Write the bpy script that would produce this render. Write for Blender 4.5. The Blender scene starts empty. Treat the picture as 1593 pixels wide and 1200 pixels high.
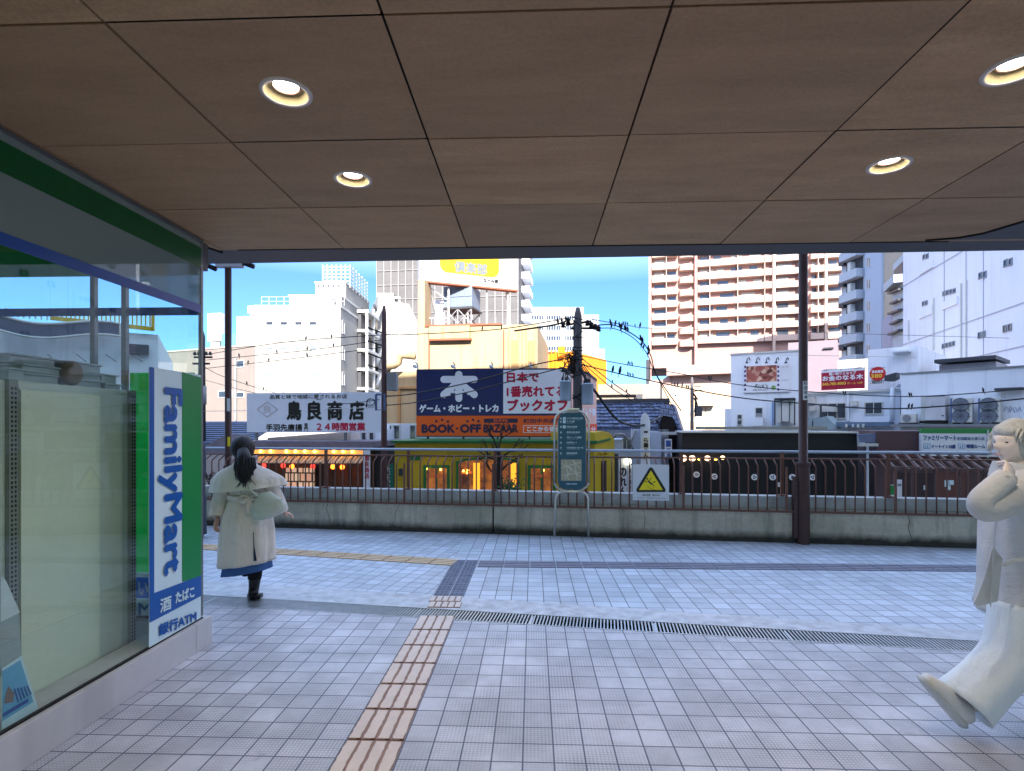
import bpy, bmesh, math, random
from mathutils import Vector, Matrix
random.seed(7)
rad = math.radians
V3 = Vector
SC = bpy.context.scene
COL = SC.collection

# ---------------------------------------------------------------- camera, sky, sun, exposure
YAW = rad(2.13)                    # the tile joints run 2.13 degrees right of the optical axis
CH = 1.62                          # eye height above the deck
FPX, CX, HY = 860.0, 796.5, 664.0  # focal length, centre column and horizon row, in photograph pixels
cd = bpy.data.cameras.new("Camera"); cam = bpy.data.objects.new("Camera", cd); COL.objects.link(cam)
cam.location = (0, 0, CH); cam.rotation_euler = (rad(90), 0, YAW)
cd.sensor_width = 36; cd.lens = 36 * FPX / 1593; cd.shift_y = (HY - 600) / 1593
cd.clip_start = 0.05; cd.clip_end = 3000
SC.camera = cam
SUN_AZ, SUN_EL = rad(6), rad(31)   # sun behind the camera, a little to the right
sd = V3((math.sin(SUN_AZ) * math.cos(SUN_EL), -math.cos(SUN_AZ) * math.cos(SUN_EL), math.sin(SUN_EL)))
W = bpy.data.worlds.new("World"); SC.world = W; W.use_nodes = True
wn = W.node_tree; bg = wn.nodes["Background"]
sky = wn.nodes.new("ShaderNodeTexSky"); sky.sky_type = 'NISHITA'; sky.sun_disc = False
sky.sun_elevation = SUN_EL; sky.sun_rotation = math.atan2(sd.x, sd.y)
sky.air_density = 1.0; sky.dust_density = 0.6; sky.ozone_density = 1.6
tc = wn.nodes.new("ShaderNodeTexCoord"); sxyz = wn.nodes.new("ShaderNodeSeparateXYZ"); wn.links.new(tc.outputs['Generated'], sxyz.inputs[0])
rp = wn.nodes.new("ShaderNodeValToRGB"); wn.links.new(sxyz.outputs[2], rp.inputs[0])       # light tint by height: sky dimmed and blued low, warmed overhead
rp.color_ramp.elements[0].position = 0.0; rp.color_ramp.elements[0].color = (0.085, 0.155, 0.26, 1)
rp.color_ramp.elements[1].position = 0.5; rp.color_ramp.elements[1].color = (1, 0.86, 0.76, 1)
e_ = rp.color_ramp.elements.new(0.25); e_.color = (0.095, 0.15, 0.25, 1)
mm = wn.nodes.new("ShaderNodeMix"); mm.data_type = 'RGBA'; mm.blend_type = 'MULTIPLY'; mm.inputs[0].default_value = 1
wn.links.new(sky.outputs[0], mm.inputs[6]); wn.links.new(rp.outputs[0], mm.inputs[7]); wn.links.new(mm.outputs[2], bg.inputs[0]); bg.inputs[1].default_value = 0.15
sl = bpy.data.lights.new("Sun", 'SUN'); sl.energy = 2.0; sl.angle = rad(0.5); sl.color = (1, 0.93, 0.84)
so = bpy.data.objects.new("Sun", sl); COL.objects.link(so); so.rotation_euler = sd.to_track_quat('Z', 'Y').to_euler()
SC.view_settings.view_transform = 'Standard'; SC.view_settings.look = 'None'
SC.view_settings.exposure = 2.95; SC.view_settings.gamma = 1

# ---------------------------------------------------------------- measuring the place
cR = V3((math.cos(YAW), math.sin(YAW), 0)); cF = V3((-math.sin(YAW), math.cos(YAW), 0))
def P(px, py, Z):                  # the point seen at a photograph pixel, Z metres in front of the camera
    return V3((0, 0, CH)) + cR * ((px - CX) / FPX * Z) + cF * Z + V3((0, 0, (HY - py) / FPX * Z))
def G(px, py, h=0.0):              # the point of the level h seen at a pixel
    return P(px, py, FPX * (CH - h) / (py - HY))
class Face:                        # an upright wall between two columns seen at given distances
    def __init__(s, px0, Z0, px1, Z1):
        s.a = P(px0, HY, Z0); s.b = P(px1, HY, Z1); s.a.z = s.b.z = 0
        s.U = (s.b - s.a).normalized(); s.N = V3((s.U.y, -s.U.x, 0)); s.Wd = (s.b - s.a).length
    def u(s, px):                  # metres along the wall
        d = cR * ((px - CX) / FPX) + cF
        # a + U*t = d*k
        det = s.U.x * (-d.y) + d.x * s.U.y
        return (-s.a.x * (-d.y) - d.x * s.a.y) / det if abs(det) > 1e-9 else 0
    def zz(s, px, py):
        p = s.a + s.U * s.u(px); Z = p.dot(cF)
        return CH + (HY - py) / FPX * Z
    def at(s, u, z, out=0): p = s.a + s.U * u + s.N * out; return V3((p.x, p.y, z))
    def pt(s, px, py, out=0): return s.at(s.u(px), s.zz(px, py), out)

# ---------------------------------------------------------------- materials (all procedural)
def L(r, g=None, b=None):
    if g is None: g = b = r
    f = lambda c: (c / 255 / 12.92) if c / 255 <= 0.04045 else ((c / 255 + 0.055) / 1.055) ** 2.4
    return (f(r), f(g), f(b))
MATS = {}
def nd(nt, t, **k):
    n = nt.nodes.new(t)
    for a, v in k.items(): setattr(n, a, v)
    return n
def mix_rgb(nt, fac, a, b, blend='MIX'):
    m = nd(nt, 'ShaderNodeMix', data_type='RGBA', blend_type=blend)
    for sock, v in ((m.inputs[0], fac), (m.inputs[6], a), (m.inputs[7], b)):
        if hasattr(v, 'links'): nt.links.new(v, sock)
        else: sock.default_value = (*v, 1) if isinstance(v, tuple) and len(v) == 3 else v
    return m.outputs[2]
def math_n(nt, op, a, b=None, c=None, clamp=False):
    m = nd(nt, 'ShaderNodeMath', operation=op); m.use_clamp = clamp
    for i, v in enumerate((a, b, c)):
        if v is None: continue
        if hasattr(v, 'links'): nt.links.new(v, m.inputs[i])
        else: m.inputs[i].default_value = v
    return m.outputs[0]
def noise(nt, vec, scale, detail=3, rough=0.55, stretch=None):
    if stretch:
        mp = nd(nt, 'ShaderNodeMapping'); mp.inputs['Scale'].default_value = stretch
        nt.links.new(vec, mp.inputs[0]); vec = mp.outputs[0]
    n = nd(nt, 'ShaderNodeTexNoise'); n.inputs['Scale'].default_value = scale
    n.inputs['Detail'].default_value = detail; n.inputs['Roughness'].default_value = rough
    nt.links.new(vec, n.inputs['Vector']); return n.outputs[0]
def ramp(nt, v, p0, p1):
    r = nd(nt, 'ShaderNodeMapRange'); r.inputs[1].default_value = p0; r.inputs[2].default_value = p1
    nt.links.new(v, r.inputs[0]); return r.outputs[0]
def newmat(name):
    m = bpy.data.materials.new(name); m.use_nodes = True
    nt = m.node_tree; b = nt.nodes['Principled BSDF']
    geo = nd(nt, 'ShaderNodeNewGeometry')
    return m, nt, b, geo.outputs['Position']
def M(name, col, rough=0.6, var=0.12, scale=1.5, metal=0, bump=0, streak=0, dirt=None, spec=0.4, emit=0, fine=0):
    """plain surface with uneven tone: broad blotches, fine grain, optional vertical rain streaks and dirt colour"""
    if name in MATS: return MATS[name]
    m, nt, b, pos = newmat(name)
    n1 = noise(nt, pos, scale, 4); n2 = noise(nt, pos, scale * 14, 2)
    s = math_n(nt, 'ADD', math_n(nt, 'MULTIPLY', n1, 0.7), math_n(nt, 'MULTIPLY', n2, 0.3))
    f = ramp(nt, s, 0.3, 0.7)
    lo = tuple(c * (1 - var) for c in col); hi = tuple(min(1, c * (1 + var)) for c in col)
    c = mix_rgb(nt, f, lo, hi)
    if streak:
        st = noise(nt, pos, 1.0, 3, 0.6, (2.2, 2.2, 0.12))
        c = mix_rgb(nt, math_n(nt, 'MULTIPLY', ramp(nt, st, 0.52, 0.75), streak), c, dirt or tuple(x * 0.35 for x in col))
    nt.links.new(c, b.inputs['Base Color'])
    b.inputs['Roughness'].default_value = rough; b.inputs['Metallic'].default_value = metal
    b.inputs['Specular IOR Level'].default_value = spec
    if bump:
        bp = nd(nt, 'ShaderNodeBump'); bp.inputs['Strength'].default_value = bump; bp.inputs['Distance'].default_value = 0.02
        nt.links.new(s, bp.inputs['Height']); nt.links.new(bp.outputs[0], b.inputs['Normal'])
    if emit:
        b.inputs['Emission Color'].default_value = (*col, 1); b.inputs['Emission Strength'].default_value = emit
    MATS[name] = m; return m
def paint(name, r, g=None, b=None, k=1.0, **kw):
    c = L(r, g, b); return M(name, tuple(x * k for x in c), **kw)
def glass_mat(name, tint=(0.9, 0.96, 0.95), extra=0.0, rough=0.0, film=None, opac=0.0):
    m, nt, b, pos = newmat(name)
    tr = nd(nt, 'ShaderNodeBsdfTransparent'); tr.inputs[0].default_value = (*tint, 1)
    gl = nd(nt, 'ShaderNodeBsdfGlossy'); gl.inputs['Roughness'].default_value = rough
    fr = nd(nt, 'ShaderNodeFresnel'); fr.inputs[0].default_value = 1.5
    gb = nd(nt, 'ShaderNodeNewGeometry')          # only the outer face of a pane mirrors
    f = math_n(nt, 'MULTIPLY', math_n(nt, 'ADD', fr.outputs[0], extra, clamp=True), math_n(nt, 'SUBTRACT', 1.0, gb.outputs['Backfacing']))
    mx = nd(nt, 'ShaderNodeMixShader'); nt.links.new(f, mx.inputs[0]); 
    base = tr.outputs[0]
    if film:
        df = nd(nt, 'ShaderNodeBsdfDiffuse'); df.inputs[0].default_value = (*film, 1)
        m2 = nd(nt, 'ShaderNodeMixShader'); m2.inputs[0].default_value = opac
        nt.links.new(base, m2.inputs[1]); nt.links.new(df.outputs[0], m2.inputs[2]); base = m2.outputs[0]
    nt.links.new(base, mx.inputs[1]); nt.links.new(gl.outputs[0], mx.inputs[2])
    out = nt.nodes['Material Output']; nt.links.new(mx.outputs[0], out.inputs[0]); MATS[name] = m
    return m

# ---------------------------------------------------------------- mesh building
ORG = {}
EZ = V3((0, 0, 1))
class MB:
    def __init__(s): s.v = []; s.f = []
    def add(s, vs, fs):
        o = len(s.v); s.v += [V3(v) for v in vs]; s.f += [[i + o for i in f] for f in fs]; return s
    def box(s, o, U, Vv, Wv):      # corner and three edge vectors
        o = V3(o); U = V3(U); Vv = V3(Vv); Wv = V3(Wv)
        p = [o, o + U, o + U + Vv, o + Vv]; p += [q + Wv for q in p]
        f = [(3, 2, 1, 0), (4, 5, 6, 7), (0, 1, 5, 4), (1, 2, 6, 5), (2, 3, 7, 6), (3, 0, 4, 7)]
        if U.cross(Vv).dot(Wv) < 0: f = [t[::-1] for t in f]
        return s.add(p, f)
    def wbox(s, x0, x1, y0, y1, z0, z1): return s.box((x0, y0, z0), (x1 - x0, 0, 0), (0, y1 - y0, 0), (0, 0, z1 - z0))
    def fbox(s, F, px0, py0, px1, py1, out0=0.0, out1=0.05):   # box on a Face, seen between two pixel corners
        u0, u1 = F.u(px0), F.u(px1); pm = (px0 + px1) / 2
        z0, z1 = F.zz(pm, py1), F.zz(pm, py0)
        return s.box(F.at(u0, z0, out0), F.U * (u1 - u0), EZ * (z1 - z0), F.N * (out1 - out0))
    def ubox(s, F, u0, u1, z0, z1, out0=0.0, out1=0.05):
        return s.box(F.at(u0, z0, out0), F.U * (u1 - u0), EZ * (z1 - z0), F.N * (out1 - out0))
    def prism(s, pts, d):          # flat outline given thickness
        n = len(pts); d = V3(d); pts = [V3(p) for p in pts]
        vs = pts + [p + d for p in pts]
        fs = [list(range(n))[::-1], [i + n for i in range(n)]] + [[i, (i + 1) % n, (i + 1) % n + n, i + n] for i in range(n)]
        nrm = sum(((pts[i] - pts[0]).cross(pts[(i + 1) % n] - pts[0]) for i in range(n)), V3((0, 0, 0)))
        if nrm.dot(d) < 0: fs = [f[::-1] for f in fs]
        return s.add(vs, fs)
    def fprism(s, F, pxs, out0, out1):
        return s.prism([F.pt(x, y, out0) for x, y in pxs], F.N * (out1 - out0))
    def bar(s, a, b, w, h=None, up=EZ):   # rectangular bar from a to b
        a = V3(a); b = V3(b); h = h or w; d = b - a; x = d.cross(up)
        if x.length < 1e-6: x = d.cross(V3((0, 1, 0)))
        x.normalize(); y = x.cross(d).normalized()
        return s.box(a - x * w / 2 - y * h / 2, x * w, y * h, d)
    def tube(s, pts, r, n=8, caps=True, flat=1.0, upv=None):
        pts = [V3(p) for p in pts]; m = len(pts); rs = r if isinstance(r, (list, tuple)) else [r] * m
        o = len(s.v); up = None
        for i, p in enumerate(pts):
            t = (pts[min(i + 1, m - 1)] - pts[max(i - 1, 0)]).normalized()
            if up is None:
                up = V3(upv) if upv is not None else (EZ if abs(t.z) < 0.9 else V3((0, 1, 0)))
            x = t.cross(up)
            if x.length < 1e-5: x = t.cross(V3((1, 0, 0)))
            x.normalize(); up = x.cross(t).normalized()
            q = rs[i]; qa, qb = (q if isinstance(q, (tuple, list)) else (q, q * flat))
            for k in range(n):
                a = 2 * math.pi * k / n; s.v.append(p + x * math.cos(a) * qa + up * math.sin(a) * qb)
        for i in range(m - 1):
            for k in range(n):
                a = o + i * n + k; b = o + i * n + (k + 1) % n
                s.f.append([a, a + n, b + n, b])
        if caps: s.f.append([o + k for k in range(n)]); s.f.append([o + (m - 1) * n + k for k in range(n)][::-1])
        return s
    def lathe(s, c, prof, n=24, axis=EZ):    # prof: (radius, height)
        c = V3(c); axis = V3(axis).normalized(); x = axis.orthogonal().normalized(); y = axis.cross(x)
        o = len(s.v)
        for r, h in prof:
            for k in range(n):
                a = 2 * math.pi * k / n; s.v.append(c + axis * h + (x * math.cos(a) + y * math.sin(a)) * r)
        for i in range(len(prof) - 1):
            for k in range(n):
                a = o + i * n + k; b = o + i * n + (k + 1) % n; s.f.append([a, b, b + n, a + n])
        return s
    def disc(s, c, r, nrm, n=24, t=0.01):
        c = V3(c); nrm = V3(nrm).normalized(); x = nrm.orthogonal().normalized(); y = nrm.cross(x)
        return s.prism([c + (x * math.cos(2 * math.pi * k / n) + y * math.sin(2 * math.pi * k / n)) * r for k in range(n)], nrm * t)
    def ball(s, c, r, n=12, m=8, sc=(1, 1, 1)):
        c = V3(c); vs = [c + V3((0, 0, -r * sc[2]))]
        for i in range(1, m):
            t = math.pi * i / m
            for k in range(n):
                a = 2 * math.pi * k / n
                vs.append(c + V3((r * sc[0] * math.sin(t) * math.cos(a), r * sc[1] * math.sin(t) * math.sin(a), -r * sc[2] * math.cos(t))))
        vs.append(c + V3((0, 0, r * sc[2]))); fs = []
        for k in range(n):
            fs.append([0, 1 + (k + 1) % n, 1 + k]); e = 1 + (m - 2) * n; fs.append([e + k, e + (k + 1) % n, len(vs) - 1])
        for i in range(m - 2):
            for k in range(n):
                a = 1 + i * n + k; b = 1 + i * n + (k + 1) % n; fs.append([a, b, b + n, a + n])
        return s.add(vs, fs)
    def build(s, name, mat, parent=None, smooth=False, bevel=0):
        if not s.v: return None
        if parent is None:
            xs = [v.x for v in s.v]; ys = [v.y for v in s.v]; zs = [v.z for v in s.v]
            org = V3(((min(xs) + max(xs)) / 2, (min(ys) + max(ys)) / 2, min(zs)))
        else: org = ORG[parent.name]
        me = bpy.data.meshes.new(name); me.from_pydata([v - org for v in s.v], [], s.f); me.update()
        me.materials.append(mat)
        if smooth: me.polygons.foreach_set('use_smooth', [True] * len(me.polygons))
        o = bpy.data.objects.new(name, me); COL.objects.link(o)
        if parent is None: o.location = org
        else: o.parent = parent
        ORG[o.name] = org
        if bevel:
            bv = o.modifiers.new('Bevel', 'BEVEL'); bv.width = bevel; bv.segments = 2; bv.limit_method = 'ANGLE'
        return o
def tag(o, label=None, cat=None, group=None, kind=None):
    if label: o['label'] = label
    if cat: o['category'] = cat
    if group: o['group'] = group
    if kind: o['kind'] = kind
    return o
def thing(name, loc, label, cat, group=None):
    o = bpy.data.objects.new(name, None); COL.objects.link(o); o.location = loc; o.empty_display_size = 0.2
    ORG[o.name] = V3(loc); return tag(o, label, cat, group)
def lab(o, label): o['label'] = label; return o
def copy_tree(o, parent=None):
    c = o.copy(); COL.objects.link(c); c.parent = parent; ORG[c.name] = ORG[o.name]
    for ch in list(o.children): copy_tree(ch, c)
    return c
def struct(name, mb, mat, **k): return tag(mb.build(name, mat, **k), kind='structure')

# ---------------------------------------------------------------- lettering
def letters(mb, s, O, U, Vv, w, h, bold=0.0, t=0.004, italic=0.0):
    """flat lettering s fitted into the box w x h whose lower left corner is O"""
    cu = bpy.data.curves.new('lettering', 'FONT'); cu.body = s; cu.resolution_u = 2; cu.shear = italic
    ob = bpy.data.objects.new('lettering', cu); COL.objects.link(ob)
    dg = bpy.context.evaluated_depsgraph_get(); me = bpy.data.meshes.new_from_object(ob.evaluated_get(dg))
    if len(me.vertices):
        xs = [v.co.x for v in me.vertices]; ys = [v.co.y for v in me.vertices]
        x0, x1, y0, y1 = min(xs), max(xs), min(ys), max(ys)
        U = V3(U).normalized(); Vv = V3(Vv).normalized(); N = U.cross(Vv)
        sx = w / max(1e-6, x1 - x0); sy = h / max(1e-6, y1 - y0)
        fs = [list(p.vertices) for p in me.polygons]; b = bold * h
        for k, (ax, ay) in enumerate([(0, 0)] + ([(-b, 0), (b, 0), (0, b), (0, -b)] if bold else [])):   # heavier strokes
            mb.add([V3(O) + U * ((v.co.x - x0) * sx + ax) + Vv * ((v.co.y - y0) * sy + ay) + N * (t + k * 0.0004) for v in me.vertices], fs)
    bpy.data.objects.remove(ob); bpy.data.meshes.remove(me); bpy.data.curves.remove(cu)
def ftext(mb, F, s, px0, py0, px1, py1, out, bold=0.0, **k):
    o = F.pt(px0, py1, out); u = F.u(px1) - F.u(px0); z = F.zz(px0, py0) - F.zz(px0, py1)
    letters(mb, s, o, F.U, EZ, u, z, bold, **k)
def vtext(mb, F, s, px0, py0, px1, py1, out, bold=0.0, gap=0.12):
    n = len(s); hh = (py1 - py0) / n
    for i, c in enumerate(s):
        ftext(mb, F, c, px0, py0 + hh * (i + gap / 2), px1, py0 + hh * (i + 1 - gap / 2), out, bold)
def scribble(mb, F, px0, py0, px1, py1, out, chars='の品店目市町田店内', n=None, bold=0.0):
    s = ''.join(random.choice(chars) for _ in range(n or 6)); ftext(mb, F, s, px0, py0, px1, py1, out, bold)

# ================================================================ THE DECK
SX, SY = 0.1525, 0.1545
def tile_material(name, rot=0.0, ox=-0.658, oy=3.133, base=L(150, 152, 168), relief=True, sx=SX, sy=SY):
    m, nt, b, pos = newmat(name)
    mp = nd(nt, 'ShaderNodeMapping'); mp.vector_type = 'TEXTURE'
    mp.inputs['Location'].default_value = (ox, oy, 0); mp.inputs['Rotation'].default_value = (0, 0, rot); mp.inputs['Scale'].default_value = (sx, sy, 1)
    nt.links.new(pos, mp.inputs[0]); sp = nd(nt, 'ShaderNodeSeparateXYZ'); nt.links.new(mp.outputs[0], sp.inputs[0])
    def line(v, w, soft):          # 1 on a joint
        d = math_n(nt, 'ABSOLUTE', math_n(nt, 'SUBTRACT', math_n(nt, 'FRACT', v), 0.5))
        return ramp(nt, d, 0.5 - w - soft, 0.5 - w)
    jw = math_n(nt, 'MAXIMUM', line(sp.outputs[0], 0.016, 0.02), line(sp.outputs[1], 0.016, 0.02))
    fx = math_n(nt, 'FLOOR', sp.outputs[0]); fy = math_n(nt, 'FLOOR', sp.outputs[1])
    cb = nd(nt, 'ShaderNodeCombineXYZ'); nt.links.new(fx, cb.inputs[0]); nt.links.new(fy, cb.inputs[1])
    wn_ = nd(nt, 'ShaderNodeTexWhiteNoise'); nt.links.new(cb.outputs[0], wn_.inputs['Vector'])
    rnd = wn_.outputs['Value']
    blot = noise(nt, pos, 0.9, 4, 0.65); grain = noise(nt, pos, 60, 2, 0.6); mid = noise(nt, pos, 7, 3, 0.6)
    v = math_n(nt, 'ADD', math_n(nt, 'MULTIPLY', rnd, 0.30), math_n(nt, 'MULTIPLY', blot, 0.75))
    v = math_n(nt, 'ADD', v, math_n(nt, 'MULTIPLY', mid, 0.35))
    v = math_n(nt, 'ADD', v, math_n(nt, 'MULTIPLY', grain, 0.25))
    c = mix_rgb(nt, ramp(nt, v, 0.5, 1.1), tuple(x * 0.66 for x in base), tuple(min(.9, x * 1.2) for x in base))
    warm = ramp(nt, noise(nt, pos, 0.45, 2), 0.5, 0.75)
    c = mix_rgb(nt, math_n(nt, 'MULTIPLY', warm, 0.35), c, (base[0] * 1.12, base[1] * 0.98, base[2] * 0.98))
    spots = ramp(nt, noise(nt, pos, 3.2, 4, 0.7), 0.66, 0.74)
    c = mix_rgb(nt, math_n(nt, 'MULTIPLY', spots, 0.6), c, tuple(x * 0.5 for x in base))
    vg = nd(nt, 'ShaderNodeTexVoronoi'); vg.inputs['Scale'].default_value = 3.1; nt.links.new(pos, vg.inputs['Vector'])      # trodden gum and drips
    gs = nd(nt, 'ShaderNodeSeparateColor'); nt.links.new(vg.outputs['Color'], gs.inputs[0])
    gum = math_n(nt, 'MULTIPLY', math_n(nt, 'LESS_THAN', vg.outputs['Distance'], 0.045), math_n(nt, 'GREATER_THAN', gs.outputs[0], 0.72))
    c = mix_rgb(nt, math_n(nt, 'MULTIPLY', gum, 0.6), c, L(70, 68, 74))
    drag = ramp(nt, noise(nt, pos, 1.0, 5, .7, (.5, 2.4, 1)), .54, .72); c = mix_rgb(nt, math_n(nt, 'MULTIPLY', drag, .42), c, tuple(x * .55 for x in base))
    h = None
    if relief:                     # raised non-slip studs pressed into every tile
        def stud(v): return math_n(nt, 'ABSOLUTE', math_n(nt, 'SUBTRACT', math_n(nt, 'FRACT', math_n(nt, 'MULTIPLY', v, 8.0)), 0.5))
        sd_ = math_n(nt, 'MAXIMUM', stud(sp.outputs[0]), stud(sp.outputs[1])); pit = ramp(nt, sd_, 0.24, 0.36)
        worn = ramp(nt, noise(nt, pos, 2.2, 3, 0.6), 0.36, 0.6)
        pit = math_n(nt, 'MULTIPLY', pit, worn)
        c = mix_rgb(nt, math_n(nt, 'MULTIPLY', pit, 0.6), c, tuple(x * 0.42 for x in base)); h = pit
    c = mix_rgb(nt, math_n(nt, 'MULTIPLY', jw, 0.88), c, (0.035, 0.045, 0.085))
    nt.links.new(c, b.inputs['Base Color'])
    hh = jw if h is None else math_n(nt, 'MAXIMUM', jw, math_n(nt, 'MULTIPLY', h, 0.5))
    bp = nd(nt, 'ShaderNodeBump'); bp.invert = True; bp.inputs['Strength'].default_value = 0.5; bp.inputs['Distance'].default_value = 0.004
    nt.links.new(hh, bp.inputs['Height']); nt.links.new(bp.outputs[0], b.inputs['Normal'])
    rr = math_n(nt, 'ADD', math_n(nt, 'MULTIPLY', blot, 0.3), 0.3); nt.links.new(rr, b.inputs['Roughness'])
    b.inputs['Specular IOR Level'].default_value = 0.45
    return m
m_tile = tile_material('studded_paving', base=L(204, 203, 211))
m_tile_far = tile_material('smooth_paving', relief=False, base=L(202, 208, 218))
m_tile_turn = tile_material('smooth_paving_turned', rot=rad(-11.4), ox=-0.96, oy=6.43, relief=False, base=L(202, 208, 218))
m_granite = M('granite_band', L(196, 196, 200), 0.5, 0.34, 9, bump=0.2, streak=0)
m_dark = M('dark_void', (0.02, 0.02, 0.022), 0.8)
m_steel = M('galvanised_steel', L(178, 180, 182), 0.42, 0.18, 12, metal=0.75)

# the four edges that cross the deck at a slant, as straight lines y = a + b x
def ln(p, q): b = (q.y - p.y) / (q.x - p.x); return (p.y - b * p.x, b)
e_gb = ln(G(313, 941), G(1531, 1015.7)); e_gt = ln(G(313, 925.5), G(1531, 997.5)); e_bt = ln(G(313, 903), G(1543, 983))
def yl(e, x): return e[0] + e[1] * x
XL, XR = -9.0, 9.0
wallF = Face(425, FPX * CH / (821 - HY), 1531, FPX * CH / (854 - HY))      # foot of the parapet
e_w = ln(wallF.a, wallF.b)
def sheet(name, pts, mat, t=0.02):
    return tag(MB().prism([(x, y, -t) for x, y in pts], (0, 0, t)).build(name, mat), kind='structure')
sheet('pavement', [(XL, -8), (XR, -8), (XR, yl(e_gb, XR)), (XL, yl(e_gb, XL))], m_tile)
sheet('pavement_band', [(XL, yl(e_gt, XL)), (XR, yl(e_gt, XR)), (XR, yl(e_bt, XR)), (XL, yl(e_bt, XL))], m_granite)
xs_ = -0.962
sheet('pavement_far', [(xs_, yl(e_bt, xs_)), (XR, yl(e_bt, XR)), (XR, yl(e_w, XR) + .3), (xs_, yl(e_w, xs_) + .3)], m_tile_far)
sheet('pavement_turned', [(XL, yl(e_bt, XL)), (xs_, yl(e_bt, xs_)), (xs_, yl(e_w, xs_) + .3), (XL, yl(e_w, XL) + .3)], m_tile_turn)
struct('deck_slab', MB().prism([(XL, -8, -0.9), (XR, -8, -0.9), (XR, yl(e_w, XR) + .3, -0.9), (XL, yl(e_w, XL) + .3, -0.9)], (0, 0, 0.78)), M('deck_concrete', L(130), 0.8))
struct('ground', MB().wbox(-400, 400, -60, 700, -6.2, -5.6), M('street_asphalt', (0.06, 0.06, 0.065), 0.85, 0.2))

# drain: a steel grating of cross bars lying in a channel
g = thing('drain_grate', (0, yl(e_gb, 0), 0), 'long steel drainage grating with close cross bars running across the tiled deck', 'drain grate')
ch = MB(); ch.prism([(XL, yl(e_gb, XL), -0.11), (XR, yl(e_gb, XR), -0.11), (XR, yl(e_gt, XR), -0.11), (XL, yl(e_gt, XL), -0.11)], (0, 0, 0.02))
ch.build('channel', m_dark, g)
gd = V3((1, e_gb[1], 0)).normalized(); gn = V3((-gd.y, gd.x, 0))
bars = MB(); x = -6.5; k = 0
while x < 6.8:
    p0 = V3((x, yl(e_gb, x) + 0.012, -0.014)); w = (yl(e_gt, x) - yl(e_gb, x)) / math.cos(math.atan(e_gb[1])) - 0.02
    bars.box(p0, gd * 0.011, gn * w, (0, 0, 0.014)); x += 0.0275; k += 1
bars.build('grating', m_steel, g)
fr_ = MB()
for e, s_ in ((e_gb, 0.0), (e_gt, -0.012)):
    a, b_ = V3((XL, yl(e, XL) + s_, -0.03)), V3((XR, yl(e, XR) + s_, -0.03)); fr_.box(a, b_ - a, (0, 0.012, 0), (0, 0, 0.033))
x = -6.0
while x < 7:                       # end plates between the grating lengths
    p0 = V3((x, yl(e_gb, x) + 0.012, -0.02)); fr_.box(p0, gd * 0.016, gn * 0.19, (0, 0, 0.022)); x += 0.995
fr_.build('frame', m_steel, g)

# tactile paving
m_beige = M('beige_tactile', L(150, 116, 98), 0.6, 0.14, 5, bump=0.1, fine=1)
m_beige2 = M('beige_tactile_bar', L(226, 206, 192), 0.6, 0.1, 9)
m_rust = M('worn_rust', L(120, 72, 48), 0.8, 0.3, 20)
m_slate = M('slate_tactile', L(112, 118, 138), 0.55, 0.3, 9, bump=0.3)
m_yellow = M('ochre_tactile', L(176, 134, 96), 0.6, 0.12, 8)
def bar_tile(o, U, Vv, w, d, nb, base, barm, parent, rust=True, bw=0.035):
    """one ribbed paver: base plate and raised ribs"""
    U = V3(U); Vv = V3(Vv); o = V3(o)
    b = MB().box(o + U * 0.003 + Vv * 0.003, U * (w - 0.006), Vv * (d - 0.006), (0, 0, 0.004)); t = b.build('tile', base, parent)
    r = MB()
    for i in range(nb):
        c = w * (i + 0.5) / nb; q = []
        n = 10; wob = [random.uniform(-0.003, 0.003) for _ in range(2 * n + 2)]
        for j in range(n + 1): q.append(o + U * (c - bw / 2 + wob[j]) + Vv * (0.008 + (d - 0.028) * j / n) + EZ * 0.004)
        for j in range(n, -1, -1): q.append(o + U * (c + bw / 2 + wob[n + j]) + Vv * (0.008 + (d - 0.028) * j / n) + EZ * 0.004)
        r.prism(q, (0, 0, 0.005))
    r.build('ribs', barm, t)
    if rust:
        q = MB()
        for i in range(nb):
            c = w * (i + 0.5) / nb
            q.box(o + U * (c + 0.012) + Vv * 0.001 + EZ * 0.004, U * 0.022, Vv * 0.013, (0, 0, 0.004))
        q.build('worn_stud', m_rust, t)
tp = thing('tactile_path', (-0.81, 3.1, 0), 'beige ribbed tactile paving strip running straight toward the drain grating', 'tactile paving')
for k in range(-7, 6):
    y0 = 3.133 + 0.309 * k
    if y0 < 0.6: continue
    bar_tile((-0.960, y0, 0), (1, 0, 0), (0, 1, 0), 0.300, min(0.309, yl(e_gb, -0.81) - y0 - 0.01), 4, m_beige, m_beige2, tp, True, 0.057)
tb = thing('tactile_plate', (-0.8, 5.2, 0), 'short beige ribbed tactile plate beyond the drain grating', 'tactile paving')
y0 = yl(e_gt, -0.8) + 0.03; y1 = yl(e_bt, -0.8) - 0.0
for i in range(2): bar_tile((-0.965 + 0.02 * (1 - i), y0 + i * (y1 - y0) / 2, 0), (1, 0, 0), (0, 1, 0), 0.30, (y1 - y0) / 2, 5, m_beige, m_beige2, tb, False, 0.044)
ts = thing('tactile_blocks', (-0.8, 6, 0), 'dark slate tactile blocks, two wide, leading toward the parapet', 'tactile paving')
yy = yl(e_bt, -0.8) + 0.02
nrow = 8; hh = (6.68 - yy) / nrow
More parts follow.
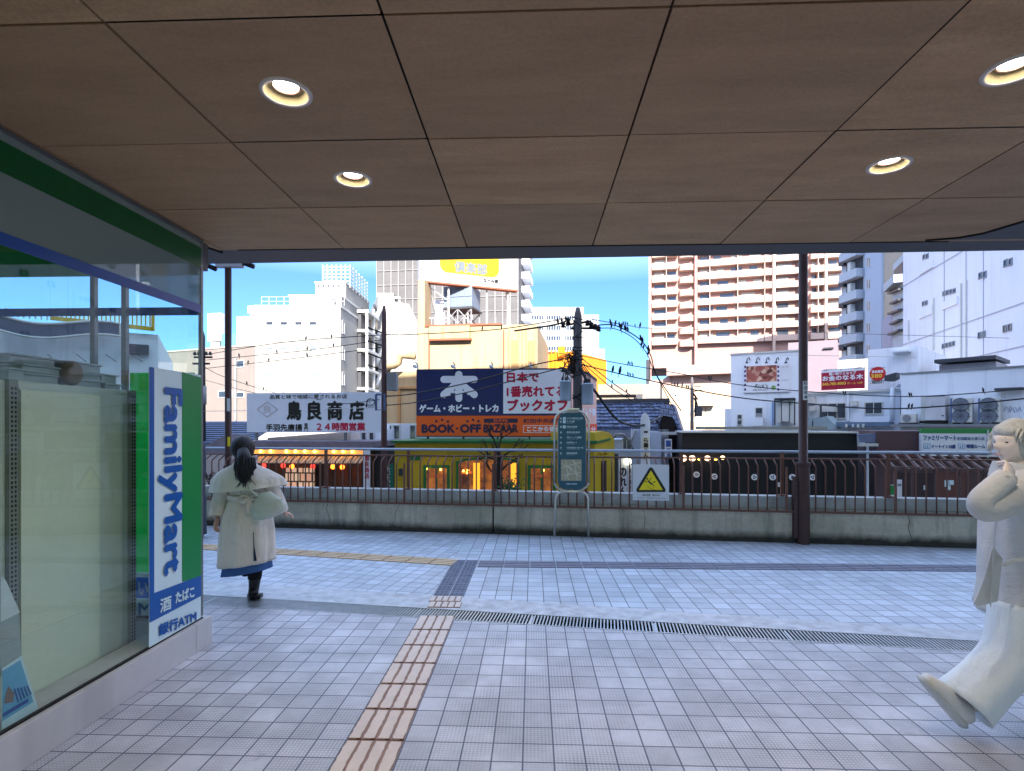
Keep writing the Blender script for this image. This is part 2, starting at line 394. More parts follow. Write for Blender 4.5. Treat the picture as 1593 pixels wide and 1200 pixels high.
for r_ in range(nrow):
    for c_ in range(2):
        o = V3((-0.955 + c_ * 0.152, yy + r_ * hh, 0)); b = MB().box(o + V3((0.004, 0.004, 0)), (0.144, 0, 0), (0, hh - 0.008, 0), (0, 0, 0.004)); t = b.build('tile', m_slate, ts)
        st = MB()
        for i in range(3):
            for j in range(3): st.box(o + V3((0.016 + i * 0.042, 0.016 + j * (hh - 0.03) / 3, 0.004)), (0.028, 0, 0), (0, (hh - 0.03) / 3 - 0.014, 0), (0, 0, 0.004))
        st.build('studs', m_slate, t)
tr = thing('tactile_strip', (2, 6.4, 0), 'long slate ribbed tactile strip running right parallel to the parapet', 'tactile paving')
m_slate2 = M('slate_strip', L(120, 118, 134), 0.55, 0.2, 9)
for k in range(19):
    x0 = -0.64 + k * 0.305; b = MB()
    b.box((x0 + .004, 6.35, 0), (0.297, 0, 0), (0, 0.30, 0), (0, 0, 0.004)); t = b.build('tile', m_slate2, tr)
    r = MB()
    for j in range(4): r.box((x0 + 0.012, 6.365 + j * 0.074, 0.004), (0.28, 0, 0), (0, 0.034, 0), (0, 0, 0.005))
    r.build('ribs', M('slate_rib', L(150, 146, 160), 0.5, 0.15, 9), t)
ty = thing('tactile_strip', G(313, 851), 'long ochre ribbed tactile strip slanting across the deck behind the walking woman', 'tactile paving')
a_ = G(703, 880.5); b_ = G(313, 855.5); dU = (b_ - a_).normalized(); dV = V3((-dU.y, dU.x, 0)); dV = dV if dV.y > 0 else -dV
nt_ = int((b_ - a_).length / 0.3) + 6
for k in range(nt_): 
    o = a_ + dU * (k * 0.3)
    bar_tile(o + dV * 0.0, dV, dU, 0.29, 0.3, 4, m_yellow, M('ochre_rib', L(232, 200, 160), 0.6, 0.1), ty, False, 0.045)

# ================================================================ THE CEILING
HC = CH + 1.385
m_ceil, nt, b, pos = newmat('ceiling_board')
mottle = noise(nt, pos, 2.0, 5, 0.7, (0.7, 3.2, 1)); fine = noise(nt, pos, 70, 2, 0.7); huge = noise(nt, pos, 0.8, 3)
v = math_n(nt, 'ADD', math_n(nt, 'MULTIPLY', mottle, 0.6), math_n(nt, 'MULTIPLY', fine, 0.4))
c = mix_rgb(nt, ramp(nt, v, 0.3, 0.7), L(156, 124, 92), L(204, 168, 128))
c = mix_rgb(nt, math_n(nt, 'MULTIPLY', ramp(nt, huge, 0.4, 0.7), 0.35), c, L(184, 142, 106))
oi = nd(nt, 'ShaderNodeObjectInfo'); c = mix_rgb(nt, math_n(nt, 'MULTIPLY', oi.outputs['Random'], .38), c, L(130, 104, 84))
nt.links.new(c, b.inputs['Base Color']); b.inputs['Roughness'].default_value = 0.62; b.inputs['Specular IOR Level'].default_value = 0.3
m_soffit = paint('soffit_grey', 92, 90, 92, rough=0.5)
m_gap = M('joint_black', (0.012, 0.01, 0.01), 0.9)
LX = [-4.352, -3.39, -2.428, -1.466, -0.504, 0.458, 1.42, 2.382, 3.344, 4.306, 5.268]
LY = [-5.36, -4.56, -3.76, -2.96, -2.16, -1.36, -0.56, 0.24, 1.04, 1.84, 2.641, 3.443, 4.25]
ce = thing('ceiling', (0, 0, HC), None, None); tag(ce, kind='structure')
lights = [(445, 144), (549, 279), (1383, 257), (1578, 108)]
LP = []
for px, py in lights:
    Z = FPX * (HC - CH) / (HY - py); p = P(px, py, Z); LP.append(p)
R_HOLE = 0.088
def plate_with_holes(x0, x1, y0, y1, holes):
    bm = bmesh.new(); 
    vs = [bm.verts.new((x, y, HC)) for x, y in ((x0, y0), (x1, y0), (x1, y1), (x0, y1))]
    es = [bm.edges.new((vs[i], vs[(i + 1) % 4])) for i in range(4)]
    for h in holes:
        hv = [bm.verts.new((h.x + math.cos(a * math.pi / 16) * R_HOLE, h.y + math.sin(a * math.pi / 16) * R_HOLE, HC)) for a in range(32)]
        es += [bm.edges.new((hv[i], hv[(i + 1) % 32])) for i in range(32)]
    bmesh.ops.triangle_fill(bm, edges=es, use_beauty=True)
    bm.verts.ensure_lookup_table(); bm.verts.index_update()
    vv = [v.co.copy() for v in bm.verts]; ff = [[v.index for v in f.verts] for f in bm.faces]; bm.free()
    ff = [f if (vv[f[1]] - vv[f[0]]).cross(vv[f[2]] - vv[f[0]]).z < 0 else f[::-1] for f in ff]
    return vv, ff
for i in range(len(LX) - 1):
    for j in range(len(LY) - 1):
        x0, x1, y0, y1 = LX[i] + .005, LX[i + 1] - .005, LY[j] + .005, LY[j + 1] - .005
        hs = [p for p in LP if x0 < p.x < x1 and y0 < p.y < y1]
        mb = MB()
        if hs: mb.add(*plate_with_holes(x0, x1, y0, y1, hs))
        else: dz_ = random.uniform(0, .0035); mb.wbox(x0, x1, y0, y1, HC - dz_, HC + 0.012)
        mb.build('panel', m_ceil, ce)
back = MB()
# dark backing above the joints, left open over the lamps
for j in range(len(LY) - 1):
    for i in range(len(LX) - 1):
        if any(LX[i] < p.x < LX[i + 1] and LY[j] < p.y < LY[j + 1] for p in LP):
            x0, x1, y0, y1 = LX[i], LX[i + 1], LY[j], LY[j + 1]
            for q in ((x0, x0 + .02, y0, y1), (x1 - .02, x1, y0, y1), (x0, x1, y0, y0 + .02), (x0, x1, y1 - .02, y1)): back.wbox(*q, HC + 0.014, HC + 0.02)
        else: back.wbox(LX[i], LX[i + 1], LY[j], LY[j + 1], HC + 0.014, HC + 0.02)
back.build('backing', m_gap, ce)
# grey metal soffit in front of the boards, its front edge parallel to the photograph's dark band
ed = MB(); ed.prism([(-9, 4.252, HC + .001), (9, 4.252, HC + .001), (9, 4.40, HC + .001), (-9, 4.72, HC + .001)], (0, 0, 0.3)); ed.build('edge_band', m_soffit, ce)
ed = MB(); ed.wbox(-2.3, 3.1, 4.236, 4.25, HC - 0.006, HC + 0.01); ed.build('edge_trim', m_gap, ce)
def Cl(px, py): return P(px, py, FPX * (HC - CH) / (HY - py))
def corner_plate(line, far):
    pts = [Cl(*q_) for q_ in line] + far
    MB().prism([(p_.x, p_.y, HC - .004) for p_ in pts], (0, 0, .003)).build('corner_soffit', m_soffit, ce)
    t_ = MB(); pp = [Cl(*q_) for q_ in line]
    for a_, b_ in zip(pp[:-1], pp[1:]): t_.bar(V3((a_.x, a_.y, HC - .006)), V3((b_.x, b_.y, HC - .006)), .018, .012)
    t_.build('edge_trim', m_gap, ce)
corner_plate([(346, 392), (322, 384), (303, 374.5), (292, 366)], [V3((-6, 3.6, 0)), V3((-6, 4.24, 0))])
corner_plate([(1440, 373), (1490, 369), (1530, 362), (1560, 353), (1593, 343), (1640, 325), (1700, 300)], [V3((8.5, 2.0, 0)), V3((8.5, 4.24, 0))])
struct('upper_storeys', MB().wbox(-70, 60, -22, 4.48, HC + 0.32, 27.5), paint('cladding_upper', 150, 150, 148))  # unseen mass above the canopy, sized to cast shade on deck and street
# downlights
m_trim = paint('downlight_trim', 206, 196, 190, rough=0.35); m_cone = paint('downlight_cone', 150, 138, 104, rough=0.3)
m_ringm = paint('downlight_ring', 150, 120, 105, rough=0.4)
m_lamp = M('lamp_glow', (1, 0.93, 0.82), 0.5, 0.0, emit=9)
dl0 = thing('downlight', (LP[0].x, LP[0].y, HC), 'lit round downlight left of centre, nearer of the two on that side', 'ceiling light', 'downlights recessed in the brown ceiling')
c0 = V3((LP[0].x, LP[0].y, HC))
MB().lathe(c0, [(0.086, 0.004), (0.086, -0.006), (0.104, -0.006), (0.106, 0.004)], 40).build('trim', m_trim, dl0, True)
MB().lathe(c0, [(0.0865, -0.004), (0.078, 0.014), (0.060, 0.030)], 40).build('reflector', m_cone, dl0, True)
MB().lathe(c0, [(0.0602, 0.029), (0.058, 0.022), (0.051, 0.022), (0.049, 0.034)], 40).build('ring', m_ringm, dl0, True)
MB().disc(c0 + EZ * 0.033, 0.0495, (0, 0, -1), 32, 0.004).build('lamp', m_lamp, dl0)
MB().lathe(c0, [(0.1, 0.002), (0.1, 0.16), (0.0, 0.16)], 24).build('housing', m_gap, dl0)
for p, lb in zip(LP[1:], ('lit round downlight left of centre, farther one close to the ceiling edge', 'lit round downlight on the right side close to the ceiling edge',
                          'lit round downlight on the right cut off by the picture edge')):
    c_ = copy_tree(dl0); c_.location = (p.x, p.y, HC); c_['label'] = lb
for p in LP + [V3((x, y, 0)) for y in (.3, -1.6, -3.6) for x in (-.9, 2.0)]:      # light of the recessed lamps, plus unseen spots added out of view for brightness
    ld = bpy.data.lights.new('DownlightBeam', 'SPOT'); ld.energy = 4.6; ld.spot_size = rad(130); ld.spot_blend = 0.8; ld.shadow_soft_size = 0.04; ld.color = (1, .88, .74)
    lo = bpy.data.objects.new('DownlightBeam', ld); COL.objects.link(lo); lo.location = (p.x, p.y, HC - 0.012)

# ================================================================ THE SHOP ON THE LEFT
GX = -2.44; GY = 4.0
m_glass = glass_mat('shop_glass', (0.93, 0.97, 0.95), 0.02)
m_glass2 = glass_mat('shop_glass_far', (0.90, 0.96, 0.95), 0.0)
m_film = glass_mat('tinted_film', (0.55, 0.62, 0.6), 0.04, film=L(150, 164, 158), opac=0.6)
m_fgreen = paint('fascia_green', 0, 84, 40, rough=0.3); m_fblue = paint('stripe_blue', 0, 70, 150, rough=0.3)
m_curb = paint('curb_stone', 196, 190, 190, rough=0.45, var=0.08, streak=0.4, scale=0.9)
m_fr = paint('aluminium_frame', 120, 124, 126, rough=0.35, metal=0.6)
shop = thing('shop', (GX, GY, 0), 'glass-walled convenience store corner with green and blue stripes under the ceiling', 'shop')
cb = MB(); cb.wbox(GX - 0.20, -2.40, -7, 3.86, 0, 0.205); cb.wbox(GX - 0.20, -2.40, 3.864, 4.06, 0, 0.205); cb.wbox(-9, GX - 0.205, 3.90, 4.06, 0, 0.205)
cb.build('curb', m_curb, shop, bevel=0.004)
MB().wbox(GX - 0.012, GX, -7, GY - 0.01, 0.214, 2.50).build('glass', m_glass, shop)
MB().wbox(-9, GX - 0.02, GY - 0.01, GY, 0.225, 2.80).build('glass', m_glass2, shop)
MB().wbox(GX - 0.012, GX, -7, GY - 0.01, 2.502, HC - 0.03).build('transom', m_film, shop)
MB().wbox(GX - 0.02, GX + 0.006, -7, GY, 0.205, 0.213).wbox(-9, GX - 0.02, GY - 0.02, GY + 0.006, 0.205, 0.224).build('sill', m_gap, shop)
MB().wbox(GX - 0.03, GX + 0.006, -7, GY, HC - 0.03, HC - 0.008).build('head_frame', m_fr, shop)
MB().wbox(GX - 0.018, GX + 0.004, GY - 0.02, GY + 0.004, 0.225, HC - 0.03).build('corner_joint', m_fr, shop)
MB().wbox(GX + 0.001, GX + 0.003, -7, GY - 0.022, 2.79, 2.935).build('stripe', m_fgreen, shop)
MB().wbox(GX + 0.001, GX + 0.003, -7, GY - 0.022, 2.455, 2.515).build('stripe', m_fblue, shop)
MB().wbox(-9, GX - 0.03, GY + 0.001, GY + 0.003, 2.445, 2.505).build('stripe', m_fblue, shop)
MB().wbox(-9, GX - 0.03, GY + 0.001, GY + 0.004, 2.74, 3.0).build('stripe', paint('fascia_green_bright', 0, 150, 70, rough=0.4), shop)
MB().wbox(-9, GX - 0.03, GY + 0.01, GY + 0.12, 2.802, HC).build('beam', m_soffit, shop)
MB().wbox(-9, GX - 0.03, -7, GY - 0.02, HC - 0.02, HC - 0.004).build('shop_ceiling', paint('shop_ceiling_grey', 170, 176, 174), shop)
MB().wbox(-9, GX - 0.21, -7, GY - 0.1, 0.0, 0.02).build('shop_floor', paint('shop_floor', 200, 200, 192), shop)
mu = []
for px in (151, 199):
    Z = (GY) / (cF.y + cR.y * (px - CX) / FPX); x = P(px, HY, Z).x
    MB().wbox(x - 0.018, x + 0.018, GY - 0.045, GY - 0.012, 0.225, 2.80).build('mullion', m_fr, shop)
# the standing panel behind the glass: the back of a chiller case with trays on top
XC = -2.66
def sidep(px, py, x): # point on the plane X = x seen at a pixel
    k = x / (cR.x * (px - CX) / FPX + cF.x); return P(px, py, k)
q0 = sidep(210, 620, XC); yc1 = q0.y; zt = 1.86
m_case = paint('case_back', 186, 194, 182, rough=0.55, var=0.07, scale=1.2)
cs = thing('display_case', (XC - 0.4, yc1 - 0.7, 0.02), 'pale grey-green back of a tall cabinet standing behind the shop glass', 'cabinet')
yc0 = sidep(2, 700, XC).y
MB().wbox(XC - 0.55, XC - 0.01, yc0, yc1 - 0.03, 0.1, zt).build('body', m_case, cs, bevel=0.012)
MB().wbox(XC - 0.55, XC - 0.05, yc0, yc1 - 0.03, 0.02, 0.1).build('plinth', m_gap, cs)
MB().wbox(XC - 0.01, XC, yc0 + 0.10, yc1 - 0.10, 0.14, zt - 0.04).build('back_panel', m_case, cs, bevel=0.004)
MB().wbox(XC - 0.008, XC + 0.008, yc0 + 0.10, yc0 + 0.62, 0.145, zt - 0.05).build('back_panel', paint('case_back_warm', 206, 210, 186, rough=0.6, var=0.07), cs)
for yy_ in (yc0 + 0.03, yc1 - 0.055):
    pf = MB(); pf.wbox(XC - 0.02, XC + 0.012, yy_, yy_ + 0.05, 0.12, zt)
    up = pf.build('upright', paint('case_upright', 120, 124, 112, rough=0.5), cs)
    sl_ = MB(); z = 0.2
    while z < zt - 0.04:
        for dy in (0.010, 0.030): sl_.wbox(XC + 0.012, XC + 0.0135, yy_ + dy, yy_ + dy + 0.009, z, z + 0.014)
        z += 0.024
    sl_.build('slots', m_gap, up)
# flat cartons stacked on top
m_cart = paint('grey_carton', 168, 178, 182, rough=0.7, var=0.15)
def carton(y0, y1, z0, z1, dx, lbl, mat=m_cart, tl=0.0):
    c = thing('carton', ((XC - 0.3), (y0 + y1) / 2, z0), lbl, 'carton', 'flat cartons stacked on the cabinet')
    cc = V3((XC - 0.06 - dx, y0, z0)); U = V3((-0.42, tl, 0)); Vv = V3((tl * .3, y1 - y0, 0))
    MB().box(cc, U, Vv, (0, 0, z1 - z0 - 0.012)).build('box', mat, c, bevel=0.004)
    MB().box(cc + V3((0.012, -0.01, z1 - z0 - 0.012)), U + V3((-0.02, 0, 0)), Vv + V3((0, 0.02, 0)), (0, 0, 0.011)).build('lid', mat, c, bevel=0.003)
m_tan = paint('brown_paper_parcel', 120, 105, 86, rough=0.8, var=0.2)
def cy(px): return sidep(px, 580, XC - 0.1).y
carton(cy(2), cy(26), zt, zt + .07, 0, 'lowest flat grey carton at the left end of the cabinet top')
carton(cy(26), cy(84), zt, zt + .055, 0.02, 'bottom carton of the left stack on the cabinet', tl=.02)
carton(cy(24), cy(88), zt + .055, zt + .10, 0.0, 'middle carton of the left stack on the cabinet', tl=-.02)
carton(cy(12), cy(80), zt + .10, zt + .15, 0.03, 'top carton of the left stack on the cabinet', tl=.03)
carton(cy(92), cy(150), zt, zt + .05, 0.01, 'bottom carton of the right stack on the cabinet')
carton(cy(104), cy(152), zt + .05, zt + .095, 0.03, 'middle carton of the right stack on the cabinet', tl=.02)
carton(cy(96), cy(150), zt + .095, zt + .15, 0.01, 'top carton of the right stack on the cabinet', tl=-.02)
carton(cy(154), cy(178), zt, zt + .04, 0.0, 'lower small carton at the right end of the cabinet top')
carton(cy(153), cy(176), zt + .04, zt + .10, 0.02, 'upper small carton at the right end of the cabinet top')
tag(MB().ball((XC - 0.05, cy(98), zt + 0.075), 0.07, 10, 7, (0.7, 1.0, 1.05)).build('paper_bundle', m_tan, smooth=True), 'crumpled brown bundle wedged between the stacked cartons', 'bundle')

# vertical shop sign on the near glass
m_swhite = paint('sign_white', 205, 222, 226, rough=0.35, var=0.04); m_sgreen = paint('sign_green', 0, 128, 60, rough=0.35, var=0.06)
m_sblue = paint('sign_blue', 0, 82, 160, rough=0.35, var=0.05); m_sgreen2 = paint('sign_green_back', 60, 224, 134, rough=0.4, var=0.06)
m_scy = paint('sign_cyan', 20, 130, 200, rough=0.4)
sx_ = GX + 0.005
y_s0 = sidep(232, 700, sx_).y; y_s1 = GY - 0.026
sg = thing('shop_sign', (sx_, y_s0, 0.24), 'tall blue, white and green shop sign reading downward inside the corner glass', 'shop sign')
def sbox(name, mat, y0, y1, z0, z1, t, pts=None):
    m_ = MB()
    if pts: m_.prism([(sx_ + t, y, z) for y, z in pts], (0.0012, 0, 0))
    else: m_.wbox(sx_ + t, sx_ + t + 0.0012, y0, y1, z0, z1)
    return m_.build(name, mat, sg)
SW = y_s1 - y_s0; ya = sidep(239.5, 700, GX + .005).y; yb = sidep(283, 700, GX + .005).y
zb = 0.216; ztop = 2.0
MB().wbox(sx_ - 0.003, sx_, y_s0, y_s1, zb, ztop).build('board', m_swhite, sg)
def zs(y, zpx_l, zpx_r):  # slanted edges given at left and right pixel rows
    zl = CH + (HY - zpx_l) / FPX * (V3((sx_, y_s0, 0)).dot(cF)); zr = CH + (HY - zpx_r) / FPX * (V3((sx_, y_s1, 0)).dot(cF))
    return zl + (zr - zl) * (y - y_s0) / SW
sbox('stripe', m_sblue, 0, 0, 0, 0, 0.001, [(y_s0, zs(y_s0, 932, 902)), (ya, zs(ya, 932, 902)), (ya, ztop), (y_s0, ztop)])
sbox('stripe', m_sgreen, 0, 0, 0, 0, 0.001, [(yb, zs(yb, 920, 897)), (y_s1, zs(y_s1, 920, 897)), (y_s1, ztop - 0.02), (yb, ztop - 0.0)])
zA = zs(y_s0, 930, 0) if False else None
def zpx(px, py): return sidep(px, py, sx_).z
sbox('band', m_sblue, 0, 0, 0, 0, 0.002, [(y_s0, zpx(240, 965)), (y_s1, zpx(311, 928)), (y_s1, zpx(311, 896)), (y_s0, zpx(238, 923))])
t = MB(); letters(t, 'FamilyMart', (sx_ + 0.003, sidep(246, 700, sx_).y, zpx(248, 604)), (0, 0, -1), (0, 1, 0), zpx(248, 604) - zpx(262, 892), sidep(281, 700, sx_).y - sidep(246, 700, sx_).y, 0.045)
t.build('lettering', m_sblue, sg)
def slant_text(s, px0, ytop0, ybot0, px1, ytop1, ybot1, mat, bold=0.03):
    t = MB(); a = sidep(px0, ybot0, sx_ + 0.0045); b = sidep(px1, ybot1, sx_ + 0.0045); c = sidep(px0, ytop0, sx_ + .0045)
    d = (b - a); letters(t, s, a, d, c - a, d.length, (c - a).length, bold, t=0.001)
    t.build('lettering', mat, sg)
slant_text('酒', 249, 933, 954, 266, 927, 947, m_swhite)
slant_text('たばこ', 273, 922, 939, 302, 911, 928, m_swhite, 0.05)
slant_text('銀行ATM', 247, 972, 990, 305, 946, 966, m_sblue, 0.05)
for nm_ in ('sign_green_back', 'sign_cyan', 'fascia_green_bright'):      # backlit films let daylight through
    mt_ = MATS[nm_]; nt = mt_.node_tree; pb = nt.nodes['Principled BSDF']; tl = nd(nt, 'ShaderNodeBsdfTranslucent'); src = pb.inputs['Base Color'].links[0].from_socket; nt.links.new(src, tl.inputs[0])
    mx = nd(nt, 'ShaderNodeMixShader'); mx.inputs[0].default_value = .5; nt.links.new(pb.outputs[0], mx.inputs[1]); nt.links.new(tl.outputs[0], mx.inputs[2]); nt.links.new(mx.outputs[0], nt.nodes['Material Output'].inputs[0])
# the sign on the far glass, seen from behind
def farp(px, py): 
    Z = GY / (cF.y + cR.y * (px - CX) / FPX); return P(px, py, Z)
yf = GY - 0.018
sf = thing('window_sign', (farp(250, 900).x, yf, 0.24), 'bright green window sign on the far glass, partly behind the shop sign', 'window sign')
xa, xb = farp(205, 700).x, GX - 0.05
def fz(px, py): return farp(px, py).z
for nm, mt, y0, y1 in (('panel', m_sgreen2, 580, 890), ('band', m_swhite, 890, 897), ('band', m_scy, 897, 930), ('panel', m_swhite, 930, 961), ('panel', m_gap, 961, 1002)):
    MB().wbox(xa, xb, yf, yf + 0.004, fz(222, y1), fz(222, y0) - 0.002).build(nm, mt, sf)
t = MB(); letters(t, 'い', (farp(219, 924).x, yf - 0.003, fz(219, 924)), (1, 0, 0), (0, 0, 1), 0.07, 0.09, 0.03, 0.0); t.build('lettering', m_swhite, sf)
t = MB(); letters(t, 'M', (farp(219, 955).x, yf - 0.003, fz(219, 955)), (1, 0, 0), (0, 0, 1), 0.09, 0.085, 0.05, 0.0); t.build('lettering', m_scy, sf)
# items in the low left corner behind the glass
m_wbox = paint('white_plastic', 196, 206, 208, rough=0.5)
x1_ = GX - 0.035
bx = thing('leaflet_box', (x1_ - .1, 2.6, 0.2), 'pale sloped-top box behind the glass at the left edge', 'box')
yk = sidep(31, 960, x1_).y; 
def pz(px, py): 
    q = sidep(px, py, x1_); return (q.y, q.z)
MB().prism([(x1_, *pz(0, 1055)), (x1_, *pz(33, 1020)), (x1_, *pz(31, 958)), (x1_, *pz(10, 905)), (x1_, *pz(0, 900))], (-0.2, 0, 0)).build('case', paint('case_shadow_grey', 150, 160, 160), bx, bevel=0.003)
MB().prism([(x1_ + .002, *pz(0, 968)), (x1_ + .002, *pz(30, 953)), (x1_ + .002, *pz(8, 903)), (x1_ + .002, *pz(0, 895))], (0.002, 0, 0)).build('label_panel', m_wbox, bx)
po = thing('window_poster', (x1_ + .01, 2.5, 0.3), 'blue and white poster with a small picture at the foot of the glass', 'poster')
MB().prism([(x1_ + .008, *pz(0, 1148)), (x1_ + .008, *pz(59, 1110)), (x1_ + .008, *pz(30, 1020)), (x1_ + .008, *pz(0, 1040))], (0.003, 0, 0)).build('sheet', paint('poster_white', 190, 215, 220), po)
MB().prism([(x1_ + .012, *pz(0, 1122)), (x1_ + .012, *pz(48, 1092)), (x1_ + .012, *pz(28, 1027)), (x1_ + .012, *pz(0, 1044))], (0.001, 0, 0)).build('field', paint('poster_blue', 90, 160, 195), po)
q = MB()
for k in range(5): q.prism([(x1_ + .014, *pz(17 + k * 5, 1072 - k * 1)), (x1_ + .014, *pz(19 + k * 5, 1071 - k)), (x1_ + .014, *pz(25 + k * 5, 1092 - k * 3)), (x1_ + .014, *pz(23 + k * 5, 1093 - k * 3))], (0.001, 0, 0))
q.prism([(x1_ + .014, *pz(0, 1116)), (x1_ + .014, *pz(40, 1092)), (x1_ + .014, *pz(39, 1087)), (x1_ + .014, *pz(0, 1110))], (0.001, 0, 0))
q.build('print', m_fblue, po)
MB().prism([(x1_ + .015, *pz(2, 1095)), (x1_ + .015, *pz(16, 1092)), (x1_ + .015, *pz(17, 1078)), (x1_ + .015, *pz(8, 1068)), (x1_ + .015, *pz(4, 1080))], (0.001, 0, 0)).build('picture', paint('poster_brown', 120, 100, 95), po)

# ================================================================ PARAPET, RAILING, POSTS ON THE DECK
m_conc, nt, b, pos = newmat('stained_concrete')
n1 = noise(nt, pos, 1.3, 5, 0.65); n2 = noise(nt, pos, 22, 3, 0.6)
c = mix_rgb(nt, ramp(nt, math_n(nt, 'ADD', math_n(nt, 'MULTIPLY', n1, .7), math_n(nt, 'MULTIPLY', n2, .3)), 0.3, 0.72), L(172, 162, 144), L(228, 216, 196))
st = noise(nt, pos, 1.0, 4, 0.7, (3.5, 3.5, 0.35)); c = mix_rgb(nt, math_n(nt, 'MULTIPLY', ramp(nt, st, 0.5, 0.68), 0.55), c, L(84, 86, 76))
gr = noise(nt, pos, 0.8, 3, 0.6); c = mix_rgb(nt, math_n(nt, 'MULTIPLY', ramp(nt, gr, 0.5, 0.7), 0.4), c, L(92, 108, 82))
sp = nd(nt, 'ShaderNodeSeparateXYZ'); nt.links.new(pos, sp.inputs[0])
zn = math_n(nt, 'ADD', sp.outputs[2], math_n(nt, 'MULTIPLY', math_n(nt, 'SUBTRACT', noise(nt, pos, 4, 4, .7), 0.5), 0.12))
low = math_n(nt, 'SUBTRACT', 1.0, ramp(nt, zn, 0.06, 0.17)); c = mix_rgb(nt, math_n(nt, 'MULTIPLY', low, 0.93), c, (0.012, 0.011, 0.008))    # near-black towards the foot, ragged upper edge
edge = math_n(nt, 'MULTIPLY', ramp(nt, zn, 0.38, 0.46), 0.5); c = mix_rgb(nt, edge, c, L(74, 76, 66))   # darker towards the top of the lower wall
nt.links.new(c, b.inputs['Base Color']); b.inputs['Roughness'].default_value = 0.85
bp = nd(nt, 'ShaderNodeBump'); bp.inputs['Strength'].default_value = 0.5; bp.inputs['Distance'].default_value = 0.01
nt.links.new(n2, bp.inputs['Height']); nt.links.new(bp.outputs[0], b.inputs['Normal'])
m_cap = M('concrete_cap', L(178, 178, 176), 0.8, 0.25, 6, bump=0.2, streak=0.6)
F = wallF; uL = F.u(160); uRr = F.u(1640) + 3.0
pw = thing('parapet', F.at(0, 0), 'low stained concrete parapet with mossy patches and a black wet foot behind the paving', 'parapet')
joints = [F.u(767), F.u(1240), F.u(300)]; js = sorted([uL] + joints + [uRr])
for a, b2 in zip(js[:-1], js[1:]):
    MB().ubox(F, a + .012, b2 - .012, 0, 0.465, -0.30, 0).build('wall_section', m_conc, pw, bevel=0.006)
    MB().ubox(F, a + .006, b2 - .006, 0.467, 0.635, -0.30, -0.10).build('upper_section', m_cap, pw, bevel=0.006)
MB().ubox(F, uL, uRr, 0, 0.45, -0.28, -0.05).build('core', m_gap, pw)
cr = MB()
for px, pts in ((508, [(0, .46), (.02, .38), (-.01, .33), (.04, .22), (.05, .12)]), (622, [(0, .46), (-.03, .36), (-.08, .27), (-.07, .2), (-.12, .1)]), (1000, [(0, .46), (.03, .3), (.02, .14)]), (1410, [(0, .46), (.04, .35), (.02, .25), (.06, .12)])):
    u0 = F.u(px)
    for (ua, za), (ub, zb_) in zip(pts[:-1], pts[1:]): cr.bar(F.at(u0 + ua, za, .001), F.at(u0 + ub, zb_, .001), 0.008, 0.004)
cr.build('crack', m_gap, pw)

m_rail = paint('rust_brown_paint', 116, 76, 64, rough=0.55, var=0.25, scale=8, streak=0.3)
m_pipe = paint('silver_rail', 176, 184, 200, rough=0.35, metal=0.5)
rl = thing('railing', F.at(0, .45, .02), 'long rust-brown railing of thin bars topped by a silver pipe along the parapet', 'railing')
MB().tube([F.at(uL, 1.262, -.16), F.at(uRr, 1.262, -.16)], 0.021, 10).build('top_rail', m_pipe, rl, True)
MB().tube([F.at(uL, 1.165, -.14), F.at(uRr, 1.165, -.14)], 0.013, 8).build('mid_rail', m_rail, rl, True)
MB().ubox(F, uL, uRr, 0.425, 0.452, 0.012, 0.045).build('bottom_rail', m_rail, rl)
pu = F.u(767); pitch = F.u(767) - F.u(630); posts = []
k = -5
while pu + k * pitch < uRr:
    u0 = pu + k * pitch; k += 1
    if u0 < uL + .1: continue
    posts.append(u0)
    pm = MB().bar(F.at(u0, 0.64, -.16), F.at(u0, 1.25, -.16), 0.045, 0.032)
    pm.bar(F.at(u0, 0.44, .03), F.at(u0, 1.06, .03), 0.03, 0.02).bar(F.at(u0, 0.66, -.15), F.at(u0, 0.66, .03), 0.02, 0.02).ubox(F, u0 - .05, u0 + .05, 0.636, 0.65, -.21, -.11)
    pm.build('post', m_rail, rl, bevel=0.002)
nb = 11; first = None
bar_pitch = pitch / nb
for pu_ in posts[:-1]:
    for j in range(1, nb):
        u0 = pu_ + j * bar_pitch
        if not (F.u(306) < u0 < F.u(1600)): continue
        if first is None:
            first = MB().tube([F.at(u0, 0.45, .028), F.at(u0, 1.045, .028), F.at(u0, 1.075, .018), F.at(u0, 1.165, -.14)], 0.0105, 6).build('bar', m_rail, rl, True); fu = u0
        else:
            cpy = first.copy(); COL.objects.link(cpy); cpy.location = F.U * (u0 - fu)

# slip warning sign fixed to the railing
m_wsign = paint('sign_enamel_white', 222, 222, 228, rough=0.35, var=0.04); m_black = paint('sign_black', 18, 18, 20, rough=0.4)
m_yel = paint('warning_yellow', 250, 222, 0, rough=0.35, var=0.03)
ws = thing('warning_sign', F.pt(1012, 778, .06), 'white square slip hazard sign with a yellow triangle fixed to the railing bars', 'sign')
o_ = 0.055
MB().fbox(F, 984, 722.5, 1040, 778, o_, o_ + .004).build('plate', m_wsign, ws, bevel=0.001)
def fpoly(F, pts, out, t=0.0015): return MB().fprism(F, pts, out, out + t)
fpoly(F, [(1012, 726.5), (1015, 728.5), (1034.5, 760.5), (1034, 765), (990, 765), (989.5, 760.5), (1009, 728.5)], o_ + .0045).build('triangle_border', m_black, ws)
fpoly(F, [(1012, 731.5), (1030.5, 761.8), (993.5, 761.8)], o_ + .0065).build('triangle', m_yel, ws)
fg = MB(); q = lambda x, y: F.pt(850 + x / 6.665, 620 + y / 6.665, o_ + .009)
fg.disc(q(1042, 830), 0.013, F.N, 12, .001)
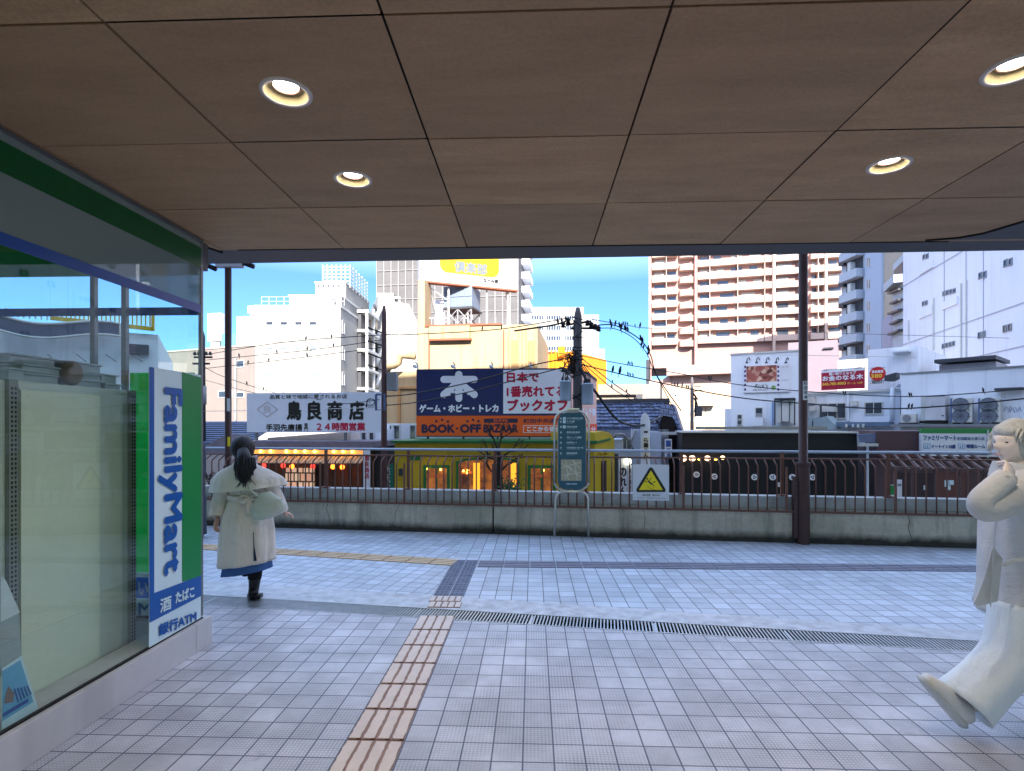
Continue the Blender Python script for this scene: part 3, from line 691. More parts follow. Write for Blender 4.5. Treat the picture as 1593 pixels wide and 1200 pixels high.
for a, b2, w in (((1050, 850), (1085, 885), .022), ((1048, 858), (1022, 850), .008), ((1022, 850), (1018, 872), .008), ((1062, 850), (1082, 818), .008), ((1080, 880), (1128, 856), .010), ((1082, 886), (1105, 893), .011), ((1105, 893), (1112, 912), .009), ((1040, 898), (1065, 918), .003), ((1065, 918), (1100, 938), .003), ((1060, 930), (1125, 944), .003)):
    fg.bar(q(*a), q(*b2), w, .002, up=F.N.cross(EZ) if False else F.N)
fg.build('falling_figure', m_black, ws)
t = MB(); ftext(t, F, '足元注意　滑ります', 999, 768, 1026, 771, o_ + .005, 0.02); ftext(t, F, 'Caution : Slippery when wet', 990, 773, 1035, 775, o_ + .005); t.build('lettering', m_black, ws)

# town information stand
m_teal = paint('panel_teal', 0, 78, 100, rough=0.35, var=0.06); m_brush = M('brushed_steel', L(196, 190, 180), 0.3, 0.1, 10, metal=0.85)
m_lite = paint('lettering_pale', 205, 226, 232, rough=0.5)
Zi = 7.98
I = Face(862, Zi + .02, 917, Zi)
st_ = thing('information_stand', I.pt(889, 833), 'tall teal wayfinding panel with a small street map in a rounded steel frame', 'information stand')
def loop(pts, r): return MB().tube(pts, r, 10, True)
def arch(px0, px1, py_top, py_bot, rad_px, out, both=False):
    pts = [(px0, py_bot)]; n = 8
    for k in range(n + 1):
        a = math.pi - k * math.pi / 2 / n; pts.append((px0 + rad_px + rad_px * math.cos(a), py_top + rad_px - rad_px * math.sin(a)))
    for k in range(n + 1):
        a = math.pi / 2 - k * math.pi / 2 / n; pts.append((px1 - rad_px + rad_px * math.cos(a), py_top + rad_px - rad_px * math.sin(a)))
    pts.append((px1, py_bot)); return [I.pt(x, y, out) for x, y in pts]
up_ = arch(862.5, 916, 639.5, 752, 19, 0); lowc = [I.pt(x, y) for x, y in ((862.5, 752), (865, 757), (872, 762), (880, 764), (898, 764), (906, 762), (913, 757), (916, 752))]
MB().tube(up_, 0.016, 10).tube(lowc, 0.016, 10).build('frame', m_brush, st_, True)
MB().tube(arch(868, 911.5, 642, 752, 18, 0), 0.009, 8).build('inner_frame', m_brush, st_, True)
MB().tube([I.pt(862.5, 835)] + arch(864, 915, 765, 790, 14, 0)[0:] + [I.pt(915.5, 835)], 0.017, 10).build('leg_frame', m_brush, st_, True)
def rr(px0, py0, px1, py1, r, n=6):
    o = []
    for cx_, cy_, a0 in ((px1 - r, py1 - r, 0), (px0 + r, py1 - r, 90), (px0 + r, py0 + r, 180), (px1 - r, py0 + r, 270)):
        for k in range(n + 1): a = rad(a0 + 90 * k / n); o.append((cx_ + r * math.cos(a), cy_ + r * math.sin(a)))
    return o
MB().fprism(I, rr(868.5, 642.5, 911, 761.5, 12), -.02, .02).build('panel', m_teal, st_)
MB().ubox(I, I.u(882), I.u(901), I.zz(890, 637.5), I.zz(890, 635.5), -.03, .03).build('bracket', m_brush, st_); MB().ubox(I, I.u(883), I.u(899), I.zz(890, 766), I.zz(890, 763), -.02, .02).build('bracket', m_brush, st_)
mp_ = MB().fbox(I, 872.5, 715, 904.5, 748, .0205, .0225).build('map', paint('map_paper', 176, 168, 140), st_)
q = MB(); rs = random.Random(3)
for (x0, y0, x1, y1) in ((873, 728, 903, 719), (880, 716, 884, 747), (874, 740, 904, 735), (893, 716, 898, 747), (883, 724, 903, 742), (874, 721, 890, 731), (888, 731, 879, 745), (890, 716, 903, 730)): q.bar(I.pt(x0, y0, .0235), I.pt(x1, y1, .0235), 0.008, .001, up=I.N)
q.build('streets', paint('map_street', 225, 222, 205), mp_)
t = MB()
rows = ((651.5, 'ホテル 町田中央大通り', 1), (656.5, 'デッキ公園', 1), (664.5, '市民文化芸術館', 1), (673, '原町田大通り商店会', 0), (681, '市民フォーラム図書館', 0), (689, '町田市民ホール', 0), (697, '仲見世商店街へ向かう道', 0), (705.5, '国際版画美術館', 0))
for y, s_, ic in rows:
    x0 = 881.5; wd = len(s_) * 2.3
    if ic: t.fbox(I, 875.5, y - 2.4, 880, y + 2.2, .0205, .0215)
    ftext(t, I, s_, x0, y - 1.7, x0 + wd, y + 1.0, .021, 0.03); ftext(t, I, 'Machida street guide', x0, y + 1.9, x0 + wd * .8, y + 2.9, .021)
    t.fprism(I, [(870.5, y + .2), (872.5, y - 1.8), (874.5, y + .2), (872.9, y), (872.9, y + 2), (872.1, y + 2), (872.1, y)], .0205, .0215)
ftext(t, I, '町田市 案内図', 881, 751.5, 897, 754, .021, 0.03)
t.build('lettering', m_lite, st_)

# two brown posts
m_post = paint('post_brown', 74, 48, 44, rough=0.5, var=0.3, scale=5, streak=0.35)
pR = G(1249.5, 846)
pole = thing('lamp_post', pR, 'thick dark brown post with a white sticker standing against the parapet on the right', 'post', 'brown posts along the parapet')
MB().lathe(pR, [(0.085, 0), (0.085, 0.015), (0.083, 0.02), (0.083, 1.10), (0.072, 1.13), (0.058, 1.14), (0.058, 4.9)], 20).build('shaft', m_post, pole, True)
MB().lathe(pR, [(0.088, 1.08), (0.094, 1.085), (0.094, 1.12), (0.086, 1.13)], 20).build('collar', m_post, pole, True)
k_ = MB(); k_.box(pR + V3((-.033, -.064, 1.985)), (0.066, 0, 0), (0, .004, 0), (0, 0, 0.26)); stick = k_.build('sticker', m_wsign, pole)
t = MB(); 
for i, ch_ in enumerate('町田市4'): letters(t, ch_, pR + V3((-.022, -.0645, 2.19 - i * .062)), (1, 0, 0), (0, 0, 1), .044, .045, .02, t=0.001)
t.build('lettering', m_black, stick)
k_ = MB(); k_.box(pR + V3((-.135, -.03, 0.08)), (0.05, 0, 0), (0, .08, 0), (0, 0, 0.75)); k_.box(pR + V3((-.13, -.02, 0.83)), (0.04, 0, 0), (0, .06, 0), (0, 0, 0.1)); k_.build('cable_box', m_post, pole)
ZL = 9.15; pL = P(355, HY, ZL); pL.z = 0.62
post2 = thing('lamp_post', pL, 'slim dark brown post behind the walking woman with two lamp heads at its top', 'post', 'brown posts along the parapet')
zt2 = P(355, 418, ZL).z
MB().lathe(pL, [(0.075, 0), (0.075, .34), (0.052, .37), (0.052, zt2 - .62)], 16).build('shaft', m_post, post2, True)
k_ = MB()
for px0, px1, y0, y1 in ((337, 378, 410, 417), (296, 318, 411, 419)):
    a, b2 = P(px0, y0 + 3, ZL), P(px1, y1 - 4, ZL); MB().bar(a, b2, 0.12, 0.075).build('lamp_housing', paint('lamp_housing_white', 214, 214, 222, rough=0.4), post2, bevel=0.01)
pass
k_ = MB()
for a, b2 in (((318, 411), (336, 419)), ((378, 409), (395, 415))): MB().tube([P(*a, ZL), P(*b2, ZL)], 0.042, 10).build('lamp_head', paint('lamp_head_black', 26, 26, 30, rough=0.3), post2, True)
k_ = MB(); k_.fbox(Face(350, ZL - .055, 360, ZL - .055), 354, 680, 358, 694.5, 0, .003); k_.build('tag', m_yel, post2)
k_ = MB(); k_.fbox(Face(350, ZL - .055, 360, ZL - .055), 353, 620, 358, 640, 0, .003); k_.build('sticker', m_wsign, post2)

# ================================================================ BUILDINGS ACROSS THE STREET
GZ = -5.6
m_pane = M('window_dark', L(52, 60, 72), 0.12, 0.35, 3, spec=0.8); m_panel = M('window_pale', L(112, 124, 134), 0.15, 0.3, 2, spec=0.8)
m_white = paint('render_white', 216, 216, 214, rough=0.75, var=0.05, scale=.6, streak=0.25, dirt=L(150, 148, 142))
m_whiteb = paint('render_cool', 224, 228, 236, rough=0.75, var=0.05, scale=.6, streak=0.3, dirt=L(140, 146, 156))
m_grey = paint('metal_grey', 130, 132, 136, rough=0.5, var=0.15); m_dgrey = paint('metal_dark', 60, 62, 68, rough=0.5, var=0.2)
m_trimw = paint('trim_white', 196, 196, 192, rough=0.5)
def body(parent, F, px0, px1, py_top, depth, mat, name='wall', z0=GZ, pref=None, out=0.0, bevel=0):
    u0, u1 = F.u(px0), F.u(px1); z1 = F.zz(pref if pref else px0, py_top)
    return MB().box(F.at(u0, z0, out), F.U * (u1 - u0), EZ * (z1 - z0), F.N * -(depth + out)).build(name, mat, parent, bevel=bevel)
def window(parent, F, px0, py0, px1, py1, mat=None, fmat=None, fw=None, out=0.0, bars=0, name='window', sill=True):
    u0, u1 = F.u(px0), F.u(px1); pm = (px0 + px1) / 2; z0, z1 = F.zz(pm, py1), F.zz(pm, py0); fw = fw or 0.07
    w = MB().ubox(F, u0 + fw, u1 - fw, z0 + fw, z1 - fw, out + .004, out + .02).build(name, mat or m_pane, parent)
    f = MB().ubox(F, u0, u1, z1 - fw, z1, out, out + .06).ubox(F, u0, u1, z0, z0 + fw, out, out + .09).ubox(F, u0, u0 + fw, z0 + fw, z1 - fw, out, out + .06).ubox(F, u1 - fw, u1, z0 + fw, z1 - fw, out, out + .06)
    for k in range(bars):
        um = u0 + (u1 - u0) * (k + 1) / (bars + 1); f.ubox(F, um - fw * .3, um + fw * .3, z0 + fw, z1 - fw, out, out + .05)
    f.build('frame', fmat or m_trimw, w); return w
def coping(parent, F, px0, px1, py, depth, mat, h=0.25, o=0.12, pref=None):
    u0, u1 = F.u(px0), F.u(px1); z = F.zz(pref if pref else px0, py)
    return MB().box(F.at(u0 - o, z + .003, o), F.U * (u1 - u0 + 2 * o), EZ * h, F.N * -(depth + 2 * o)).build('coping', mat, parent)
def bldg(name, F, px, label, cat='building', group=None): return thing(name, F.at(F.u(px), GZ), label, cat, group)

# --- grey office wall at the far left, seen beside the shop
Fa = Face(200, 82, 399, 72)
b1 = bldg('warehouse', Fa, 350, 'plain pale concrete building with few dark windows behind the left post')
m_warm = paint('aged_concrete', 122, 113, 107, rough=0.8, var=0.08, scale=.5, streak=0.3, dirt=L(150, 140, 136))
body(b1, Fa, 236, 399, 538, 4, m_warm, pref=398); coping(b1, Fa, 236, 399, 538, 4, paint('coping_tan', 170, 160, 150), .2, .1, pref=398)
for q in ((367, 561, 380, 572), (367, 610, 380, 619), (340, 608, 362, 619)): window(b1, Fa, *q)
MB().fbox(Fa, 366.5, 556, 369, 655, .02, .2).build('downpipe', m_grey, b1)
# --- left neighbour with dark wavy signboard and yellow louvred parapet (seen through the glass)
Fb = Face(-120, 23, 246, 27)
b2 = bldg('store_building', Fb, 100, 'white building with dark wavy signboard and yellow louvred parapet seen through the glass')
body(b2, Fb, -150, 246, 518, 14, m_whiteb, pref=200)
m_yl = paint('louvre_yellow', 206, 174, 36, rough=0.5)
lv = MB().fprism(Fb, [(80, 484), (240, 486), (240, 490), (80, 488)], .1, .25).fprism(Fb, [(80, 493), (238, 510), (238, 516), (80, 499)], .1, .25).fprism(Fb, [(236, 486), (241, 486), (241, 516), (236, 516)], .1, .25)
for k in range(22):
    x = 90 + k * 6.8; lv.fprism(Fb, [(x, 488), (x + 2.2, 488), (x + 2.2, 509 + (x - 238) * .1), (x, 509 + (x - 238) * .1)], .12, .2)
lv.build('louvred_parapet', m_yl, b2)
n = 14; tp_ = [(5 + 185 * k / n, 494 + 7 * math.sin(k / n * 5.2) + 20 * k / n) for k in range(n + 1)]; bt_ = [(x, y + 23 - 4 * k / n) for k, (x, y) in enumerate(tp_)]
MB().fprism(Fb, tp_ + bt_[::-1], .5, .7).build('wavy_signboard', paint('wavy_board', 62, 74, 98, rough=0.5), b2)
q = MB().tube([Fb.pt(x, y, .72) for x, y in tp_], .06, 6).tube([Fb.pt(x, y, .72) for x, y in bt_], .06, 6).tube([Fb.pt(*tp_[0], .72), Fb.pt(*bt_[0], .72)], .05, 6).tube([Fb.pt(*tp_[-1], .72), Fb.pt(*bt_[-1], .72)], .05, 6)
q.tube([Fb.pt(10, 485, .4), Fb.pt(90, 494, .4)], .05, 6)
for k in range(8): q.tube([Fb.pt(14 + k * 9, 482 + k, .4), Fb.pt(14 + k * 9, 495 + k * .8, .4)], .03, 5)
q.build('sign_frame', m_trimw, b2)
for k, x in enumerate((75, 120, 165, 205)): MB().tube([Fb.pt(x, 552, .1), Fb.pt(x + 20, 566, 1.0)], .03, 5).build('brace', m_grey, b2)
MB().fbox(Fb, 196, 537, 232, 552, .02, .3).build('grille', m_dgrey, b2)
# --- tall white rooftop sign and its building
Fc = Face(300, 105, 400, 102)
b3 = bldg('office_block', Fc, 372, 'far white office block with stepped roofline, partly behind the left post')
body(b3, Fc, 368, 400, 493, 12, m_white); MB().fbox(Fc, 385, 476, 397, 487, -3, 0).build('roof_box', m_white, b3); body(b3, Fc, 344, 368, 520, 12, paint('blue_glass_wall', 90, 140, 165, rough=0.3), 'glass_wall')
b3b = bldg('sign_tower', Fc, 333, 'tall white rooftop sign panel above the pale concrete building', 'sign')
MB().fbox(Fc, 322.5, 487.5, 344.5, 531, -1.2, 0).build('panel', m_trimw, b3b); MB().fbox(Fc, 326, 531, 341, 560, -1, -.2).build('frame', m_grey, b3b)
t = MB(); vtext(t, Fc, '会館', 327, 500, 340, 524, .02, 0.02); t.build('lettering', paint('faded_lettering', 190, 184, 176), b3b)

# --- the big white building
Fd = Face(398, 68, 530, 68)
b4 = bldg('commercial_block', Fd, 460, 'big bright white windowless block with stepped roof, rooftop lattice and side ducts')
m_bw = paint('white_cladding', 152, 149, 142, rough=0.7, var=0.03, scale=.4, streak=0.12, dirt=L(180, 176, 166))
body(b4, Fd, 397, 530, 479, 22, m_bw); coping(b4, Fd, 397, 530, 479, 22, m_trimw, .3, .1)
Fd2 = Face(450, 71, 531, 71); body(b4, Fd2, 450, 531.5, 462, 17, m_bw, 'upper_wall', Fd2.zz(480, 481)); coping(b4, Fd2, 450, 531.5, 462, 17, m_trimw, .25, .1)
Fd3 = Face(490, 74, 536, 74); body(b4, Fd3, 491, 538, 441, 12, m_bw, 'penthouse', Fd3.zz(500, 466)); coping(b4, Fd3, 491, 538, 441, 12, m_trimw, .2, .12)
for i in range(4):
    window(b4, Fd, 413.5 + 22.6 * i, 500.5, 425 + 22.6 * i, 506.5, fw=.05)
    for y in (540.5, 580): window(b4, Fd, 413.5 + 22.6 * i, y, 425 + 22.6 * i, y + 5, m_panel, fw=.05)
for i in range(5): MB().fbox(Fd3, 494 + i * 8, 444, 496.5 + i * 8, 446.5, 0, .05).build('vent', m_pane, b4)
lt = MB(); z0 = Fd3.zz(500, 440); z1 = Fd3.zz(500, 412); u0, u1 = Fd3.u(498), Fd3.u(541)
for k in range(6):
    z = z0 + (z1 - z0) * k / 5
    lt.tube([Fd3.at(u0, z, -1), Fd3.at(u1, z, -1)], .07, 5).tube([Fd3.at(u1, z, -1), Fd3.at(u1 + .0, z, -10)], .07, 5).tube([Fd3.at(u0, z, -1), Fd3.at(u0, z, -10)], .05, 5)
for k in range(7):
    u = u0 + (u1 - u0) * k / 6; lt.tube([Fd3.at(u, z0 - .4, -1), Fd3.at(u, z1 + .3, -1)], .07, 5)
    lt.tube([Fd3.at(u1, z0 - .4, -1 - 1.5 * k), Fd3.at(u1, z1 + .3, -1 - 1.5 * k)], .06, 5)
lt.build('roof_lattice', paint('lattice_white', 206, 210, 218), b4)
rl_ = MB(); zr = Fd.zz(400, 479) + .3
for k in range(12): u = Fd.u(405) + k * .93; rl_.tube([Fd.at(u, zr, -.3), Fd.at(u, zr + 1.1, -.3)], .03, 4)
for dz in (.55, 1.1): rl_.tube([Fd.at(Fd.u(405), zr + dz, -.3), Fd.at(Fd.u(405) + 10.3, zr + dz, -.3)], .03, 4)
rl_.build('roof_railing', m_trimw, b4)
MB().fbox(Fd, 384, 473, 394, 488, -4, -1).build('roof_tank', m_white, b4)
MB().lathe(Fd.at(Fd.u(488), Fd.zz(488, 479) + .3, -2.5), [(1.7, 0), (1.8, 1.2), (1.9, 1.3)], 20).build('roof_tank', m_trimw, b4, True)
sm_ = MB()
for k in range(1, 6): sm_.ubox(Fd, Fd.u(398), Fd.u(530), 1.6 + k * 2.6, 1.6 + k * 2.6 + .05, .0, .03)
for k in range(1, 8): sm_.ubox(Fd, Fd.u(398) + k * 1.32, Fd.u(398) + k * 1.32 + .04, 0, Fd.zz(400, 480), .0, .02)
sm_.build('panel_seam', paint('seam_white', 120, 118, 114), b4)
# the side wall with open stair and ducts, facing right
Zc = 68; e0 = Fd.at(Fd.u(530), 0); Fs = Face(530, 68, 530.0001, 68); Fs.a = e0; Fs.U = -Fd.N; Fs.N = Fd.U; Fs.Wd = 22
def sidebox(F_, px0, py0, px1, py1, o0, o1): return MB().fbox(F_, px0, py0, px1, py1, o0, o1)
for y in (499, 540, 579): window(b4, Fs, 532, y, 536, y + 21, m_panel, fw=.12)
MB().fbox(Fs, 556, 484, 572, 612, .05, .5).build('stair_shaft', m_dgrey, b4)
for k in range(5): MB().fbox(Fs, 555, 489 + k * 29, 573, 493 + k * 29, .05, 1.6).build('landing', m_trimw, b4)
for px in (555, 566): MB().fbox(Fs, px, 482, px + 1.4, 612, 1.2, 1.5).build('stair_post', m_trimw, b4)
m_duct = M('duct_metal', L(200, 196, 188), 0.4, 0.15, 3, metal=0.3)
for k in range(4):
    y = 476 + k * 34
    ua, ub, z_ = Fs.u(575), Fs.u(585), Fs.zz(580, y)
    MB().tube([Fs.at(ua, z_ - 2.6, .9), Fs.at(ua + 1.2, z_ - 1.2, 1.0), Fs.at(ub - 1.2, z_ - .2, 1.0), Fs.at(ub, z_ + .1, 1.0)], .34, 12).build('duct', m_duct, b4, True)
    MB().tube([Fs.at(ua, z_ - .3, .7), Fs.at((ua + ub) / 2, z_ - 1.5, .8), Fs.at(ub, z_ - 2.4, .7)], .2, 8).build('pipe', m_dgrey, b4, True)
MB().fbox(Fs, 586, 459, 592, 612, .02, 2.6).build('duct_riser', m_bw, b4)
# wing behind
Fw = Face(590, 84, 650, 86)
b5 = bldg('office_block', Fw, 620, 'white block with a slanted shoulder between the duct wall and the yellow building')
k_ = MB().fprism(Fw, [(588, 459), (600, 459), (630, 473), (636, 473), (649, 500), (649, 700), (588, 700)], -12, 0); k_.build('wall', m_bw, b5)
MB().fbox(Fw, 611, 465, 613, 655, 0, .4).fbox(Fw, 620, 464, 622, 655, 0, .4).fbox(Fw, 611, 463, 622, 466, 0, .6).build('riser_pipe', m_trimw, b5)
for q in ((608, 519, 614, 524), (608, 554, 613, 558), (642, 527, 647, 531)): window(b5, Fw, *q, fw=.15)

# --- grey tower under netting
Ft = Face(586, 112, 806, 108)
b6 = bldg('tower_block', Ft, 700, 'tall grey tower wrapped in scaffold sheeting with a fine grid, behind the yellow building', 'tower')
m_net = paint('scaffold_sheet', 92, 90, 90, rough=0.8, var=0.22, scale=.25)
body(b6, Ft, 586.5, 806, 330, 22, m_net); 
gq = MB()
for k in range(20): u = Ft.u(586.5) + (Ft.u(806) - Ft.u(586.5)) * k / 19; gq.ubox(Ft, u - .09, u + .09, -5, Ft.zz(590, 331), .02, .2)
for k in range(20): z = 4 + k * 2.9; gq.ubox(Ft, Ft.u(586.5), Ft.u(806), z, z + .12, .02, .16)
gq.build('scaffold_frame', paint('scaffold_pole', 128, 126, 124), b6)
for k in range(17):
    z = 9 + k * 2.9; MB().box(Ft.at(Ft.u(806), z, -6), Ft.U * 1.6, EZ * 1.3, Ft.N * -7).build('balcony', m_whiteb, b6)

# --- yellow building with tank and rooftop billboard
Fy = Face(650, 41, 776, 40.2)
b7 = bldg('mustard_building', Fy, 720, 'ochre yellow windowless building with a tall corner pier and rusty parapet behind the blue signboard')
m_och = paint('ochre_render', 166, 146, 112, rough=0.8, var=0.1, scale=.5, streak=0.6, dirt=L(150, 110, 70)); m_rustm = paint('rust_trim', 140, 82, 60, rough=0.8, var=0.2)
body(b7, Fy, 650.5, 836, 508, 12, m_och, pref=700); body(b7, Fy, 650.5, 661, 436, 1.6, m_och, 'pier', out=.05)
MB().ubox(Fy, Fy.u(661), Fy.u(780), Fy.zz(700, 508), Fy.zz(700, 505), -12, .1).build('parapet_edge', m_rustm, b7)
q = MB().fbox(Fy, 670, 509, 732, 528, .0, .4); q.build('rust_ledge', m_och, b7); MB().fbox(Fy, 670, 528, 734, 531, .0, .45).build('ledge_edge', m_rustm, b7)
for x in (667, 783, 791, 806, 812, 818): MB().fbox(Fy, x, 514, x + 1.6, 640, .0, .14).build('downpipe', m_rustm if x in (667, 783) else paint('pipe_tan', 186, 140, 92), b7)
MB().fbox(Fy, 822, 531, 832, 600, .0, .2).fbox(Fy, 796, 530, 806, 600, .0, .12).build('panel', paint('tan_panel', 160, 124, 78), b7)
body(b7, Fy, 600, 650, 578, 9, m_och, 'low_wing', out=-.2); MB().fbox(Fy, 616, 602, 648, 605, -.2, 0).fbox(Fy, 618, 605, 622, 680, -.2, -.05).build('wing_trim', paint('tan_trim', 160, 120, 74), b7)
for k in range(9): MB().ubox(Fy, Fy.u(664) + k * .62, Fy.u(664) + k * .62 + .04, Fy.zz(700, 505), Fy.zz(700, 490), -1.2, -1.16).build('roof_post', m_grey, b7)
MB().ubox(Fy, Fy.u(661), Fy.u(690), Fy.zz(700, 490), Fy.zz(700, 489), -1.2, -1.15).build('roof_rail', m_whiteb, b7); MB().ubox(Fy, Fy.u(661), Fy.u(676), Fy.zz(700, 505), Fy.zz(700, 452), -3, -2.9).build('roof_screen', m_whiteb, b7)
du = MB().tube([Fy.pt(604, 580, .6), Fy.pt(610, 572, .6), Fy.pt(618, 570, .6), Fy.pt(624, 566, .6), Fy.pt(626, 556, .6), Fy.pt(632, 554, .6), Fy.pt(650, 556, .6)], .27, 12).build('duct', m_och, b7, True)
# water tank on legs
Zt = 43.5; Fk = Face(689, Zt, 735, Zt - .6)
b8 = thing('water_tank', Fk.pt(712, 505), 'blue-grey panelled rooftop water tank on a braced steel stand', 'water tank')
m_tank = paint('tank_panel', 110, 124, 142, rough=0.5, var=0.06, streak=.3, dirt=L(110, 118, 128))
tk = MB().fbox(Fk, 690, 445, 734, 478, -2.2, 0); tk.build('tank', m_tank, b8, bevel=.05)
q = MB()
for x in (701, 712, 723): q.fbox(Fk, x - .4, 445, x + .4, 478, 0, .05)
q.fbox(Fk, 690, 461, 734, 462, 0, .05); q.build('ribs', m_tank, b8)
MB().fbox(Fk, 689, 478, 736, 481, -2.3, .1).build('tray', m_dgrey, b8)
q = MB()
for o in (0, -2.1):
    for x in (692, 712, 733): q.tube([Fk.pt(x, 481, o), Fk.pt(x, 505, o)], .06, 5)
    for x0, x1 in ((692, 712), (712, 692), (712, 733), (733, 712)): q.tube([Fk.pt(x0, 481, o), Fk.pt(x1, 504, o)], .045, 5)
q.build('stand', m_grey, b8)
# rooftop billboard
Fbb = Face(652, 41.5, 805, 44.5)
b9 = thing('billboard', Fbb.pt(700, 505), 'white rooftop billboard with a yellow rounded logo, its top cut off by the ceiling', 'billboard')
zb0 = Fbb.zz(652, 436); zb1 = zb0 + 8
MB().ubox(Fbb, Fbb.u(652), Fbb.u(805), zb0, zb1, -.5, 0).build('panel', paint('billboard_white', 160, 160, 158, rough=.5, var=.03, streak=.2), b9)
MB().ubox(Fbb, Fbb.u(651.5), Fbb.u(805.5), zb0 - .12, zb0 - .002, -.55, .05).build('edge', m_rustm, b9)
def fzpoly(F, pts, o0, o1): return MB().prism([F.at(F.u(x), z, o0) for x, z in pts], F.N * (o1 - o0))
def rrz(F, px0, px1, z0, z1, r, n=6):
    u0, u1 = F.u(px0), F.u(px1); o = []
    for cu_, cz, a0 in ((u1 - r, z1 - r, 0), (u0 + r, z1 - r, 90), (u0 + r, z0 + r, 180), (u1 - r, z0 + r, 270)):
        for k in range(n + 1): a = rad(a0 + 90 * k / n); o.append((cu_ + r * math.cos(a), cz + r * math.sin(a)))
    return o
def uzp(F, pts, o0, o1): return MB().prism([F.at(u, z, o0) for u, z in pts], F.N * (o1 - o0))
zz_ = Fbb.zz(684, 423); uzp(Fbb, rrz(Fbb, 683, 777, zz_ - .1, zz_ + 3.2, .7), .01, .03).build('logo_border', m_grey, b9)
uzp(Fbb, rrz(Fbb, 684, 776, zz_, zz_ + 3.1, .62), .032, .04).build('logo_field', paint('logo_yellow', 205, 165, 0, rough=.4), b9)
t = MB(); letters(t, '倶楽部', Fbb.at(Fbb.u(707), zz_ + .12, .05), Fbb.U, EZ, Fbb.u(757) - Fbb.u(707), .82, .05); t.build('lettering', paint('logo_letters', 96, 104, 112), b9)
t = MB(); letters(t, 'なべみ蔵', Fbb.at(Fbb.u(752), zb0 + .35, .02), Fbb.U, EZ, Fbb.u(775) - Fbb.u(752), .3, .03); t.build('lettering', m_black, b9)
q = MB().tube([Fbb.pt(668, 438, -.4), Fbb.pt(692, 486, -2.5)], .1, 5).tube([Fbb.pt(790, 448, -.4), Fbb.pt(808, 500, -2.0)], .1, 5).tube([Fbb.pt(793, 448, -.4), Fbb.pt(793, 505, -.4)], .08, 5).tube([Fbb.pt(663, 440, -.4), Fbb.pt(700, 462, -1.)], .06, 5)
for x in (700, 730, 760): q.tube([Fbb.pt(x, 446, -.4), Fbb.pt(x, 505, -.4)], .07, 5)
q.build('supports', m_trimw, b9)
# --- orange parapet house bit right of it
Fo = Face(836, 52, 892, 50)
b10 = bldg('orange_building', Fo, 860, 'sunlit orange-yellow rooftop between the ochre building and the utility pole')
m_or = paint('orange_render', 214, 138, 30, rough=.7, var=.1, scale=2)
body(b10, Fo, 835, 890, 551, 8, m_or); MB().fbox(Fo, 835, 548, 862, 551, -8, .05).build('edge', m_rustm, b10)
for x in (847, 852, 858, 864): MB().fbox(Fo, x, 545, x + 1.2, 575, .02, .14).build('pipe', m_trimw if x < 856 else m_or, b10)
MB().fbox(Fo, 872, 540, 879, 556, 0, .5).build('duct', m_or, b10)
# --- mid white office
Fm = Face(822, 128, 936, 128)
b11 = bldg('office_block', Fm, 870, 'white mid-rise office with rows of ribbon windows behind the tall utility pole')
body(b11, Fm, 822, 908, 478, 18, m_bw); 
for r_ in range(5):
    y = 490 + r_ * 16
    window(b11, Fm, 823, y, 846, y + 9, m_pane, fw=.15, bars=5); window(b11, Fm, 849, y, 873, y + 9, m_pane, fw=.15, bars=5); window(b11, Fm, 878, y, 893, y + 9, m_pane, fw=.15, bars=3)
body(b11, Fm, 908, 934, 487, 14, m_grey, 'side_wing', out=-2)
for r_ in range(4): window(b11, Fm, 922, 490 + r_ * 16, 932, 499 + r_ * 16, m_panel, fw=.15, bars=1, out=-2)
Fm2 = Face(900, 118, 942, 118)
b11b = bldg('annex_block', Fm2, 920, 'low white annex with short dark slot windows right of the tall utility pole')
body(b11b, Fm2, 895, 941, 543, 12, m_bw)
for y in (549, 565):
    for x in (912, 919, 926): window(b11b, Fm2, x, y, x + 3, y + 8, fw=.1)

# --- salmon tower
Fp = Face(1010, 135, 1310, 124)
b12 = bldg('apartment_tower', Fp, 1150, 'very tall salmon apartment tower striped with cream balconies on every floor', 'tower')
m_sal = paint('salmon_wall', 164, 130, 120, rough=.8, var=.05, scale=.3); m_cream = paint('balcony_cream', 182, 158, 146, rough=.75, var=.04, scale=.3)
m_rail_g = paint('balcony_glass', 150, 156, 152, rough=.4)
body(b12, Fp, 1010, 1311, 330, 22, m_sal, z0=Fp.zz(1060, 572))
MB().ubox(Fp, Fp.u(1009.5), Fp.u(1013.5), -3, 52, .0, 1.5).build('corner_fin', m_sal, b12)
for x in (1080, 1200, 1241, 1280): MB().ubox(Fp, Fp.u(x), Fp.u(x + 4.2), Fp.zz(1100, 572), 52, .0, 1.7).build('pier', m_cream if x > 1100 else m_sal, b12)
z_ref = Fp.zz(1090, 457); FL = 3.02
rs = random.Random(5)
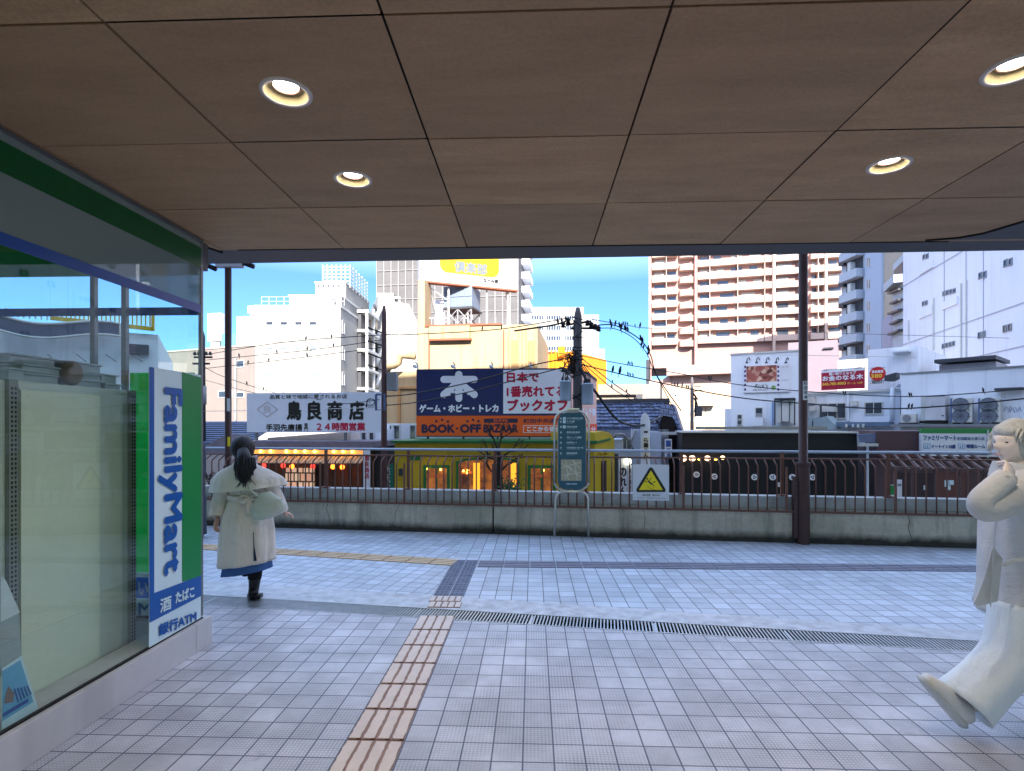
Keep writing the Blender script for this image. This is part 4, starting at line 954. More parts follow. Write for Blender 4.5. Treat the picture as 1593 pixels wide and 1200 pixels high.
for k in range(-6, 5):
    z = z_ref + k * -FL                                # underside of each balcony slab, going down
    if z < Fp.zz(1090, 570): break
    segs = [(1014.5, 1053.5, 0), (1085, 1187, 0), (1188, 1199, 0), (1259, 1279.5, 0), (1285, 1310, 0), (1205, 1240.5, 1)]
    bal = MB()
    for x0, x1, kind in segs:
        u0, u1 = Fp.u(x0), Fp.u(x1)
        if kind == 0: MB().ubox(Fp, u0, u1, z, z + 1.45, .0, 1.5).build('balcony', m_cream, b12)
        else:
            MB().ubox(Fp, u0, u1, z, z + .3, .0, 1.3).build('balcony', m_cream, b12)
            MB().ubox(Fp, u0, u1, z + .3, z + 1.35, 1.2, 1.28).build('balcony_rail', m_rail_g if k % 2 else m_cream, b12)
    u0, u1 = Fp.u(1056), Fp.u(1079); uc = (u0 + u1) / 2; n = 10        # bowed balcony
    MB().prism([Fp.at(uc + (u1 - u0) / 2 * math.cos(math.pi * j / n), z - .6, 1.9 * math.sin(math.pi * j / n) ** .6) for j in range(n + 1)], (0, 0, 1.45)).build('balcony', m_cream, b12)
    w = MB(); c2 = MB()
    for x0, x1, _ in segs:
        u = Fp.u(x0) + .5
        while u < Fp.u(x1) - 1.6:
            ww = rs.choice((1.7, 2.4, 3.0)); (w if rs.random() < .55 else c2).ubox(Fp, u, min(u + ww, Fp.u(x1) - .2), z + 1.45, z + 2.6, .01, .05); u += ww + rs.choice((.7, 1.6, 2.2))
    w.build('glazing', m_pane, b12); c2.build('glazing', paint('net_curtain', 170, 168, 160, rough=.5), b12)
    fn = MB()
    for x in (1036, 1103, 1146, 1187.6, 1270): fn.ubox(Fp, Fp.u(x), Fp.u(x + 1), z + 1.45, z + FL, 0, 1.45)
    fn.build('partition', m_cream, b12)
# podium
Fq = Face(985, 108, 1150, 100)
b13 = bldg('podium_building', Fq, 1060, 'pale salmon podium with a wide flat roof slab below the tall salmon tower')
m_pod = paint('podium_salmon', 178, 152, 140, rough=.8, var=.05, scale=.3)
body(b13, Fq, 1040, 1200, 572, 10, m_pod, 'upper_wall', pref=1060); MB().fbox(Fq, 1040, 568, 1200, 583, -10, 2.2).build('roof_slab', m_pod, b13)
body(b13, Fq, 1009, 1200, 590, 12, m_pod, pref=1060, out=-.5)
MB().fbox(Fq, 1005, 560, 1009, 640, -2, 0).build('dark_fin', m_dgrey, b13)
MB().fprism(Fq, [(1030, 592), (1044, 582), (1044, 602), (1030, 612)], 0, .4).build('shadow_box', m_sal, b13)
# cream shops in the distance
Fr = Face(1020, 72, 1140, 70)
b14 = bldg('cream_house', Fr, 1090, 'distant cream building with faint rows of windows behind the small utility pole')
m_crm = paint('cream_wall', 176, 156, 132, rough=.8, var=.06, scale=.5)
body(b14, Fr, 1030, 1137, 600, 12, m_crm); 
for y in (634, 648):
    for x in (1060, 1073, 1086, 1099, 1112, 1125): window(b14, Fr, x, y, x + 10, y + 9, paint('pane_cream', 190, 190, 176, rough=.3), fw=.12, bars=1)
window(b14, Fr, 1048, 613, 1054, 618, fw=.1)
MB().fbox(Fr, 1084, 628, 1110, 632, 0, 1.2).build('awning', m_crm, b14)

# --- towers right of the pole
Fu = Face(1308, 92, 1345, 100)
b15 = bldg('apartment_tower', Fu, 1320, 'slim grey apartment tower with stacked open stair landings left of the cream slab', 'tower')
Fu = Face(1308, 98, 1345, 92); m_shade = paint('tower_grey', 176, 184, 194, rough=.75, var=.05, scale=.4)
body(b15, Fu, 1309, 1346, 330, 14, m_shade)
for k in range(8):
    y = 378 + k * 32.8
    MB().fbox(Fu, 1317, y + 12, 1344.5, y + 25, .0, 1.4).build('balcony', m_shade, b15); MB().fbox(Fu, 1317, y - 7, 1343, y + 12, .01, .06).build('recess', m_dgrey, b15)
    MB().fbox(Fu, 1326, y - 2, 1331, y + 12, .06, .9).build('partition', m_trimw, b15); MB().fprism(Fu, [(1309, y - 6), (1317, y - 2), (1317, y + 3), (1309, y + 4)], 0, .6).build('vent_hood', m_dgrey, b15)
Fv = Face(1346, 90, 1371, 84)
b16 = bldg('apartment_tower', Fv, 1358, 'blue-grey plain side of a tower with pairs of narrow windows', 'tower')
body(b16, Fv, 1346, 1371, 330, 10, paint('tower_blue', 168, 182, 202, rough=.75, var=.05)); MB().ubox(Fv, Fv.u(1370), Fv.u(1420), GZ, 40, -10, -.3).build('sunlit_wall', paint('tower_cream', 176, 164, 148, rough=.8), b16)  # shaded blue side and sunlit cream wall: light painted into the colours
for k in range(5):
    for x in (1348.5, 1352): window(b16, Fv, x, 401 + k * 34, x + 2, 415 + k * 34, fw=.06)
Fv2 = Face(1386, 70, 1408, 64)
b17 = bldg('stair_tower', Fv2, 1395, 'narrow grey stair block with a small balcony left of the huge white wall')
body(b17, Fv2, 1389, 1407, 412, 8, m_shade); 
MB().fbox(Fv2, 1391, 414, 1405, 434, .01, .06).build('recess', m_dgrey, b17); MB().fbox(Fv2, 1389, 434, 1406, 446, .0, 1.0).build('balcony', m_shade, b17)
for k in range(5): MB().fprism(Fv2, [(1387 + (k % 2) * 3, 455 + k * 16), (1405, 448 + k * 16), (1405, 451 + k * 16), (1388 + (k % 2) * 3, 458 + k * 16)], 0, .5).build('pipe_bracket', m_dgrey, b17)
body(b17, Fv2, 1372, 1389, 498, 5, paint('purple_grey', 160, 158, 178, rough=.8), 'low_wing'); MB().fprism(Fv2, [(1372, 498), (1388, 470), (1388, 498)], -3, -.1).build('slope', paint('purple_grey'), b17) if 'purple_grey' in MATS and False else None

# --- the huge white wall on the right
Fx = Face(1405, 57.5, 1593, 38)
b18 = bldg('department_store', Fx, 1500, 'huge blank white building on the right with small paired dark windows in shade')
m_big = paint('big_white_wall', 230, 230, 240, rough=.75, var=.03, scale=.25, streak=.25, dirt=L(176, 178, 194))
body(b18, Fx, 1405, 1660, 300, 16, m_big, pref=1500)
sl_ = MB()
for x in (1469, 1503, 1530): sl_.fbox(Fx, x, 330, x + .5, 700, .0, .05)
u0, u1 = Fx.u(1405), Fx.u(1650)
for z in (Fx.zz(1500, 444 + 60), Fx.zz(1500, 560), Fx.zz(1500, 390)): sl_.ubox(Fx, u0, u1, z, z + .07, .0, .05)
sl_.build('panel_seam', paint('seam_grey', 176, 178, 190), b18)
def pairw(px, py, s, n_=2, sp=5.2):
    for i in range(n_): window(b18, Fx, px + i * sp * s, py - i * 1.4 * s, px + (i * sp + 3.8) * s, py + (7.5 - i * 1.4) * s, fw=.06, fmat=m_grey)
pairw(1436, 396, 1.0); pairw(1523, 424, 1.35); pairw(1562, 404, 1.5); pairw(1467, 453, 1.0, 4, 5.4); pairw(1435, 469, .95); pairw(1522, 517, 1.3); pairw(1561, 506, 1.5); pairw(1466, 535, 1.0, 4, 5.4); pairw(1434, 544, .95)
for q in ((1432, 411, 1453, 422), (1431, 478, 1452, 492), (1466, 466, 1491, 478), (1430, 562, 1449, 568)): MB().fbox(Fx, *q, 0, .12).build('ledge_panel', m_big, b18)
for x, y0, y1 in ((1453, 464, 545), (1496, 441, 560), (1504, 436, 560), (1414, 498, 530)): MB().fbox(Fx, x, y0, x + .9, y1, 0, .12).build('downpipe', m_trimw, b18)

# --- low white house with the restaurant board (third from right)
Fr1 = Face(1137, 35, 1252, 33)
b19 = bldg('white_house', Fr1, 1190, 'pale two-storey house wall carrying the steak restaurant board, left of the thick brown post')
body(b19, Fr1, 1137, 1252, 553, 9, m_whiteb, pref=1137); coping(b19, Fr1, 1137, 1252, 553, 9, m_trimw, .1, .05); body(b19, Fr1, 1126, 1137, 636, 6, m_whiteb, 'side_wing', out=-.4)
for q in ((1147, 645, 1154.5, 652.5), (1147, 654, 1154.5, 661.5)): window(b19, Fr1, *q, fw=.03)
window(b19, Fr1, 1174.5, 634, 1187, 650, fw=.05, bars=0); MB().fbox(Fr1, 1175, 643, 1186.5, 650, .03, .05).build('window_blind', m_grey, b19)
MB().fbox(Fr1, 1172, 651, 1188, 663, 0, .5).build('meter_box', m_whiteb, b19)
sh = MB().fbox(Fr1, 1206, 622, 1208, 662, .9, 1.0).fbox(Fr1, 1236, 622, 1238, 662, .9, 1.0).fbox(Fr1, 1206, 620.5, 1238, 622.5, 0, 1.0); sh.build('pipe_rack', m_dgrey, b19)
q = MB().fbox(Fr1, 1209, 624, 1216, 658, .1, .6).fbox(Fr1, 1217.5, 624, 1228, 656, .1, .7).fbox(Fr1, 1229.5, 624, 1235, 658, .1, .6); q.build('boiler', paint('boiler_cream', 206, 206, 204), b19)
MB().fbox(Fr1, 1201, 626, 1203, 662, 0, .1).build('downpipe', paint('pipe_blue', 120, 160, 210), b19)
bd = thing('restaurant_board', Fr1.pt(1190, 610, .1), 'restaurant board with food picture and checked border under five small spotlights', 'signboard')
MB().fbox(Fr1, 1157.5, 568, 1230, 610.5, .02, .1).build('board', m_wsign, bd)
# food picture: warm mottled print
m_food, nt, bb_, pos = newmat('food_print'); vo = nd(nt, 'ShaderNodeTexVoronoi'); vo.inputs['Scale'].default_value = 4.5; nt.links.new(pos, vo.inputs['Vector'])
cr_ = nd(nt, 'ShaderNodeValToRGB'); cr_.color_ramp.elements[0].color = (*L(86, 34, 24), 1); cr_.color_ramp.elements[1].color = (*L(226, 190, 160), 1)
e = cr_.color_ramp.elements.new(.5); e.color = (*L(176, 96, 84), 1); sep = nd(nt, 'ShaderNodeSeparateColor'); nt.links.new(vo.outputs['Color'], sep.inputs[0]); nt.links.new(sep.outputs[0], cr_.inputs[0]); nt.links.new(cr_.outputs[0], bb_.inputs['Base Color'])
MB().fbox(Fr1, 1161.5, 569.5, 1208.5, 594.5, .103, .108).build('food_picture', m_food, bd)
t = MB()
for k in range(6):
    for x in (1158, 1209.3): t.fbox(Fr1, x, 569.5 + k * 7, x + 3, 573 + k * 7, .103, .11)
t.build('checked_border', paint('sign_purple', 90, 50, 110), bd)
t = MB(); ftext(t, Fr1, "Rick's", 1174, 598, 1195, 604.5, .104, .01, italic=.3); ftext(t, Fr1, '042-709-3377', 1172, 606, 1195, 608.5, .104, .01); ftext(t, Fr1, 'Instagram', 1216, 591, 1227, 593, .104); ftext(t, Fr1, 'オープン', 1217, 570, 1227, 573, .104); t.build('lettering', paint('ink_green', 20, 50, 40), bd)
t = MB(); t.fprism(Fr1, rr(1200, 600, 1207, 607, 3), .103, .106); t.build('emblem', paint('emblem_green', 120, 160, 90), bd)
for k in range(5):
    x = 1164 + k * 15; lm = thing('spotlight', Fr1.pt(x, 566, .5), f'small dark gooseneck spotlight over the restaurant board, {["first", "second", "third", "fourth", "fifth"][k]} from its left end', 'spotlight', 'spotlights over the restaurant board')
    MB().tube([Fr1.pt(x + 2.5, 560, .0), Fr1.pt(x + 2, 557.5, .35), Fr1.pt(x, 560, .6), Fr1.pt(x - .6, 564, .62)], .03, 5).build('arm', m_dgrey, lm, True); MB().lathe(Fr1.pt(x - .6, 567, .62), [(.1, 0), (.06, .09), (.02, .12)], 10).build('shade', m_dgrey, lm, True)
# --- purple-grey block behind
Fr2 = Face(1226, 50, 1303, 48)
b20 = bldg('mauve_building', Fr2, 1280, 'plain mauve-grey block behind the red pawn-style signboard')
body(b20, Fr2, 1226, 1303, 530, 8, paint('mauve_wall', 128, 116, 124, rough=.8, var=.06), pref=1280); MB().fbox(Fr2, 1281, 541, 1297, 543, 0, .2).build('vent', m_dgrey, b20)
body(b20, Fr2, 1303, 1350, 560, 8, m_white, 'white_wing', pref=1320)
# --- white house with red sign
Fr3 = Face(1250, 36, 1425, 31.5)
b21 = bldg('white_house', Fr3, 1350, 'jumbled white house with dark windows between the thick brown post and the low white store')
body(b21, Fr3, 1250, 1400, 611, 8, m_whiteb, pref=1330)
body(b21, Fr3, 1345, 1424, 540, 8, m_whiteb, 'tall_wall', pref=1380, out=-.6); MB().fbox(Fr3, 1386, 545, 1414, 547.5, -.6, .0).build('ledge', m_whiteb, b21)
MB().fbox(Fr3, 1250, 608, 1400, 611.5, -.1, .15).build('ledge', m_trimw, b21)
window(b21, Fr3, 1274, 627, 1317, 652, fw=.06, bars=2); window(b21, Fr3, 1345, 625.5, 1374, 645, fw=.06, bars=1)
MB().fprism(Fr3, [(1284, 632), (1301, 632), (1303, 641), (1284, 641)], .05, .6).build('open_sash', m_trimw, b21)
for q in ((1326, 624, 1336, 632, .4), (1258, 618, 1270, 628, .5), (1262, 632, 1271, 640, .4)): MB().fbox(Fr3, *q[:4], 0, q[4]).build('vent_box', m_trimw, b21)
MB().fbox(Fr3, 1318, 611, 1322, 655, 0, .12).fbox(Fr3, 1384, 612, 1388, 655, 0, .15).build('downpipe', m_whiteb, b21)
q = MB().tube([Fr3.pt(1392, 655, .5), Fr3.pt(1392, 604, .5), Fr3.pt(1395, 600, .3), Fr3.pt(1398, 600, 0)], .12, 8); q.build('flue', m_whiteb, b21, True)
MB().fprism(Fr3, [(1382, 586), (1400, 581), (1400, 590), (1392, 594), (1382, 594)], 0, .8).build('hood', m_dgrey, b21)
MB().fbox(Fr3, 1240, 650, 1278, 672, .4, 1.6).fprism(Fr3, [(1280, 653), (1300, 648), (1312, 660), (1312, 668), (1280, 668)], .4, 1.6).build('roof_shed', paint('shed_teal', 146, 164, 172, rough=.7, var=.15), b21)
MB().fprism(Fr3, [(1311, 657), (1392, 657), (1392, 663), (1311, 664)], .1, 1.2).build('lean_to', paint('lean_to_blue', 96, 116, 140, rough=.6, var=.2), b21)
for k, x in enumerate((1326, 1336, 1344, 1352)): MB().fbox(Fr3, x, 660, x + 3, 665, 1.2, 1.3).build('vent', m_trimw, b21)
rd = thing('signboard', Fr3.pt(1314, 606, .2), 'wide crimson shop signboard with white kana lettering and yellow phone number on the roof', 'signboard')
MB().fbox(Fr3, 1280, 574, 1347, 606, .15, .25).build('board', paint('sign_crimson', 160, 18, 50, rough=.4), rd); MB().fbox(Fr3, 1280, 574, 1347, 578.8, .252, .256).build('strip', m_wsign, rd)
t = MB(); ftext(t, Fr3, '金券チケット・金・ブランド品買取', 1283, 575.3, 1343, 578, .26, .01); t.build('lettering', m_black, rd)
t = MB(); ftext(t, Fr3, 'お金のなる木', 1282, 586, 1345, 593.5, .26, .05); ftext(t, Fr3, '買い取りショップ', 1292, 580.5, 1334, 585, .26, .04); t.build('lettering', m_wsign, rd)
t = MB(); ftext(t, Fr3, '042-785-8003', 1282, 596.5, 1318, 600.5, .26, .06); ftext(t, Fr3, '月〜土 10時', 1320, 595.5, 1344, 598.5, .26, .02); t.build('lettering', paint('ink_yellow', 240, 190, 60), rd)
bn = thing('banner_sign', Fr3.pt(1367, 603), 'small square white sign with a red disc right of the crimson board', 'sign')
MB().fbox(Fr3, 1354, 572, 1379, 601, .05, .1).build('board', m_wsign, bn); MB().disc(Fr3.pt(1366, 582, .101), .42, Fr3.N, 24, .006).build('disc', paint('disc_red', 196, 40, 40, rough=.4), bn)
t = MB(); ftext(t, Fr3, '380', 1356, 583, 1373, 588.5, .11, .06); t.build('lettering', paint('ink_yellow', 240, 190, 60), bn)
t = MB(); ftext(t, Fr3, '貸会議室', 1357, 577, 1375, 581, .11, .04); t.build('lettering', m_wsign, bn)
t = MB(); ftext(t, Fr3, '一時間利用いただけます', 1354, 572.8, 1378, 574.5, .102, .01); ftext(t, Fr3, 'ご利用は受付まで', 1355, 592, 1376, 598, .102, .02); t.build('lettering', m_black, bn)
# --- low white store at right with air conditioners
Fz = Face(1400, 31, 1594, 27)
b22 = bldg('low_store', Fz, 1500, 'low white building with a row of air conditioner units above the green striped store sign')
body(b22, Fz, 1402, 1640, 583, 10, m_whiteb, pref=1402); coping(b22, Fz, 1402, 1640, 583, 10, m_grey, .08, .06)
q = MB().fbox(Fz, 1437, 559, 1530, 577, -6, -3); q.build('roof_hut', paint('hut_grey', 150, 146, 152, rough=.7, var=.12), b22); MB().fbox(Fz, 1432, 550, 1532, 556, -6.4, -2.6).build('hut_roof', m_dgrey, b22)
window(b22, Fz, 1558, 613, 1564, 619, fw=.04); MB().fbox(Fz, 1550, 604, 1594, 607.5, 0, .5).build('canopy', m_dgrey, b22); MB().fbox(Fz, 1553, 607.5, 1593, 660, .01, .04).build('door_panel', m_whiteb, b22)
t = MB()
for pts in ([(1562, 640), (1566, 633), (1570, 640), (1572, 632)], [(1571, 642), (1575, 634), (1579, 642)], [(1580, 634), (1583, 641), (1587, 633), (1589, 640)]): t.tube([Fz.pt(x, y, .05) for x, y in pts], .015, 4)
t.build('graffiti', m_fblue, b22)
def ac_big(px0, py0, px1, py1, lbl):
    a = thing('air_conditioner', Fz.pt((px0 + px1) / 2, py1, .3), lbl, 'air conditioner', 'air conditioners along the low white building')
    MB().fbox(Fz, px0, py0, px1, py1, .25, .65).build('case', m_trimw, a, bevel=.02); MB().fbox(Fz, px0 - 3, py0, px0 - .2, py1, .25, .6).build('side_grille', paint('grille_blue', 90, 110, 150), a)
    cx_ = px0 + (px1 - px0) * .42
    for yy_ in ((py0 + (py1 - py0) * .27), (py0 + (py1 - py0) * .74)):
        MB().disc(Fz.pt(cx_, yy_, .652), .36, Fz.N, 24, .02).build('fan', paint('fan_grey', 112, 118, 130, rough=.5), a)
        r_ = MB(); c0_ = Fz.pt(cx_, yy_, .68)
        for rr_ in (.14, .35): r_.tube([c0_ + (Fz.U * math.cos(2 * math.pi * j / 20) + EZ * math.sin(2 * math.pi * j / 20)) * rr_ for j in range(21)], .006, 4, False)
        for j in range(4): d_ = Fz.U * math.cos(j * math.pi / 4) + EZ * math.sin(j * math.pi / 4); r_.tube([c0_ - d_ * .35, c0_ + d_ * .35], .006, 4)
        r_.build('guard', m_dgrey, a)
    t = MB()
    for k in range(3):
        x = px1 - 7; y = py0 + 5 + k * 8; t.tube([Fz.pt(x, y, .66), Fz.pt(x + 3, y + 3, .66), Fz.pt(x, y + 5, .66), Fz.pt(x + 5, y + 7, .66)], .014, 4)
    t.build('graffiti', m_black, a)
    MB().fbox(Fz, px0 + 1, py1 + .3, px0 + 10, py1 + 2.5, .2, .7).fbox(Fz, px1 - 12, py1 + .3, px1 - 3, py1 + 2.5, .2, .7).build('foot', m_gap, a)
ac_big(1486, 620.5, 1517, 657.5, 'large double-fan air conditioner with black scribbles, left of the two large units'); ac_big(1529, 620.5, 1560, 657.5, 'large double-fan air conditioner with black scribbles, right of the two large units')
a = thing('air_conditioner', Fz.pt(1418, 658, .3), 'small single-fan air conditioner at the left end of the low white building', 'air conditioner', 'air conditioners along the low white building')
MB().fbox(Fz, 1406, 644.5, 1430, 658, .25, .6).build('case', m_trimw, a, bevel=.02); MB().disc(Fz.pt(1416, 651.2, .602), .2, Fz.N, 20, .02).build('fan', m_grey, a); MB().fbox(Fz, 1404, 658.5, 1432, 661, .2, .7).build('foot', m_gap, a)
a = thing('equipment_cabinet', Fz.pt(1460, 656, .3), 'wide pale metal cabinet on dark feet between the small and large air conditioners', 'cabinet')
MB().fbox(Fz, 1445, 616, 1476, 654.5, .1, .7).build('case', paint('cabinet_grey', 190, 190, 196, rough=.5), a, bevel=.02); MB().fbox(Fz, 1437, 655, 1476, 659, .1, .8).build('foot', m_gap, a); MB().fbox(Fz, 1437, 617, 1444.5, 654.5, .1, .5).build('side', m_trimw, a)
MB().fbox(Fz, 1446, 616.8, 1475, 617.8, .7, .71).fbox(Fz, 1471, 646, 1474, 648, .7, .72).fbox(Fz, 1455, 631, 1457, 632, .7, .72).build('handle', m_dgrey, a)
MB().fbox(Fz, 1398, 660, 1640, 664, -.2, 1.4).build('roof_edge', m_grey, b22)
# --- brown convenience building with pergola below
Fg = Face(1362, 21, 1640, 19)
b23 = bldg('brown_store', Fg, 1450, 'dark brown building front below the green striped store sign, with doors and posters')
m_brn = paint('brown_panel', 84, 62, 66, rough=.6, var=.15, scale=2); m_brn2 = paint('brown_dark', 56, 40, 44, rough=.6, var=.2)
body(b23, Fg, 1363, 1640, 671, 6, m_brn, pref=1400)
MB().fbox(Fg, 1363, 702, 1640, 712, 0, .25).build('fascia', paint('red_brown', 110, 62, 60, rough=.6, var=.15), b23)
MB().fbox(Fg, 1393, 736, 1500, 790, 0, .05).build('shopfront', m_brn2, b23); MB().fbox(Fg, 1455, 733, 1500, 775, .05, .1).build('door', paint('door_brown', 100, 60, 56), b23)
q = MB().fbox(Fg, 1468, 747, 1474, 757, .1, .12).fbox(Fg, 1475, 747, 1482, 754, .1, .12).fbox(Fg, 1473, 755, 1477, 762, .1, .12).fbox(Fg, 1436, 755, 1438, 762, .06, .08); q.build('notice', m_lite, b23)
MB().fprism(Fg, [(1362, 690), (1332, 690), (1332, 694), (1362, 694)], .2, .5).build('gutter', m_trimw, b23)
nb_ = thing('store_sign', Fg.pt(1490, 710, .3), 'long white store sign with blue katakana under a green stripe above the pergola', 'shop sign')
MB().fbox(Fg, 1429, 674.5, 1640, 710, .05, .35).build('board', m_wsign, nb_); MB().fbox(Fg, 1429, 667, 1640, 674.3, .05, .36).build('stripe', m_sgreen, nb_)
MB().fbox(Fg, 1529, 669, 1531.5, 712, .36, .4).build('post', m_trimw, nb_); MB().fbox(Fg, 1429, 703.5, 1525, 704.2, .352, .356).build('strip', m_grey, nb_)
t = MB(); ftext(t, Fg, 'ファミリーマート', 1432, 677.5, 1482, 685, .36, .04); ftext(t, Fg, '町田駅前大通り店', 1484, 679.5, 1525, 684.5, .36, .02)
ftext(t, Fg, 'イートイン10席', 1444, 691, 1481, 697, .36, .04); ftext(t, Fg, '喫煙ルーム', 1498, 691, 1526, 697, .36, .04); t.build('lettering', paint('ink_blue', 30, 70, 130), nb_)
t = MB()
for x in (1432, 1485): t.fbox(Fg, x, 690, x + 10.5, 690.6, .352, .358).fbox(Fg, x, 697, x + 10.5, 697.6, .352, .358).fbox(Fg, x, 690.6, x + .6, 697, .352, .358).fbox(Fg, x + 10, 690.6, x + 10.6, 697, .352, .358).fbox(Fg, x + 3, 693, x + 4.2, 697, .352, .356).fbox(Fg, x + 6, 692, x + 7.2, 697, .352, .356)
t.build('pictogram', paint('ink_cyan', 70, 140, 190), nb_)
MB().fbox(Fg, 1536, 676, 1546, 685.5, .352, .358).build('red_square', paint('square_red', 170, 40, 60), nb_)
t = MB(); ftext(t, Fg, '経', 1537.5, 677.3, 1544.5, 684.3, .36, .03); t.build('lettering', m_wsign, nb_)
Fpg = Face(1384, 17.5, 1560, 16.2)
pg = thing('pergola', Fpg.pt(1470, 780), 'weathered brown timber pergola with slanted rafters in front of the dark store', 'pergola')
m_tim = paint('weathered_timber', 96, 76, 74, rough=.8, var=.25, scale=6)
MB().fbox(Fpg, 1384, 728, 1560, 734, -.1, .05).build('beam', m_tim, pg); MB().fbox(Fpg, 1384, 706, 1560, 711, -1.8, -1.65).build('beam', m_tim, pg)
for k in range(9): x = 1386 + k * 19; MB().bar(Fpg.pt(x + 8, 731, .15), Fpg.pt(x - 6, 708, -1.9), .06, .08).build('rafter', m_tim, pg)
for x in (1390, 1418, 1454, 1492, 1530): MB().fbox(Fpg, x, 734, x + 3.2, 860, -.08, .04).build('post', m_tim, pg)
bk = thing('standing_sign', Fpg.pt(1388, 776, .4), 'small green and white standing board in front of the dark store', 'sign')
MB().fbox(Fpg, 1376, 753, 1393, 785, .3, .36).build('board', m_wsign, bk); MB().fbox(Fpg, 1376, 753.5, 1393, 768, .362, .366).build('field', m_sgreen, bk)
t = MB(); ftext(t, Fpg, 'Open', 1378, 772, 1391, 775.5, .362, .03); t.build('lettering', m_fblue, bk)
bk2 = thing('standing_sign', Fpg.pt(1399, 776, .1), 'white standing board with a photo beside the green and white one', 'sign')
MB().fbox(Fpg, 1394, 746, 1402, 785, .1, .16).build('board', m_wsign, bk2); MB().fbox(Fpg, 1395, 752, 1401, 756, .162, .166).build('picture', m_grey, bk2)
# --- black building with round white marks
Fk2 = Face(1060, 23, 1332, 21.5)
b24 = bldg('black_shopfront', Fk2, 1190, 'low black building with a flat roof and round white crests, behind the railing')
m_blk = paint('black_cladding', 22, 23, 30, rough=.6, var=.2, scale=2); m_blk2 = paint('black_shutter', 13, 14, 19, rough=.6, var=.2)
body(b24, Fk2, 1061, 1333, 674, 9, m_blk, pref=1200); MB().ubox(Fk2, Fk2.u(1060), Fk2.u(1334), Fk2.zz(1200, 674) + .003, Fk2.zz(1200, 671.5), -9, .12).build('coping', m_trimw, b24)
MB().fbox(Fk2, 1061, 700, 1333, 800, .0, .12).build('lower_front', m_blk2, b24)
for k in range(16): MB().fbox(Fk2, 1063 + k * 16.7, 712, 1064 + k * 16.7, 800, .12, .16).build('batten', m_blk, b24)
MB().fbox(Fk2, 1103, 664, 1306, 669, -6, -1.5).build('roof_plant', paint('roof_grey', 130, 126, 116, rough=.8, var=.2), b24)
for k, (px, py) in enumerate(((1083, 738), (1110.5, 741), (1172.5, 742), (1200.5, 742), (1231, 742), (1262, 742))):
    cm = MB().disc(Fk2.pt(px, py, .165), .125, Fk2.N, 24, .012).build('crest', m_wsign, b24)
    q = MB(); 
    for j in range(3): a = j * 2.1 + k; q.disc(Fk2.pt(px, py, .178) + (Fk2.U * math.cos(a) + EZ * math.sin(a)) * .045, .03, Fk2.N, 10, .003)
    q.build('mark', m_blk, cm)
MB().fbox(Fk2, 1206, 750, 1214, 757, .165, .17).build('notice', m_trimw, b24)
MB().fbox(Fk2, 1333, 676, 1349, 690, -2, -.2).fbox(Fk2, 1346, 690, 1348.5, 800, .1, .2).build('side_post', m_whiteb, b24)
q = MB()
for k in range(9): q.fprism(Fk2, [(1330 + k * 3.4, 676), (1332 + k * 3.4, 676), (1336 + k * 3.4, 688), (1333 + k * 3.4, 688)], .3, .36)
q.fprism(Fk2, [(1328, 676), (1361, 674), (1363, 690), (1345, 688)], .2, .28).build('tin_awning', paint('tin_blue', 110, 120, 150, rough=.5, var=.2), b24)
m_glow = M('lantern_glow', L(255, 205, 160), .5, 0, emit=.45); m_bulb = M('bulb_glow', L(255, 190, 70), .5, 0, emit=1.6)
for k, (px, py, r_) in enumerate(((1061, 712, .15), (1075, 712, .13), (1098, 712, .12), (1121, 711, .09))):
    tag(MB().ball(Fk2.pt(px, py, .6), r_, 16, 10, (1, 1, .9)).build('paper_lantern', m_glow, smooth=True), f'glowing round paper lantern under the black building edge, {["first", "second", "third", "fourth"][k]} from left', 'lantern', 'round lanterns beside the black building')
for k, (px, py) in enumerate(((1085.5, 713), (1110.5, 713))): tag(MB().ball(Fk2.pt(px, py, .6), .06, 10, 8).build('light_bulb', m_bulb, smooth=True), f'small yellow bulb glowing {["left", "right"][k]} of the middle paper lantern', 'light bulb', 'bulbs beside the black building')
# --- tiled-roof houses
m_wood = paint('old_wood', 60, 54, 52, rough=.8, var=.25)
m_roof, nt, bb_, pos = newmat('blue_grey_roof_tiles')
wv = nd(nt, 'ShaderNodeTexBrick'); wv.inputs['Scale'].default_value = 1.0; wv.inputs['Brick Width'].default_value = .24; wv.inputs['Row Height'].default_value = .16; wv.inputs['Mortar Size'].default_value = .022
wv.inputs['Color1'].default_value = (*L(66, 78, 112), 1); wv.inputs['Color2'].default_value = (*L(92, 104, 138), 1); wv.inputs['Mortar'].default_value = (*L(34, 38, 54), 1)
mp3 = nd(nt, 'ShaderNodeMapping'); mp3.inputs['Rotation'].default_value = (rad(60), 0, 0); nt.links.new(pos, mp3.inputs[0]); nt.links.new(mp3.outputs[0], wv.inputs['Vector']); nt.links.new(wv.outputs[0], bb_.inputs['Base Color']); bb_.inputs['Roughness'].default_value = .45
Fh = Face(915, 29, 1060, 27.5)
b25 = bldg('tiled_house', Fh, 980, 'old house with blue-grey tiled roof and a dark gable right of the orange signboard')
body(b25, Fh, 915, 1040, 668, 6, m_whiteb, pref=980)
u0, u1 = Fh.u(905), Fh.u(1027); ze = Fh.zz(980, 669); zr = Fh.zz(980, 636) + .3
MB().prism([Fh.at(u0, ze, .5), Fh.at(u0, ze + .12, .5), Fh.at(u0, zr + .12, -3), Fh.at(u0, zr, -3)], Fh.U * (u1 - u0)).build('roof', m_roof, b25)
q = MB()
for k in range(8): f_ = k / 7.5; q.ubox(Fh, u0, u1, ze + .12 + (zr - ze) * f_, ze + .18 + (zr - ze) * f_, .5 - 3.5 * f_ - .06, .52 - 3.5 * f_)
q.build('tile_course', m_roof, b25)
